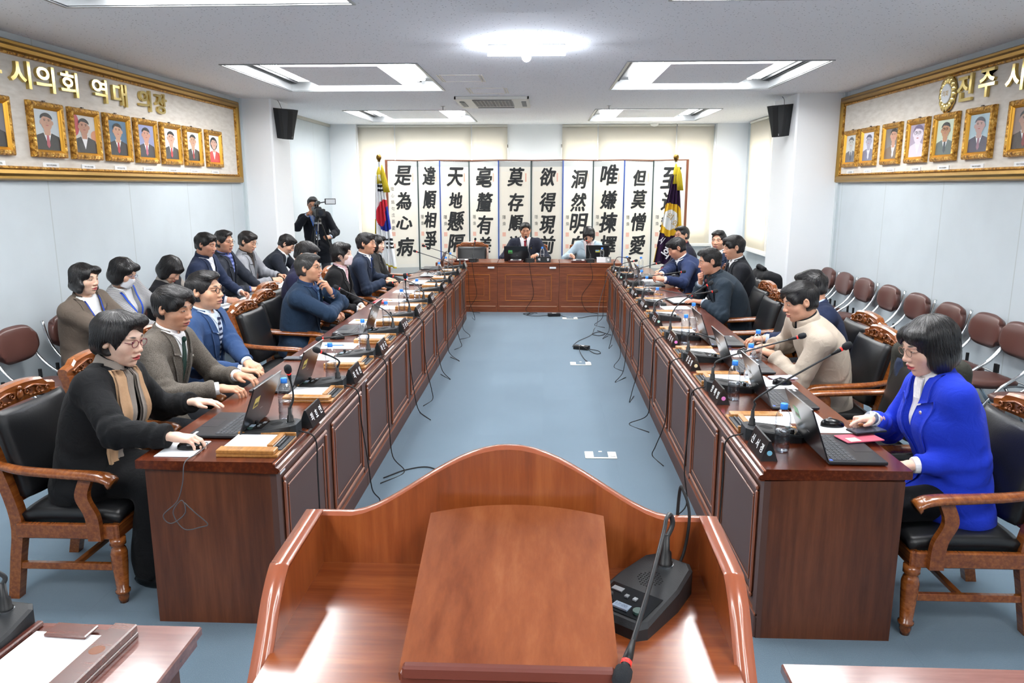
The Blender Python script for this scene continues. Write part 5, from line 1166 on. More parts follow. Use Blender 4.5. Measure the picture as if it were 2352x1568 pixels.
def np_obj(name, parts, mats, parent=None, smooth=True):
    """parts: list of (V, F array, mat index or array, colour array or None)"""
    vs = []; fs = []; mi = []; col = []; n = 0
    for V, F, m, c in parts:
        vs.append(V); F = np.asarray(F); fs.append(F+n); n += len(V); mi.append(np.full(len(F), m) if np.isscalar(m) else m); col.append(c if c is not None else np.ones((len(V), 3)))
    V = np.concatenate(vs); me = bpy.data.meshes.new(name); me.vertices.add(len(V)); me.vertices.foreach_set('co', V.astype(np.float32).ravel())
    ls = np.concatenate([f.ravel() for f in fs]); tot = np.concatenate([np.full(len(f), f.shape[1]) for f in fs]); st = np.concatenate([[0], np.cumsum(tot)[:-1]])
    me.loops.add(len(ls)); me.loops.foreach_set('vertex_index', ls.astype(np.int32)); me.polygons.add(len(tot)); me.polygons.foreach_set('loop_start', st.astype(np.int32))
    try: me.polygons.foreach_set('loop_total', tot.astype(np.int32))
    except Exception: pass
    if not isinstance(mats, (list, tuple)): mats = [mats]
    for m in mats: me.materials.append(m)
    me.polygons.foreach_set('material_index', np.concatenate(mi).astype(np.int32)); me.polygons.foreach_set('use_smooth', np.full(len(tot), smooth))
    at = me.color_attributes.new('Col', 'FLOAT_COLOR', 'POINT'); C = np.concatenate(col); at.data.foreach_set('color', np.hstack([C, np.ones((len(C), 1))]).astype(np.float32).ravel())
    me.update(calc_edges=True); me.validate(); o = bpy.data.objects.new(name, me); COL.objects.link(o)
    if parent: o.parent = parent
    return o
def skin_mat():
    g = NT('skin', .48); a = g.n('Attribute', attribute_name='Col'); n = g.n('TexNoise', i_Scale=90., i_Detail=3.); g.l(g.map(), n.inputs['Vector'])
    mx = g.n('Mix', data_type='RGBA', blend_type='MULTIPLY'); mx.inputs[0].default_value = .25; g.l(a.outputs['Color'], mx.inputs[6]); r = g.ramp(n.outputs[0], [(.3, 'e0d4cf'), (.7, 'ffffff')]); g.l(r, mx.inputs[7])
    g.base(mx.outputs[2]); g.b.inputs['Subsurface Weight'].default_value = .12; g.b.inputs['Subsurface Radius'].default_value = (.012, .005, .003); g.b.inputs['Subsurface Scale'].default_value = .6
    g.bump(n.outputs[0], .08, .001); return g.m
SKIN = skin_mat()
_hm = {}
def hair_mat(c):
    if c in _hm: return _hm[c]
    g = NT('hair', .36); n = g.n('TexNoise', i_Scale=60., i_Detail=3., i_Distortion=.5); g.l(g.map((3, 3, .5)), n.inputs['Vector'])
    k = lin(c); g.base(g.ramp(n.outputs[0], [(.3, tuple(x*.6 for x in k)), (.7, tuple(x*1.7+.002 for x in k))])); g.bump(n.outputs[0], .35, .003); g.b.inputs['Specular IOR Level'].default_value = .6; _hm[c] = g.m; return g.m
_fab = {}
def fab(c, c2=None, **kw):
    k = (c, c2, tuple(kw.items()))
    if k not in _fab: _fab[k] = MT['fabric']('cloth', c, c2, **kw)
    return _fab[k]
def hsh(*a): return (sum(ord(ch)*(i+1) for i, ch in enumerate(str(a))) % 9973)
def wob(P, seed, f0, f1, n=5):
    r = np.random.RandomState(seed % 2**31); o = np.zeros(len(P))
    for _ in range(n): d = nrm(r.randn(3))*r.uniform(f0, f1); o += np.sin(P@d+r.uniform(0, 6.28))
    return o/n
# ---------------------------------------------------------------- head
def head_sdf(P, sp):
    f = sp.get('fem', False); jw = .047 if f else .052; X = P*1.; X[:, 0] = np.abs(X[:, 0]); wd = sp.get('wide', 1.)*1.045
    X[:, 0] /= wd
    d = s_ell(X, (0, -.014, .034), (.074, .093, .083)); d = smin(d, s_ell(X, (0, .024, -.018), (.063, .071, .086)), .02)
    d = smin(d, s_ell(X, (.018, .03, -.066), (jw-.016, .05, .042)), .022); d = smin(d, s_ell(X, (0, .066, -.098), (.02, .017, .016)), .02)
    d = smin(d, s_ell(X, (.040, .052, -.022), (.025, .026, .026)), .022); d = smin(d, s_ell(X, (.022, .074, .029), (.028, .018, .011)), .018)
    d = smax(d, -s_ell(X, (.031, .1, .008), (.021, .016, .0115)), .012)
    d = smin(d, s_ell(X, (.031, .072, .0085), (.0165, .0165, .0125)), .006)
    d = smin(d, s_cap(X, (0, .083, .02), (0, .101, -.022), .008, .0112), .013); d = smin(d, s_ell(X, (0, .1045, -.027), (.0135, .011, .0098)), .008); d = smin(d, s_ell(X, (.0135, .097, -.0305), (.0085, .0105, .008)), .006)
    d = smax(d, -s_ell(X, (.0075, .103, -.0405), (.0045, .005, .004)), .003)
    d = smin(d, s_ell(X, (0, .089, -.056), (.026, .0115, .0075)), .008); d = smin(d, s_ell(X, (0, .087, -.0705), (.021, .012, .008)), .008)
    op = sp.get('mouth', .0022); d = smax(d, -s_ell(X, (0, .101, -.0632), (.0225, .012, op)), .003); d = smax(d, -s_ell(X, (0, .098, -.0835), (.02, .008, .005)), .008)
    Q = np.array([[cos(.35), sin(.35), 0], [-sin(.35), cos(.35), 0], [0, 0, 1]]).T
    e = s_ell(X, (.0765, -.008, .001), (.0085, .0185, .0285), Q); e = smax(e, -s_ell(X, (.0850, -.0065, .004), (.0065, .0105, .0175), Q), .004); e = smax(e, -s_ell(X, (.0865, .000, -.004), (.007, .007, .010), Q), .003); d = smin(d, e, .006)
    return d
def head_col(P, sp):
    base = np.array(lin(sp.get('skin', 'd9a98c'))); C = np.tile(base, (len(P), 1)); ax = np.abs(P[:, 0]); y, z = P[:, 1], P[:, 2]; f = sp.get('fem', False)
    def blend(m, c): m = np.clip(m, 0, 1)[:, None]; C[:] = C*(1-m)+np.array(c)*m
    front = np.clip((y-.03)/.02, 0, 1)
    blend(front*.22*np.exp(-((ax-.042)**2+(z+.028)**2)/.0006), base*np.array([1.0, .66, .62])); blend(front*.25*np.exp(-(ax**2+(z+.03)**2)/.0002), base*np.array([1., .7, .65]))
    if not f: blend(front*.16*np.clip(1-((ax/.05)**2+((z+.085)/.03)**2), 0, 1)*2, base*np.array([.62, .62, .66]))
    lip = np.array(lin(sp.get('lip', 'b0504c' if f else 'b0706a'))); q = (ax/.0245)**2+((z+.0635)/(.0125*(1-.25*ax/.024)))**2; blend((1.15-q)*4*(y > .075), lip)
    blend((1-((ax/.022)**2+((z+.0632)/.0018)**2))*3*(y > .07), lip*.3)
    bc = np.array(lin(sp.get('brow', '2b2523'))); bx = ax-.032; bz = z-(.0335+sp.get('browlift', 0)+.10*bx-3.*bx*bx); blend((1-((bx/.021)**2+(bz/(.0052-.06*bx))**2))*1.6*(y > .05)*(.75 if f else .95), bc)
    blend((1-(((ax-.031)/.017)**2+((z-.0065-sp.get('eye', .5)*.004)/.0022)**2))*1.8*(y > .06), base*.18)
    blend(.5*np.exp(-((ax-.0075)**2+(z+.0405)**2)/.00001)*(y > .09), base*.2)
    return C
HAIR = {}
def hair_sdf(P, st, sp):
    P = P/A3(sp.get('wide', 1.)*1.03, 1, 1); X = P*1.; sx = X[:, 0]; X0 = X.copy(); X[:, 0] = np.abs(X[:, 0]); v = sp.get('vol', 1.)
    if st in ('short', 'crop', 'swept', 'comb', 'curtain', 'recede'):
        t = {'crop': .005, 'short': .008, 'swept': .007, 'comb': .007, 'curtain': .010, 'recede': .006}[st]
        d = s_ell(X, (0, -.017, .036), (.0755+t*.6, .095+t, .083+t)); d = smin(d, s_ell(X, (.05, -.02, -.005), (.027+t*.3, .055, .055)), .012); d = smin(d, s_ell(X, (0, -.072, -.025), (.058, .032, .05)), .02)
        if st == 'short': d = smin(d, s_ell(X0, (0, .028, .088), (.066, .072, .032*v)), .02); d = smin(d, s_ell(X0, (.0, .072, .068), (.058, .026, .024)), .012)
        if st == 'swept': d = smin(d, s_ell(X0, (.0, .022, .095), (.064, .070, .036*v)), .02); d = smin(d, s_ell(X0, (.012, .074, .086), (.052, .024, .022)), .014)
        if st == 'comb': d = smin(d, s_ell(X0, (.0, .015, .092), (.066, .075, .034*v)), .02); d = smin(d, s_ell(X0, (-.02, .068, .082), (.05, .026, .018)), .014)
        if st == 'curtain': d = smin(d, s_ell(X0, (0, .02, .088), (.074, .085, .038*v)), .02); d = smin(d, s_ell(X, (.04, .062, .055), (.034, .034, .03)), .012); d = smin(d, s_ell(X, (.058, .05, .03), (.022, .024, .026)), .01)
        if st == 'crop': d = smin(d, s_ell(X0, (0, .035, .09), (.064, .06, .026*v)), .015)
        z0 = {'recede': .09, 'swept': .088, 'comb': .084, 'short': .068, 'crop': .078, 'curtain': .070}[st]+sp.get('line', 0)
        face = s_ell(X, (0, .13, z0-.092), (.073 if st != 'curtain' else .066, .098, .092)); d = smax(d, -face, .006)
        d = smax(d, -s_ell(X, (.09, .002, -.026), (.032, .021, .034)), .007); d = smax(d, -(X[:, 2]+.068+.25*(X[:, 1]+.06)), .01); d = smax(d, -s_ell(X, (.078, .05, -.05), (.04, .06, .055)), .008)
    else:  # bobs
        d = s_ell(X, (0, -.018, .038), (.088*v, .107*v, .093*v))
        if st in ('bob', 'bang'): d = smin(d, s_ell(X, (.064, -.008, -.038), (.034, .062, .075)), .025); d = smin(d, s_ell(X, (0, -.07, -.045), (.075, .05, .07)), .03)
        if st == 'long': d = smin(d, s_ell(X, (.066, .0, -.05), (.036, .066, .085)), .025); d = smin(d, s_ell(X, (0, -.065, -.06), (.08, .055, .085)), .03)
        if st == 'wave': d = smin(d, s_ell(X, (.056, -.022, -.004), (.038, .066, .062)), .02); d = smin(d, s_ell(X, (0, -.078, -.03), (.072, .036, .062)), .03); d = smin(d, s_ell(X0, (-.02, .05, .092), (.066, .052, .034)), .02)
        if st == 'perm': d = smin(d, s_ell(X, (.058, -.02, -.01), (.036, .066, .06)), .02); d = smin(d, s_ell(X, (0, -.075, -.03), (.07, .04, .06)), .03)
        if st == 'curl': d = smin(d, s_ell(X, (.072, -.008, -.045), (.034, .058, .06)), .02); d = smin(d, s_ell(X, (0, -.072, -.045), (.08, .045, .06)), .03); d = smin(d, s_ell(X, (.082, .012, -.078), (.024, .034, .028)), .012)
        if st == 'bang': d = smin(d, s_ell(X0, (0, .066, .052), (.066, .036, .038)), .015)
        elif st == 'wave': pass
        elif st == 'perm': d = smin(d, s_ell(X0, (.03, .06, .085), (.06, .045, .035)), .02)
        else: d = smin(d, s_ell(X0, (-.03, .06, .072), (.055, .042, .035)), .02); d = smin(d, s_ell(X0, (.045, .055, .055), (.04, .04, .04)), .02)
        z1 = {'bang': .032, 'wave': .084, 'perm': .066, 'bob': .066, 'long': .06, 'curl': .072}[st]
        d = smax(d, -s_ell(X0, (.014*sp.get('side', 1), .135, z1-.11), (.067 if st != 'wave' else .078, .104, .11)), .008)
        d = smax(d, -s_ell(X, (0, .06, -.13), (.05, .09, .07)), .01)
        if st in ('perm', 'wave'): d = smax(d, -s_ell(X, (.086, .014, -.035), (.03, .03, .045)), .008); d = smax(d, -(X[:, 2]+.085), .01)
    cr = A3(sp.get('part', .0), -.03, .11); q = P-cr; ph = np.arctan2(q[:, 0], q[:, 1]); rr = np.linalg.norm(q, axis=1)
    if st in ('bob', 'long', 'bang', 'curl', 'perm', 'wave'): g = np.sin(ph*60+9*wob(P, 3, 8, 20, 3))*np.clip(rr/.08, 0, 1)
    else: g = np.sin(P[:, 0]*800+P[:, 2]*60+4*wob(P, 4, 12, 30, 3))
    d = d+.0006*g*sp.get('rough', 1.)+.0045*wob(P, 11, 40, 110, 4)*sp.get('rough', 1.)
    if st in ('curl', 'perm'): d = d+.0045*wob(P, 21, 80, 130, 4)
    return d
def hair_strands(fn, st, sp, n, seed):
    r = np.random.RandomState(seed); bob = st in ('bob', 'long', 'bang', 'curl', 'perm', 'wave'); cr = A3(sp.get('part', .01), -.035, .13)
    u = nrm(r.randn(n*3, 3)*1.)if False else r.randn(n*3, 3); u /= np.linalg.norm(u, axis=1, keepdims=True); u[:, 2] = np.abs(u[:, 2])*.9+.1
    P = A3(0, -.01, .04)+u*.13
    def grad(Q):
        e = .004; g = np.stack([fn(Q+e*np.eye(3)[k])-fn(Q-e*np.eye(3)[k]) for k in range(3)], 1); return g/(np.linalg.norm(g, axis=1, keepdims=True)+1e-9)
    for _ in range(5): P = P-np.clip(fn(P), -.03, .03)[:, None]*grad(P)
    ok = np.abs(fn(P)) < .004; P = P[ok][:n]; path = [P]; sw = A3(*sp.get('flow', (0, 1, .15)))
    for k in range(7):
        g = grad(P); d = P-cr; d = d/(np.linalg.norm(d, axis=1, keepdims=True)+1e-9)
        if bob: d = d+A3(0, 0, -1.0)
        else: top = np.clip((P[:, 2]-.05)/.04, 0, 1)[:, None]; d = d*(1-.8*top)+sw*top*1.2+A3(0, 0, -.5)*(1-top)
        d = d+.25*r.randn(len(P), 1)*np.cross(g, d); d = d-(d*g).sum(1, keepdims=True)*g; d /= np.linalg.norm(d, axis=1, keepdims=True)+1e-9
        Q = P+d*(.011 if bob else .0085)*(1+.4*r.rand(len(P), 1)); Q = Q-np.clip(fn(Q)-.0006, -.008, .02)[:, None]*grad(Q)*(.95 if k < 6 else .5)
        hf_ = head_sdf(Q, sp); ok = (hf_ > .0035) | (Q[:, 1] < .02); P = np.where(ok[:, None], Q, P+(Q-P)*.02); path.append(P)
    path = np.stack(path, 1); m = len(path[0]); V = []; F = []; w0 = (.0017 if bob else .0014)*sp.get('strand', 1.)*r.uniform(.5, 1.5, len(path))
    G = [grad(path[:, k]) for k in range(m)]; q = 4; base = 0
    VV = np.zeros((len(path), m, q, 3))
    for k in range(m):
        t = path[:, min(k+1, m-1)]-path[:, max(k-1, 0)]; t /= np.linalg.norm(t, axis=1, keepdims=True)+1e-9; s = np.cross(t, G[k]); w = (w0*max(.08, sin(pi*(k+.6)/(m+.2))))[:, None]
        VV[:, k, 0] = path[:, k]+s*w; VV[:, k, 1] = path[:, k]+G[k]*w*.7; VV[:, k, 2] = path[:, k]-s*w; VV[:, k, 3] = path[:, k]-G[k]*w*.5
    idx = np.arange(len(path)*m*q).reshape(len(path), m, q); F = np.stack([idx[:, :-1], np.roll(idx, -1, 2)[:, :-1], np.roll(idx, -1, 2)[:, 1:], idx[:, 1:]], -1).reshape(-1, 4)
    return VV.reshape(-1, 3), F
# ---------------------------------------------------------------- hands
HP = {'flat': ((14, 16, 10),)*4, 'rest': ((22, 30, 18), (24, 30, 18), (26, 32, 20), (28, 34, 20)), 'type': ((20, 38, 22), (24, 40, 24), (24, 40, 24), (20, 36, 22)), 'fist': ((72, 95, 55), (76, 98, 58), (78, 98, 58), (78, 96, 55)), 'hold': ((40, 48, 28), (46, 50, 30), (50, 52, 30), (54, 52, 30)), 'point': ((10, 14, 10), (58, 70, 40), (66, 74, 42), (70, 74, 42)), 'pinch': ((38, 42, 25), (44, 46, 25), (60, 60, 30), (66, 62, 30))}
def hand_sdf(P, pose, sx):
    """wrist at the origin, fingers along +y, back of the hand +z, thumb toward +x*sx"""
    X = P*1.; X[:, 0] *= sx; d = None
    kx = (.027, .009, -.009, -.026); ky = (.086, .091, .086, .077); Ls = (.072, .080, .074, .058)
    for i in range(4):
        c = s_cap(X, (kx[i]*.55, .012, 0), (kx[i], ky[i], .002-.003*abs(i-1)), .0135, .0105); d = c if d is None else smin(d, c, .014)
    d = smin(d, s_ell(X, (.0, .045, -.008), (.03, .042, .013)), .012)
    for i in range(4):
        p = A3(kx[i], ky[i], .001-.003*abs(i-1)); an = 0; sp = (kx[i])*1.6; f = None; rr = (.0092, .0082, .0074, .0064) if i < 3 else (.0080, .0072, .0065, .0057)
        for j, fr in enumerate((.46, .30, .24)):
            an += R(HP[pose][i][j]); q = p+Ls[i]*fr*A3(sin(sp)*cos(an), cos(an)*cos(sp), -sin(an)); c = s_cap(X, p, q, rr[j], rr[j+1]); f = c if f is None else smin(f, c, .003); p = q
        d = smin(d, f, .006)
    if pose in ('fist', 'hold', 'pinch'): th = [(.018, .018, -.008), (.037, .045, -.022), (.032, .07, -.034), (.016, .088, -.038)]
    else: th = [(.018, .018, -.006), (.041, .046, -.012), (.051, .07, -.016), (.054, .092, -.02)]
    f = smin(smin(s_cap(X, th[0], th[1], .0155, .0115), s_cap(X, th[1], th[2], .0108, .0095), .004), s_cap(X, th[2], th[3], .0095, .0072), .003); d = smin(d, f, .009)
    w = smin(s_cap(X, (.011, -.045, 0), (.010, .016, 0), .019, .0175), s_cap(X, (-.011, -.045, 0), (-.010, .016, 0), .019, .0175), .012)
    return smin(d, w, .014)
def ik(S, Wt, l1, l2, hint):
    v = Wt-S; L = np.linalg.norm(v); Lm = min(L, (l1+l2)*.995); u = v/L; Wt = S+u*Lm
    a = (l1*l1-l2*l2+Lm*Lm)/(2*Lm); hh = math.sqrt(max(0, l1*l1-a*a)); hv = hint-u*(hint@u); return S+u*a+nrm(hv)*hh, Wt
def project(fn, O, D, n=36):
    """march points O along direction D until the field is reached"""
    P = O.copy(); best = P.copy(); bd = np.full(len(P), 1e9)
    for _ in range(n):
        d = fn(P); m = np.abs(d) < bd; bd[m] = np.abs(d)[m]; best[m] = P[m]; P = P+np.clip(d, -.02, .05)[:, None]*D*.8
    return best
def strip(fn, fp, uv_fn, nu, nv, D, lift, th):
    """cloth strip laid on a field: uv_fn gives start points, projected along D, lifted, given thickness th"""
    U = np.array([uv_fn(i/nu, j/nv) for i in range(nu+1) for j in range(nv+1)]); Q = project(fn, U, D); Q = Q-D*lift
    S = Q+D*th; n = len(Q); id = lambda i, j: i*(nv+1)+j
    F = [(id(i, j), id(i+1, j), id(i+1, j+1), id(i, j+1)) for i in range(nu) for j in range(nv)]; ring = [id(0, j) for j in range(nv)]+[id(i, nv) for i in range(nu)]+[id(nu, j) for j in range(nv, 0, -1)]+[id(i, 0) for i in range(nu, 0, -1)]
    F2 = F+[(d+n, c+n, b+n, a+n) for a, b, c, d in F]+[(ring[b], ring[a], ring[a]+n, ring[b]+n) for a in range(len(ring)) for b in [(a+1) % len(ring)]]
    return np.vstack([Q, S]), np.array(F2)
def person(sp):
    """sp: label, loc(x, y), rz (deg), head (world centre), hands {'R': (pos, dir, up, pose), 'L': ...}, clothes and hair"""
    rz = R(sp['rz']); c, s = cos(rz), sin(rz); loc = A3(sp['loc'][0], sp['loc'][1], 0)
    toL = lambda p: A3((p[0]-loc[0])*c+(p[1]-loc[1])*s, -(p[0]-loc[0])*s+(p[1]-loc[1])*c, p[2]); toLd = lambda p: A3(p[0]*c+p[1]*s, -p[0]*s+p[1]*c, p[2])
    fem = sp.get('fem', False); near = sp.get('lod', 1); seed = hsh(sp['label']); o = sp.get('out', {}); K = sp.get('k', 1.); bulk = sp.get('bulk', 1.)*(.9 if fem else 1.)
    hz = sp.get('hipz', .52); H = A3(0, 0, hz); hc = toL(sp['head']); yaw, pit, rol = [R(a) for a in sp.get('hrot', (0, 0, 0))]
    Rh = np.array((Matrix.Rotation(yaw, 3, 'Z') @ Matrix.Rotation(-pit, 3, 'X') @ Matrix.Rotation(rol, 3, 'Y'))); hs = sp.get('hs', .96 if fem else 1.0)
    nb = hc+Rh@A3(0, -.022, -.07); N = nb+nrm(H-nb+A3(0, 0, -.25))*.062; u = nrm(N-H); L = np.linalg.norm(N-H); tw = R(sp.get('twist', 0))
    r = A3(cos(tw), sin(tw), 0); f = nrm(np.cross(u, r)); r = nrm(np.cross(f, u)); bow = sp.get('bow', .02)
    ts = [-.25, -.1, 0, .12, .3, .5, .68, .82, .92, 1.0, 1.06]
    wa = np.array([.17, .185, .18, .168, .158, .162, .172, .168, .115, .07, .06])*bulk*K; wb = np.array([.12, .135, .128, .118, .112, .116, .118, .105, .085, .066, .058])*(bulk**1.2)*K
    if fem: wa = wa*np.array([1.05, 1.05, 1.03, .97, .93, .96, 1, 1, 1, 1, 1])
    wa2 = np.maximum(wa, np.interp(ts, [-.3, .75, .76, 1.1], [.178*bulk*K, .172*bulk*K, 0, 0])); wb2 = np.maximum(wb, np.interp(ts, [-.3, .7, .71, 1.1], [.132*bulk*K, .124*bulk*K, 0, 0]))
    sh = .178*K*(.94 if fem else 1.04)*min(1.12, bulk**.6); tS = .86
    SJ = {k: H+u*L*tS+r*sh*sg+f*.0 for k, sg in (('R', 1), ('L', -1))}
    arm = {}
    for k, sg in (('R', 1), ('L', -1)):
        hd = sp.get('hands', {}).get(k)
        if hd is None: wt = H+f*.28+r*sg*.10+A3(0, 0, .13); dr = nrm(A3(-sg*.5, 1, -.2)); up = A3(0, .2, 1); ps = 'rest'
        else: wt = toL(hd[0]); dr = nrm(toLd(hd[1])); up = toLd(hd[2]) if hd[2] is not None else A3(0, 0, 1); ps = hd[3]
        up = nrm(up-dr*(up@dr)); hint = (toLd(hd[4]) if hd is not None and len(hd) > 4 else r*sg*.8-A3(0, 0, .9)-f*.35)
        E, wt = ik(SJ[k], wt, .285*K, .25*K, hint); fd = nrm(wt-E); dr = nrm(dr*.6+fd*.4) if dr@fd > -.2 else dr; up = nrm(up-dr*(up@dr)); arm[k] = (SJ[k], E, wt, dr, up, ps)
    def torso(P, g, t0=-.16, t1=1.03, boxy=0):
        q = P-H; t = q@u/L; x = q@r; y = q@f+bow*np.sin(np.clip(t, 0, 1)*pi)*1.; a = np.interp(t, ts, wa2 if boxy else wa)+g; b = np.interp(t, ts, wb2 if boxy else wb)+g*.9
        d = (np.sqrt((x/a)**2+(y/b)**2)-1)*np.minimum(a, b); d = smax(d, np.maximum((t0-t)*L, (t-t1)*L), .02)
        if fem: d = smin(d, np.minimum(s_ell(P, H+u*L*.62+r*.068+f*(.075-bow), (.068+g*.7,)*3), s_ell(P, H+u*L*.62-r*.068+f*(.075-bow), (.068+g*.7,)*3)), .09 if boxy else .05)
        bl = sp.get('belly', 0)
        if bl: d = smin(d, s_ell(P, H+u*L*.2+f*(.07-bow), (.13*bulk+g, .085+bl+g, .13+g)), .06)
        for sg in (1, -1): d = smin(d, s_cap(P, H+u*L*.93+r*sg*.045, H+u*L*.865+r*sg*sh*.9, .05+g*.5, .056+g*.8), .05)
        return d
    def coords(P): q = P-H; return q@r, q@f, q@u/L
    def sleeve(P, k, g, cut=True, ru=.050 if fem else .054, rf=.043 if fem else .046, rw=.031 if fem else .033):
        S_, E, Wt, dr, up, ps = arm[k]; d1 = s_cap(P, S_, E, ru*bulk+g, rf+g); d2 = s_cap(P, E, Wt, rf+g, rw+g)
        ua = nrm(E-S_); fa = nrm(Wt-E); ef = np.exp(-(np.linalg.norm(P-E, axis=1)/.085)**2); s1 = (P-S_)@ua; s2 = (P-E)@fa
        wr = .0048*np.sin(s1*105+wob(P, seed+1, 10, 25, 3)*3)*ef*(s1 < .31)+.0056*np.sin(s2*110+2+wob(P, seed+2, 10, 25, 3)*3)*ef+.0040*np.sin(s2*75+wob(P, seed+3, 12, 30, 3)*4)*np.exp(-((s2-.19)/.07)**2)
        d = smin(d1, d2, .03)+wr*sp.get('wr', 1.)
        if cut: d = smax(d, (P-Wt)@fa+(sp.get('cutoff', .018) if k == 'R' else .018), .006)
        return d
    OB = []
    # ---------------- body: one mesh of head, neck, trunk, arms with five fingered hands, legs
    pts = []; hv = near
    rr = {2: .0026, 1: .0036, 0: .005}[hv]
    neckr = .049 if fem else .057
    Rt = Rh.T
    def skin_head(P):
        Q = (P-hc)@Rh/hs; d = head_sdf(Q, sp)*hs; nk = s_cap(P, hc+Rh@A3(0, -.03, -.05)*hs, N-u*.03, neckr*.98, neckr*1.08); return smin(d, nk, .022)
    lo = np.minimum(hc-.15, N-.08); hi = np.maximum(hc+.15, N+.08); V, F = mesh_sdf(skin_head, lo, hi, rr); Q = (V-hc)@Rh/hs; pts.append((V, F, 0, head_col(Q, sp)))
    tone = np.array(lin(sp.get('skin', 'd9a98c')))
    def core(P):
        d = torso(P, -.012); 
        for k in 'RL': S_, E, Wt = arm[k][:3]; d = smin(d, smin(s_cap(P, S_, E, .042, .034), s_cap(P, E, Wt, .033, .016), .02), .03)
        return d
    allp = np.array([arm[k][i] for k in 'RL' for i in range(3)]+[H, N]); V, F = mesh_sdf(core, allp.min(0)-.2, allp.max(0)+.16, .016, False); pts.append((V, F, 0, np.tile(tone, (len(V), 1))))
    for k, sx in (('R', -1), ('L', 1)):
        S_, E, Wt, dr, up, ps = arm[k]; xa = np.cross(dr, up); B = np.stack([xa, dr, up], 1); sc = (.93 if fem else 1.)*K
        V, F = mesh_sdf(lambda P: hand_sdf(P, ps, sx), (-.075, -.085, -.11), (.075, .185, .06), {2: .0026, 1: .0034, 0: .0045}[hv] if sp.get('hands', {}).get(k) else .008)
        Cc = np.tile(tone, (len(V), 1)); kn = np.exp(-((V[:, 1]-.09)/.02)**2)*.12; Cc = Cc*(1-kn[:, None]*np.array([.1, .6, .6])); pts.append((Wt+(V*sc)@B.T, F, 0, Cc))
    legs = sp.get('legs'); kn = sp.get('knee', (.11, .42, .50)); ft = sp.get('foot', (.12, .46, .045)); LG = []
    for sg in (1, -1):
        hp = H+A3(sg*.09, .0, -.0); kp = A3(sg*kn[0], kn[1], kn[2]); fp = A3(sg*ft[0], ft[1]-.06, ft[2]+.03); LG.append((hp, kp, fp))
    def legcore(P):
        d = None
        for hp, kp, fp in LG: e = smin(s_cap(P, hp, kp, .075, .05), s_cap(P, kp, fp, .05, .035), .02); d = e if d is None else smin(d, e, .02)
        return d
    lp = np.array([p for t_ in LG for p in t_]); V, F = mesh_sdf(legcore, lp.min(0)-.1, lp.max(0)+.1, .018, False); pts.append((V, F, 0, np.tile(tone, (len(V), 1))))
    root = np_obj('person', pts, SKIN); tag(root, sp['label'], 'person'); root.location = (loc[0], loc[1], sp.get('lift', 0)); root.rotation_euler = (0, 0, rz)
    # ---------------- eyes
    op = sp.get('eye', .5)
    if not sp.get('noeyes'):
        for sg in (-1, 1):
            mb = MB(); nu, nv = 14, 6
            def ey(a, b):
                x = (a-.5)*2; hh = .0074*op*(1-abs(x)**2.2)+.0002; zz = .0078+(b-.5)*2*hh+.0006*x*sg; xx = sg*(.031+.0*x)+x*.0128; yy = .0882-7.*(abs(xx)-.031)**2*1-.22*max(0, abs(xx)-.031)+.0012+(.0009 if b not in (0, 1) else -.001); return (xx, yy, zz)
            v, fc = grid(ey, nu, nv); mi = []
            mb.v = v; mb.f = fc; lx = sg*.031+sp.get('gaze', 0)
            for q in fc:
                cx = sum(v[i][0] for i in q)/4; cz = sum(v[i][2] for i in q)/4; rr_ = math.hypot(cx-lx, cz-.0078+.0015*(1-op)); mb.mi.append(1 if rr_ < .0062 else 0); mb.sm.append(True)
            mb.add(tube([ey(a/8, 1.) for a in range(9)], .0011, 5), 1)
            e = mb.build('eye', [M('e8e2de', .2), M('1c1412', .15)], root); e.matrix_local = Matrix.Translation(hc) @ Matrix(Rh.tolist()).to_4x4() @ Matrix.Scale(hs, 4)
    HM = Matrix.Translation(hc) @ Matrix(Rh.tolist()).to_4x4() @ Matrix.Scale(hs, 4)
    # ---------------- hair
    st = sp.get('hair', 'short'); hf = lambda P: hair_sdf(P, st, sp)
    V, F = mesh_sdf(hf, (-.15, -.17, -.17), (.15, .15, .17), {2: .0032, 1: .0042, 0: .0058}[hv], False); ns = {2: 1300, 1: 600, 0: 200}[hv]
    V2, F2 = hair_strands(hf, st, sp, ns, seed); ho = np_obj('hair', [(V, F, 0, None), (V2, F2, 0, None)], hair_mat(sp.get('hcol', '141213')), root); ho.matrix_local = HM
    if sp.get('glasses'):
        g = sp['glasses']; mb = MB(); spectacles_geo(mb, 0, .101, .006, .0205, .017, .10, 0, g[1] if len(g) > 1 else .0013, .8)
        for sg in (-1, 1): mb.add(lathe([(.0205, 0), (.0205, .0006)], 18), 1, False, T((sg*.029, .1008, .006), (pi/2, 0, 0), (1.05, .8, 1)))
        gl = mb.build('glasses', [M(g[0], .3), M('ffffff', .0, trans=1., ior=1.02, alpha=.35)], root); gl.matrix_local = HM
    if sp.get('mask'):
        def mk(a, b):
            x = (a-.5)*2; z = -.104+b*.092; yb = .0+.0; w = .066; an = x*1.25; nose = .014*math.exp(-(x/.28)**2)*math.exp(-((b-.8)/.25)**2); ch = .008*math.exp(-(x/.5)**2)*math.exp(-((b-.35)/.35)**2)
            return (w*sin(an)*(1-.12*(1-b)*abs(x)), .025+.078*cos(an)+nose+ch-.012*(1-b)**2, z-.008*(1-abs(x))*(1-b))
        mb = MB().add(slab(mk, 20, 14, -.0015), 0, True)
        for sg in (-1, 1): mb.add(tube(spl([(sg*.064, .05, -.025), (sg*.076, .01, .0), (sg*.08, -.02, .015)], 4), .0014, 5)); mb.add(tube(spl([(sg*.062, .045, -.09), (sg*.074, .01, -.05), (sg*.08, -.02, -.02)], 4), .0014, 5))
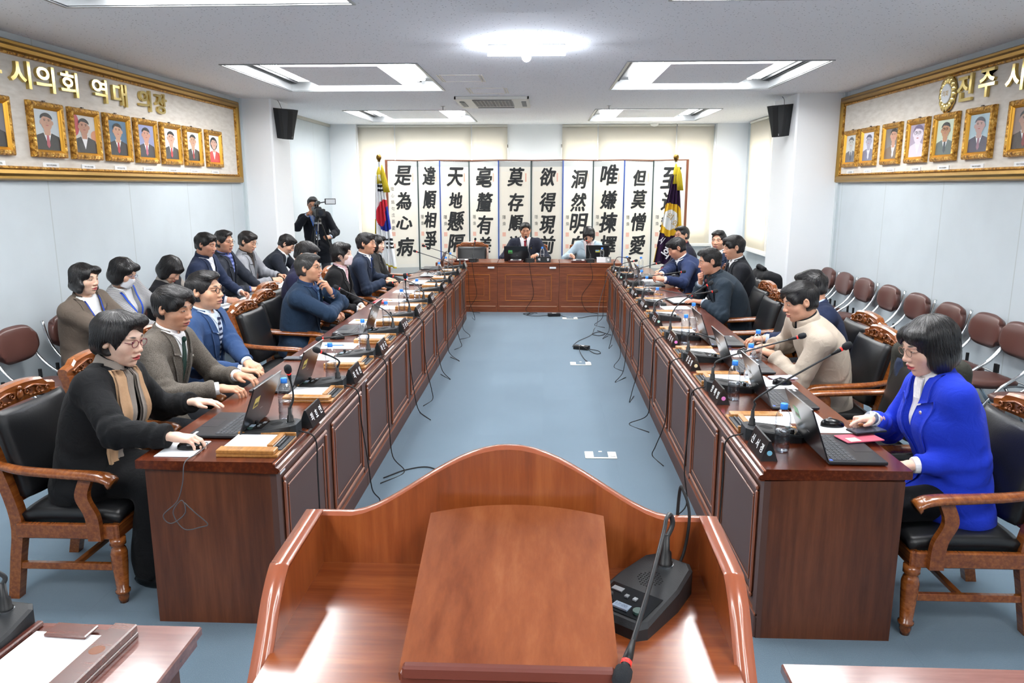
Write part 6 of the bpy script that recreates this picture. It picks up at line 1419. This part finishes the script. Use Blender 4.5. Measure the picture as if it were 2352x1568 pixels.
        mo = mb.build('face_mask', fab(sp['mask'], sp['mask'], rough=.8), root); mo.matrix_local = HM
    # ---------------- trousers / skirt and shoes
    tr = o.get('trousers', '1d1f24')
    def trous(P):
        d = None
        for hp, kp, fp in LG: e = smin(s_cap(P, hp, kp, .088*bulk, .068), s_cap(P, kp, fp, .066, .054), .03); d = e if d is None else smin(d, e, .025)
        d = smin(d, s_ell(P, H+A3(0, -.01, .0), (.165*bulk, .13, .11)), .05)
        if o.get('skirt'):
            (h1, k1, f1), (h2, k2, f2) = LG; lowz = o['skirt']; d = smin(d, s_cap(P, (h1+h2)/2, (k1+k2)/2, .13, .1), .05)
            for a in (-.5, 0, .5): kk = (k1+k2)/2+(k1-k2)*a; d = smin(d, s_cap(P, kk, A3(kk[0]*1.1, kk[1]+.0-.03, lowz), .085, .10), .06)
        d = d+.004*wob(P, seed+5, 25, 70, 5)
        return smax(d, -(P[:, 2]-ft[2]-.0), .01)
    V, F = mesh_sdf(trous, lp.min(0)-.2, lp.max(0)+.22, o.get('th', .014)); np_obj('skirt' if o.get('skirt') else 'trousers', [(V, F, 0, None)], fab(tr), root)
    for hp, kp, fp in LG:
        a = A3(fp[0], fp[1]+.10, 0); mb = MB(); v, fc = ball((fp[0], fp[1]+.07, .035), (.047, .135, .05), 14, 8); v = [(x, y, max(z, .0)) for x, y, z in v]; mb.add((v, fc), 0, True); mb.build('shoe', M('141415', .25), root)
    # ---------------- upper clothes
    kind = o.get('kind', 'suit'); jc = fab(o.get('jacket', '20252e'), o.get('jacket2'), **o.get('jopt', {})); gJ = o.get('g', .021); h = {2: .0062, 1: .0085, 0: .011}[hv]; tb = o.get('tb', .26); wv = o.get('wv', .085); hem = o.get('hem', -.2)
    lowc = H+A3(0, .05, -.02)
    def vw(t): return np.clip((t-tb)/(1.0-tb), 0, 1.2)*wv
    def nohead(P): return s_cap(P, N-u*.055+f*.01, N+u*.2+f*.05, neckr+.012, neckr+.03)
    def jacket(P, carve=True, arms=True):
        d = torso(P, gJ, hem, 1.0, o.get('boxy', 1)); d = smin(d, s_ell(P, lowc, (.185*bulk+gJ, .15+gJ, .115)), .06)
        x, y, t = coords(P)
        if carve and kind in ('suit', 'coat', 'cardigan', 'open'): d = smax(d, -np.maximum(np.abs(x-o.get('vx', 0))-vw(t), -y), .004)
        if kind != 'vest' and arms:
            for k in 'RL': d = smin(d, sleeve(P, k, o.get('sg', .013)), .034)
        d = d+.0052*wob(P, seed+7, 14, 42, 6)*sp.get('wr', 1.)*(1.4-np.clip(t, 0, 1))+.0036*np.sin(t*L*70+6*np.abs(x)/.1+wob(P, seed+8, 8, 20, 3)*3)*np.exp(-((t-.1)/.22)**2)
        if carve: d = smax(d, -nohead(P), .006)
        return d
    allp2 = np.vstack([allp, [H-.1, N+.1]]); lo = allp2.min(0)-.17; hi = allp2.max(0)+.15; lo[2] = min(lo[2], hz-.2)
    nm = {'suit': 'jacket', 'coat': 'coat', 'cardigan': 'cardigan', 'sweater': 'sweater', 'open': 'jacket', 'vest': 'vest'}[kind]
    V, F = mesh_sdf(jacket, lo, hi, h); np_obj(nm, [(V, F, 0, None)], jc, root)
    sh_c = fab(o.get('shirt', 'e6eaf0'), o.get('shirt2'), scale=1200., rough=.7, **({'stripes': o['stripes']} if o.get('stripes') else {}))
    def shirt(P):
        d = torso(P, .006+o.get('sgrow', 0), -.05, 1.01); d = smax(d, -s_cap(P, N-u*.03, N+u*.2+f*.05, neckr-.002, neckr+.01), .006)
        if kind == 'vest':
            for k in 'RL': d = smin(d, sleeve(P, k, .012), .03)
        return d+.0015*wob(P, seed+9, 30, 60, 4)
    D = -f
    if kind != 'sweater':
        V, F = mesh_sdf(shirt, lo if kind == 'vest' else np.minimum(H, N)-.24, hi if kind == 'vest' else np.maximum(H, N)+.24, h*1.1); np_obj('shirt', [(V, F, 0, None)], sh_c, root)
    at = lambda x, t, y=.3: H+r*x+u*(L*t)+f*y
    if kind in ('suit', 'coat', 'open', 'cardigan') and o.get('lapel', True):
        jf = lambda P: jacket(P, False, False)
        for sg in (1, -1):
            lw = o.get('lw', .068); tn = o.get('notch', .80)
            def lap(a, b):
                t = tb+(tn-tb)*a; x0 = float(vw(np.array([t]))[0])-.004; w = lw*(1-(1-a)**1.7)*(1 if a < .97 else .92); return at(o.get('vx', 0)+sg*(x0+w*b), t+(.05*b*a if a > .0 else 0))
            V1, F1 = strip(jf, None, lap, 16, 5, D, .008, .006)
            def lap2(a, b):
                t = tn+.015+(1.0-tn)*a; x0 = float(vw(np.array([t]))[0])-.004; w = .052*(1-.35*a); return at(o.get('vx', 0)+sg*(x0+w*b), t+.02*b)
            V2, F2 = strip(jf, None, lap2, 7, 4, D, .009, .006); np_obj('lapel', [(V1, F1[:, ::sg], 0, None), (V2, F2[:, ::sg], 0, None)], fab(o['lapelc']) if o.get('lapelc') else jc, root)
    def ring(name, mat, r0, r1, z0, z1, gap, ax=None, tilt=.25, n=26, th=.004, back=.0):
        """collar round the neck; gap is the open half angle at the front"""
        ax_ = nrm(N+Rh@A3(0, 0, .06)-N+u*.08); cx = N+u*o.get('coll', .0); e1 = nrm(r-ax_*(r@ax_)); e2 = nrm(np.cross(ax_, e1))
        def fn_(a, b):
            an = pi/2+gap+(2*pi-2*gap)*a; rad = r0+(r1-r0)*b; z = z0+(z1-z0)*b+tilt*.05*(-sin(an))*(1 if b > .5 else .6); return tuple(cx+e1*cos(an)*rad*1.04+e2*sin(an)*rad+ax_*z)
        mb = MB().add(slab(fn_, n, 4, th), 0, True); return mb.build(name, mat, root)
    if kind in ('suit', 'open', 'coat') and o.get('lapel', True): ring('jacket_collar', fab(o['lapelc']) if o.get('lapelc') else jc, neckr+.034, neckr+.016, -.02, .026, .95, th=.006)
    if o.get('collar', True) and kind in ('suit', 'open'):
        ring('shirt_collar', sh_c, neckr+.016, neckr+.006, -.012, .034, .30, th=.004)
        for sg in (1, -1):
            def cp(a, b): return at(sg*(.012+.045*b+.012*a), .965-.06*a*(1-b)+.045*b)
            V1, F1 = strip(shirt, None, cp, 5, 5, D, .006, .004); np_obj('collar_point', [(V1, F1[:, ::sg], 0, None)], sh_c, root)
    if o.get('tie'):
        tc = fab(o['tie'], o.get('tie2'), scale=o.get('tscale', 500.), rough=.5, **({'stripes': o['tstripe']} if o.get('tstripe') else {}))
        def tie(a, b): t = .955-(.955-tb+.05)*a; w = .013+.026*min(1, a*1.2); return at((b-.5)*2*w+o.get('vx', 0)*.5, t)
        V1, F1 = strip(shirt, None, tie, 14, 5, D, .009, .005)
        kp = project(shirt, np.array([at(0, .955)]), D)[0]-D*.010; v, fc = ball((0, 0, 0), (.019, .013, .018), 10, 7); Bk = np.stack([r, f, u], 1); v = (np.array(v)*np.array([1, 1, 1]))@Bk.T+kp
        tr_ = [np.array(q)[[0, 1, 2, 3]] for q in fc if len(q) == 4]; np_obj('tie', [(V1, F1[:, ::-1], 0, None), (v, np.array(tr_), 0, None)], tc, root)
    if o.get('turtle'):
        ring('turtleneck', fab(o['turtle']), neckr+.018, neckr+.010, -.03, .045, .0, th=.008); ring('turtleneck_fold', fab(o['turtle']), neckr+.022, neckr+.015, .01, .05, .0, th=.008) if o.get('fold') else None
    if o.get('band'): ring('collar_band', fab(o['band']), neckr+.03, neckr+.018, -.03, .04, .35, th=.008)
    if kind in ('suit', 'open', 'coat', 'cardigan') and o.get('buttons', 2):
        for k in range(o.get('buttons', 2)):
            p = project(lambda P: jacket(P, False, False), np.array([at(o.get('vx', 0)+.012, tb-.03-.17*k)]), D)[0]; q = Vector(f).to_track_quat('Z', 'Y').to_matrix().to_4x4(); MB().add(lathe([(.010, -.002), (.010, .003), (.007, .0035)], 12), 0, False, Matrix.Translation(p) @ q).build('button', M(o.get('bcol', '15161a'), .35), root)
    if o.get('pin'):
        p = project(lambda P: jacket(P, False, False), np.array([at(-.095, .76)]), D)[0]+f*.011; q = Vector(f).to_track_quat('Z', 'Y').to_matrix().to_4x4(); MB().add(lathe([(.008, -.002), (.008, .002), (.004, .004)], 10), 0, False, Matrix.Translation(p) @ q).build('lapel_pin', M(o['pin'] if isinstance(o['pin'], str) else 'd8b64a', .25, .7), root)
    if o.get('pocket'):
        for sg in o['pocket']:
            V1, F1 = strip(lambda P: jacket(P, False, False), None, lambda a, b: at(sg*(.06+.075*b), .17-.035*a), 2, 6, D, .004, .004); np_obj('pocket', [(V1, F1[:, ::sg], 0, None)], fab(o.get('pocketc', o.get('jacket'))), root)
    if o.get('lanyard'):
        for sg in (1, -1):
            V1, F1 = strip(lambda P: np.minimum(jacket(P, False, False), shirt(P)), None, lambda a, b: at(sg*.075*(1-a)**.8+(b-.5)*.014, 1.0-.62*a), 14, 2, D, .006, .003); np_obj('lanyard', [(V1, F1[:, ::-1], 0, None)], fab(o['lanyard']), root)
        V1, F1 = strip(lambda P: jacket(P, False, False), None, lambda a, b: at((b-.5)*.06, .38-.16*a), 3, 3, D, .008, .004); np_obj('id_badge', [(V1, F1[:, ::-1], 0, None)], M('e8edf2', .3), root)
    if o.get('scarf'):
        sc1, sc2 = o['scarf']; jf = lambda P: jacket(P, False, False)
        for sg in (1, -1):
            mats = [fab(sc1), fab(sc2), fab('2f2a29')]; ps_ = []
            def sf(a, b): t = 1.02-(1.02-o.get('sct', -.05))*a; w = .085+.015*sin(a*6+sg); return at(sg*(.05+.03*min(1, a*2)+.02*sin(3*a+sg))+(b-.5)*w, t)
            V1, F1 = strip(jf, None, sf, 26, 8, D, .014, .014); V1 = V1+f[None]*(.006*np.sin(np.arange(len(V1)) % 9*1.9))[:, None]
            jj = np.array([min(q) % 9 for q in F1.tolist()]); m_ = np.where((jj == 3), 2, np.where(jj < 3 if sg > 0 else jj > 4, 0, 1 if o.get('two') else 0)); np_obj('scarf', [(V1, F1[:, ::-1], m_, None)], mats, root)
        ring('scarf_loop', fab(sc1), neckr+.045, neckr+.022, -.03, .05, .45, th=.014)
    if o.get('neckscarf'):
        ring('neck_scarf', fab(o['neckscarf'], o.get('neckscarf2'), scale=60.), neckr+.03, neckr+.014, -.03, .04, .12, th=.01)
        for sg in (1, -1):
            V1, F1 = strip(lambda P: np.minimum(jacket(P), shirt(P)), None, lambda a, b: at(sg*.018*(1-.3*a)+(b-.5)*.035, 1.0-o.get('nsl', .42)*a), 12, 4, D, .010, .006); np_obj('neck_scarf_end', [(V1, F1[:, ::-1], 0, None)], fab(o['neckscarf'], o.get('neckscarf2'), scale=60.), root)
    # cuffs
    if o.get('cuff', True):
        for k in 'RL':
            if not sp.get('hands', {}).get(k): continue
            S_, E, Wt = arm[k][:3]; fa = nrm(Wt-E); cc = fab(o['cuff']) if isinstance(o.get('cuff'), str) else sh_c; mb = MB().add(tube([Wt-fa*.05, Wt-fa*.0, Wt+fa*.003], [.037, .0345, .033], 16)); mb.build('shirt_cuff', cc, root)
    if sp.get('watch'):
        S_, E, Wt = arm[sp['watch']][:3]; fa = nrm(Wt-E); MB().add(tube([Wt+fa*.004, Wt+fa*.022], [.031, .030], 16), 0, True).build('wristwatch', MT['steel'], root)
    return root
# ============================================================ the people
UPZ = (0, 0, 1); XP, XM = (1, 0, -.08), (-1, 0, -.08)
F1, F2, MA, MB_ = 'e8c3ad', 'e2b9a2', 'd8a586', 'cf9a7c'
SUIT = lambda c, sh='e8ecf2', tie=None, **k: dict(kind='suit', jacket=c, shirt=sh, tie=tie, **k)
PEOPLE = [
 # ---- left desk row, from the front
 dict(label='woman with short black hair, red rimmed glasses and a grey scarf over a black coat', loc=(-2.12, 3.34), rz=-90, head=(-1.95, 3.37, 1.15), hrot=(-8, 10, 0), fem=True, lod=2, hair='wave', vol=1.03, flow=(.3, 1, 0), skin=F1, eye=.5, lip='b8484a', glasses=('7a2038', .0014), wide=1.05, hs=1.02, knee=(.11, .36, .50), foot=(.11, .33, .05), bulk=1.10,
  hands={'R': ((-1.575, 3.05, .795), (1, .05, -.1), UPZ, 'rest'), 'L': ((-1.74, 3.62, .785), (1, .1, -.05), UPZ, 'flat')},
  out=dict(kind='coat', jacket='131416', shirt='17181b', tb=.05, wv=.11, lapel=False, turtle='17181b', fold=1, scarf=('8d847c', 'b89574'), two=1, sct=-.24, collar=False, buttons=0, cuff=False, skirt=.16, trousers='101113', hem=-.3, g=.028, sg=.02)),
 dict(label='young man with curtained black hair in a grey tweed jacket and dark green tie', loc=(-2.2, 4.05), rz=-90, head=(-2.03, 4.06, 1.185), hrot=(-10, 10, 0), lod=2, hair='curtain', skin='cd9a7c', eye=.4, lip='b0605c', bulk=1.06,
  hands={'R': ((-1.72, 3.86, .79), (1, -.12, -.1), UPZ, 'type'), 'L': ((-1.74, 4.16, .785), (1, -.1, -.05), UPZ, 'rest')}, out=SUIT('4b4640', 'eceff4', '16352e', jacket2='6d665e', pin='d0d0c8', jopt=dict(scale=260.))),
 dict(label='heavy set man with black round glasses, blue suit and striped tie', loc=(-2.3, 4.76), rz=-90, head=(-2.16, 4.76, 1.185), hrot=(-6, -2, 0), lod=2, hair='swept', skin='d9a888', eye=.55, glasses=('16181c', .0019), wide=1.08, bulk=1.22, belly=.04, hs=1.03,
  hands={'R': ((-1.84, 4.46, .74), (1, .35, -.05), (0, .2, 1), 'rest'), 'L': ((-1.84, 4.60, .735), (1, -.35, -.05), (0, -.2, 1), 'rest')}, out=SUIT('2a4166', 'cfdcf2', '1b2644', tie2='c8d0e0', tstripe=9., pin=1)),
 dict(label='grey haired man with glasses in a navy jacket leaning on folded arms', loc=(-2.12, 6.45), rz=-90, head=(-1.98, 6.35, 1.165), hrot=(-4, -3, 0), lod=2, hair='comb', hcol='3a3938', flow=(-.5, .9, .1), skin='cf9d7e', eye=.6, glasses=('1c1a1a', .0012), bulk=1.12,
  hands={'R': ((-1.76, 6.46, .85), (-.1, 1, .1), (1, 0, .2), 'hold', (.4, -1, -.5)), 'L': ((-1.80, 6.34, .97), (-.35, -.2, 1), (.8, .1, .3), 'pinch', (1, .3, -.8))}, out=SUIT('24364c', '22365a', '28436a', tie2='5d7fa6', tscale=90., pin=1)),
 dict(label='man in a purplish navy jacket, mostly hidden behind the man with folded arms', loc=(-2.3, 6.98), rz=-90, head=(-2.17, 6.9, 1.225), hrot=(-5, 25, 0), lod=1, hair='comb', hcol='232020', flow=(.5, .8, .1), skin=MB_, eye=.3,
  hands={'R': ((-1.95, 6.80, .68), (1, .2, 0), (0, -.5, 1), 'hold'), 'L': ((-1.93, 6.92, .70), (1, -.2, 0), (0, .5, 1), 'hold')}, watch='L', out=SUIT('25263f', 'e8e8ee', 'c04a78')),
 dict(label='woman with a pale pink face mask, pink scarf and black jacket', loc=(-2.2, 7.75), rz=-90, head=(-2.05, 7.7, 1.165), hrot=(-6, 0, 0), fem=True, lod=1, hair='perm', vol=1.04, skin=F1, eye=.6, mask='f0dfe0', hands={'R': ((-1.9, 7.6, .62), (1, .2, -.1), UPZ, 'rest'), 'L': ((-1.9, 7.8, .62), (1, -.2, -.1), UPZ, 'rest')},
  out=dict(kind='suit', jacket='1a1a1c', shirt='efeef0', neckscarf='e9a9b4', neckscarf2='f4e6e8', collar=False, nsl=.5, tb=.3)),
 dict(label='man with thin rimmed glasses in a navy suit reaching over the far left desk', loc=(-2.14, 8.62), rz=-90, head=(-2.0, 8.56, 1.21), hrot=(-4, 2, 0), lod=1, hair='short', vol=1.1, hcol='211f20', skin='d09c7e', eye=.5, glasses=('9a9288', .0009), hands={'R': ((-1.80, 8.53, .785), (1, .0, -.1), UPZ, 'rest'), 'L': ((-1.82, 8.8, .785), (1, -.1, -.1), UPZ, 'rest')}, out=SUIT('242d3e', 'e9eef6', '243a6a', pin=1, cuff='17191f')),
 dict(label='woman in dark grey, almost hidden behind the navy suit man beside the national flag', loc=(-2.26, 9.7), rz=-90, head=(-2.14, 9.75, 1.12), hrot=(-12, 4, 0), fem=True, lod=0, hair='bob', skin=F1, eye=.5, lip='c23a44', hands={'R': ((-1.85, 9.55, .62), (1, 0, 0), UPZ, 'rest'), 'L': ((-1.85, 9.8, .62), (1, 0, 0), UPZ, 'rest')}, out=dict(kind='suit', jacket='2b2b2c', shirt='1c1c1e', collar=False)),
 # ---- chairs along the left wall
 dict(label='woman with curled black hair in a brown wool jacket on the left wall', loc=(-3.58, 5.72), rz=-98, head=(-3.46, 5.6, 1.155), hrot=(-2, 4, 0), fem=True, lod=2, hair='curl', part=.03, skin='e4bda4', eye=.35, lip='c0605c', bulk=1.1, hands={'R': ((-3.1, 5.7, .60), (1, .4, -.1), UPZ, 'rest'), 'L': ((-3.1, 5.85, .60), (1, -.4, -.1), UPZ, 'rest')}, out=dict(kind='suit', jacket='5d534a', jacket2='75695e', shirt='f0f0ee', collar=False, lw=.085, tb=.18, lanyard='2d4aa8', trousers='1b1b1d')),
 dict(label='woman with a white face mask, glasses, blue lanyard and striped grey cardigan', loc=(-3.58, 6.36), rz=-95, head=(-3.44, 6.1, 1.15), hrot=(4, 24, 0), fem=True, lod=1, hair='bob', part=.02, skin='dcae94', eye=.35, mask='eef0f6', glasses=('5a6a9a', .0012), hands={'R': ((-3.12, 6.2, .62), (1, .3, -.1), UPZ, 'rest'), 'L': ((-3.12, 6.42, .62), (1, -.3, -.1), UPZ, 'rest')}, out=dict(kind='cardigan', jacket='3c3d40', jacket2='cfcfd0', jopt=dict(stripes=55.), lapel=False, shirt='eef0f4', tb=.3, wv=.05, lanyard='2c56c8', pocket=(1, -1), pocketc='17181c', bcol='e8e6e0', collar=False, cuff=False)),
 dict(label='woman with fringed black hair bowing her head in a dark vest with grey sleeves', loc=(-3.58, 7.0), rz=-92, head=(-3.40, 6.82, 1.10), hrot=(-4, 42, 0), fem=True, lod=1, hair='bang', skin='dcae94', eye=.2, lip='c05a58', hands={'R': ((-3.1, 6.8, .62), (1, .3, -.1), UPZ, 'rest'), 'L': ((-3.1, 7.05, .62), (1, -.3, -.1), UPZ, 'rest')}, out=dict(kind='vest', jacket='232327', shirt='8f8880', lapel=False, band='97908a', cuff=False, collar=False)),
 dict(label='man with straight black fringe in a navy jacket and navy sweater on the left wall', loc=(-3.6, 7.86), rz=-88, head=(-3.47, 7.74, 1.255), hrot=(-4, 12, 0), lod=1, hair='short', skin='c9947a', eye=.25, bulk=1.05, hands={'R': ((-3.2, 7.52, .72), (1, .1, -.1), (-.2, -.7, .6), 'hold'), 'L': ((-3.2, 7.9, .74), (1, -.1, -.1), (-.2, .7, .6), 'hold')}, out=SUIT('222b42', 'd9dbe6', None, turtle=None, sgrow=.004, wv=.075, band='1c243a')),
 dict(label='man with wavy hair, glasses and blue sweater under a dark jacket', loc=(-3.6, 8.36), rz=-82, head=(-3.48, 8.22, 1.25), hrot=(-22, 4, 0), lod=1, hair='swept', vol=.9, rough=1.8, skin='cf9a7e', eye=.4, glasses=('22201f', .0013), bulk=1.08, hands={'R': ((-3.2, 8.16, .74), (1, .2, -.1), (-.2, -.6, .6), 'hold'), 'L': ((-3.12, 8.42, .65), (1, -.1, -.2), UPZ, 'flat')}, out=SUIT('252932', '3b4c8c', None, shirt2='8490c8', stripes=7., pin='e0e0e0', sgrow=.004)),
 dict(label='man with glasses in a light grey suit and dark brown shirt reading papers', loc=(-3.6, 9.0), rz=-86, head=(-3.47, 8.86, 1.205), hrot=(-10, 18, 0), lod=1, hair='short', vol=.85, hcol='1c1816', skin='d6a68a', eye=.3, glasses=('2a2524', .0011), hands={'R': ((-3.2, 8.84, .76), (1, .1, 0), (-.2, -.7, .6), 'hold'), 'L': ((-3.2, 9.1, .78), (1, -.1, 0), (-.2, .7, .6), 'hold')}, out=SUIT('85878d', '2f2723', None)),
 dict(label='young man with thin glasses in a dark suit bent forward beside the white column', loc=(-3.55, 9.72), rz=-84, head=(-3.30, 9.72, 1.115), hrot=(0, 34, 0), lod=1, hair='short', vol=1.0, hcol='171414', skin='dcae94', eye=.25, glasses=('4a4542', .0009), bow=.05, hands={'R': ((-3.02, 9.6, .66), (1, .2, -.1), UPZ, 'rest'), 'L': ((-3.0, 9.85, .66), (1, -.2, -.1), UPZ, 'rest')}, out=SUIT('20242d', 'f0f2f6', 'b8bfc8')),
 # ---- standing cameraman
 dict(label='standing cameraman in a dark coat behind the video camera and tripod', loc=(-3.54, 11.93), rz=-160, head=(-3.57, 11.83, 1.565), hrot=(-8, 12, 0), lod=0, hipz=.93, hair='crop', skin='b98668', eye=.4, glasses=('16181c', .0016), knee=(.10, .05, .5), foot=(.11, .02, .05), hands={'R': ((-3.58, 11.56, 1.42), (.3, -1, .2), (-.6, 0, .6), 'hold'), 'L': ((-3.28, 11.66, 1.08), (-.4, -.6, .2), (.7, -.3, .5), 'fist')}, out=dict(kind='suit', jacket='14161d', shirt='9fb0cc', tie='4a5a80', hem=-.75, tb=.1, lanyard='4a7ad0', trousers='3a3d44', buttons=0)),
 # ---- head desk
 dict(label='man with a dark red tie and dark suit seated at the head desk', loc=(-.29, 12.28), rz=180, head=(-.30, 12.14, 1.16), hrot=(6, 12, 0), lod=1, hair='swept', vol=1.0, hcol='121112', skin='cf9878', eye=.15, bulk=1.1, hands={'R': ((-.5, 11.98, .79), (.2, -1, -.1), UPZ, 'rest'), 'L': ((-.12, 11.98, .79), (-.2, -1, -.1), UPZ, 'rest')}, out=SUIT('2a2d39', 'edf0f6', '8a2432', pin=1)),
 dict(label='woman in a pale blue jacket and pink scarf looking down at the head desk', loc=(.68, 12.22), rz=180, head=(.69, 12.02, 1.10), hrot=(-4, 36, 0), fem=True, lod=1, hair='bob', vol=1.06, part=-.02, skin='dcae94', eye=.2, lip='b84848', hands={'R': ((.42, 11.86, .80), (.3, -1, -.1), (.7, 0, .7), 'rest'), 'L': ((.78, 11.9, .79), (-.2, -1, -.1), UPZ, 'rest')}, out=dict(kind='suit', jacket='a9bcc8', shirt='e9dcdd', collar=False, neckscarf='dca6ac', neckscarf2='f2e6e6', nsl=.55, tb=.2)),
 # ---- right desk row, from the front
 dict(label='woman in a bright blue jacket with bobbed black hair and glasses', loc=(1.80, 3.24), rz=90, head=(1.655, 3.29, 1.165), hrot=(4, 16, 0), fem=True, lod=2, hair='bob', vol=1.05, part=.02, hcol='151313', skin='e2b9a4', eye=.3, lip='b83a48', glasses=('8a6a5c', .0012), bulk=1.05, hs=1.02, hands={'R': ((1.49, 3.39, .81), (-1, -.08, -.15), UPZ, 'point'), 'L': ((1.56, 3.12, .69), (-1, .3, -.1), UPZ, 'rest', (.1, .0, -1))}, watch='R', out=dict(kind='suit', jacket='1c33b8', jacket2='2440cc', shirt='f2f3f6', collar=False, neckscarf='eef0f4', nsl=.16, tb=.1, wv=.075, pin='e8d8d0', hem=-.3, trousers='17181c', lw=.09, buttons=1)),
 dict(label='young man in a beige sweater with a black collar using a mouse', loc=(1.84, 4.94), rz=90, head=(1.60, 4.80, 1.135), hrot=(3, 16, 0), lod=2, hair='curtain', vol=.95, skin='d6a286', eye=.35, lip='b4625c', bow=.05, cutoff=.09, hands={'R': ((1.47, 5.06, .79), (-1, 0, -.12), UPZ, 'type'), 'L': ((1.47, 4.86, .785), (-.7, .8, -.05), UPZ, 'rest')}, out=dict(kind='sweater', jacket='b2a595', jacket2='bfb3a4', turtle='17181b', band='b2a595', lapel=False, cuff=False, hem=-.22, g=.026, sg=.018)),
 dict(label='man in a navy jacket half hidden behind the man in the beige sweater', loc=(2.08, 5.55), rz=90, head=(1.93, 5.58, 1.125), hrot=(-30, 14, 0), lod=1, hair='short', vol=1.1, rough=1.6, skin='cf9a7e', eye=.4, hands={'R': ((1.66, 5.7, .72), (-1, 0, -.1), UPZ, 'rest'), 'L': ((1.55, 5.3, .80), (-1, .1, -.1), UPZ, 'rest')}, out=SUIT('1f2840', 'a8b4cc', None)),
 dict(label='man in a dark teal jacket leaning forward with a fist at his mouth', loc=(1.84, 7.36), rz=90, head=(1.555, 7.26, 1.15), hrot=(2, 14, 0), lod=2, hair='swept', vol=1.05, hcol='151414', skin='c9947a', eye=.2, bulk=1.12, bow=.05, hands={'R': ((1.50, 7.36, .935), (-.5, -.3, .8), (-.7, .3, -.3), 'fist', (-.2, .6, -1)), 'L': ((1.48, 7.12, .785), (-1, .05, -.1), UPZ, 'flat')}, out=SUIT('27323c', '1d2126', '5a2c34', cuff='9aa6b4')),
 dict(label='man in a black suit sitting upright behind the fist at mouth man', loc=(2.08, 8.0), rz=90, head=(1.94, 7.95, 1.225), hrot=(2, 10, 0), lod=1, hair='curtain', hcol='131112', skin='d2a084', eye=.2, hands={'R': ((1.7, 8.1, .66), (-1, 0, -.1), UPZ, 'rest'), 'L': ((1.7, 7.85, .66), (-1, 0, -.1), UPZ, 'rest')}, out=SUIT('1b1d22', 'eef1f6', '262a34', pin=1)),
 dict(label='man in a navy suit hunched over a phone held in both hands', loc=(1.84, 9.12), rz=90, head=(1.54, 9.0, 1.135), hrot=(2, 28, 0), lod=1, hair='short', vol=1.0, hcol='171516', skin='c48e74', eye=.15, bow=.06, bulk=1.1, hands={'R': ((1.33, 8.78, .85), (-.85, -.4, .2), (.2, .6, .7), 'hold'), 'L': ((1.33, 8.52, .83), (-.9, .35, .2), (-.2, -.7, .7), 'hold')}, out=SUIT('222d4c', 'e6eaf2', '26304a', pin=1)),
 dict(label='man in a dark jacket mostly hidden behind the hunched navy suit man', loc=(2.05, 11.0), rz=100, head=(1.93, 10.9, 1.17), hrot=(20, 2, 0), lod=0, hair='swept', hcol='121112', skin=MA, eye=.5, glasses=('8a3038', .0016), hands={'R': ((1.7, 11.1, .66), (-1, 0, -.1), UPZ, 'rest'), 'L': ((1.62, 10.75, .66), (-1, 0, -.1), UPZ, 'rest')}, out=SUIT('2b2c38', '8a3a44', None)),
 dict(label='man in a navy jacket seated by the right wall window looking toward the room', loc=(2.25, 9.65), rz=140, head=(2.15, 9.58, 1.185), hrot=(4, 2, 0), lod=1, hair='swept', vol=.9, rough=1.5, hcol='181616', skin='d6a488', eye=.45, hands={'R': ((1.95, 9.5, .66), (-.6, -.8, -.1), UPZ, 'rest'), 'L': ((2.1, 9.3, .66), (-.6, -.8, -.1), UPZ, 'rest')}, out=SUIT('232c40', 'e4e8f0', '30384a')),
]
for q in PEOPLE: person(q)
# held things
paper('white sheet held by the man in the navy sweater', -3.02, 7.66, R(-90+8), .24, .30, .70, 2, 'papers held along the left wall').rotation_euler = (R(14), R(10), R(-84))
paper('white sheets held by the man with wavy hair and glasses', -2.98, 8.16, 0, .24, .32, .70, 2, 'papers held along the left wall').rotation_euler = (R(12), R(14), R(-78))
paper('white sheets held by the man in the light grey suit', -2.98, 8.98, 0, .28, .34, .73, 2, 'papers held along the left wall').rotation_euler = (R(10), R(12), R(-80))

def draped_coat(label, loc, rz, col, lining, seed, h=.42):
    """coat hanging over a chair back: local x along the back, y front"""
    t = thing('coat', label, 'coat', loc, rz)
    def f(P):
        q = np.abs(P-A3(0, 0, -h/2))-A3(.235, .045, h/2-.03); d = np.linalg.norm(np.maximum(q, 0), axis=1)+np.minimum(q.max(1), 0)-.045
        d = smin(d, s_cap(P, (-.2, .02, -.02), (.2, .02, -.02), .06, .06), .04); d = smin(d, s_cap(P, (.24, -.04, -.05), (.27, -.06, -.5), .06, .05), .04); d = smin(d, s_cap(P, (-.24, -.04, -.05), (-.26, -.05, -.46), .06, .05), .04)
        return d+.012*wob(P, seed, 10, 30, 6)+.005*wob(P, seed+1, 40, 70, 4)
    V, F = mesh_sdf(f, (-.42, -.22, -h-.2), (.42, .22, .14), .010); np_obj('shell', [(V, F, 0, None)], fab(col), t)
    MB().add(slab(lambda u, v: (-.10+.24*u+.02*sin(9*v), .098+.012*sin(7*u+4*v), -.05-.32*v), 8, 12, .008), 0, True).build('lining', fab(lining), t)
    MB().add(tube(spl([(-.13, .05, .05), (0, .075, .075), (.13, .05, .05)], 5), .024, 8), 0, True).build('coat_collar', fab(col), t)
draped_coat('dark olive coat with navy lining draped over the empty right chair', (2.13, 4.22, .93), pi/2, '2e2e28', '262f45', 5, .48)
draped_coat('black coat hung over the chair back beside the man in the black suit', (2.38, 8.30, .93), pi/2, '16171a', '202228', 9, .40)
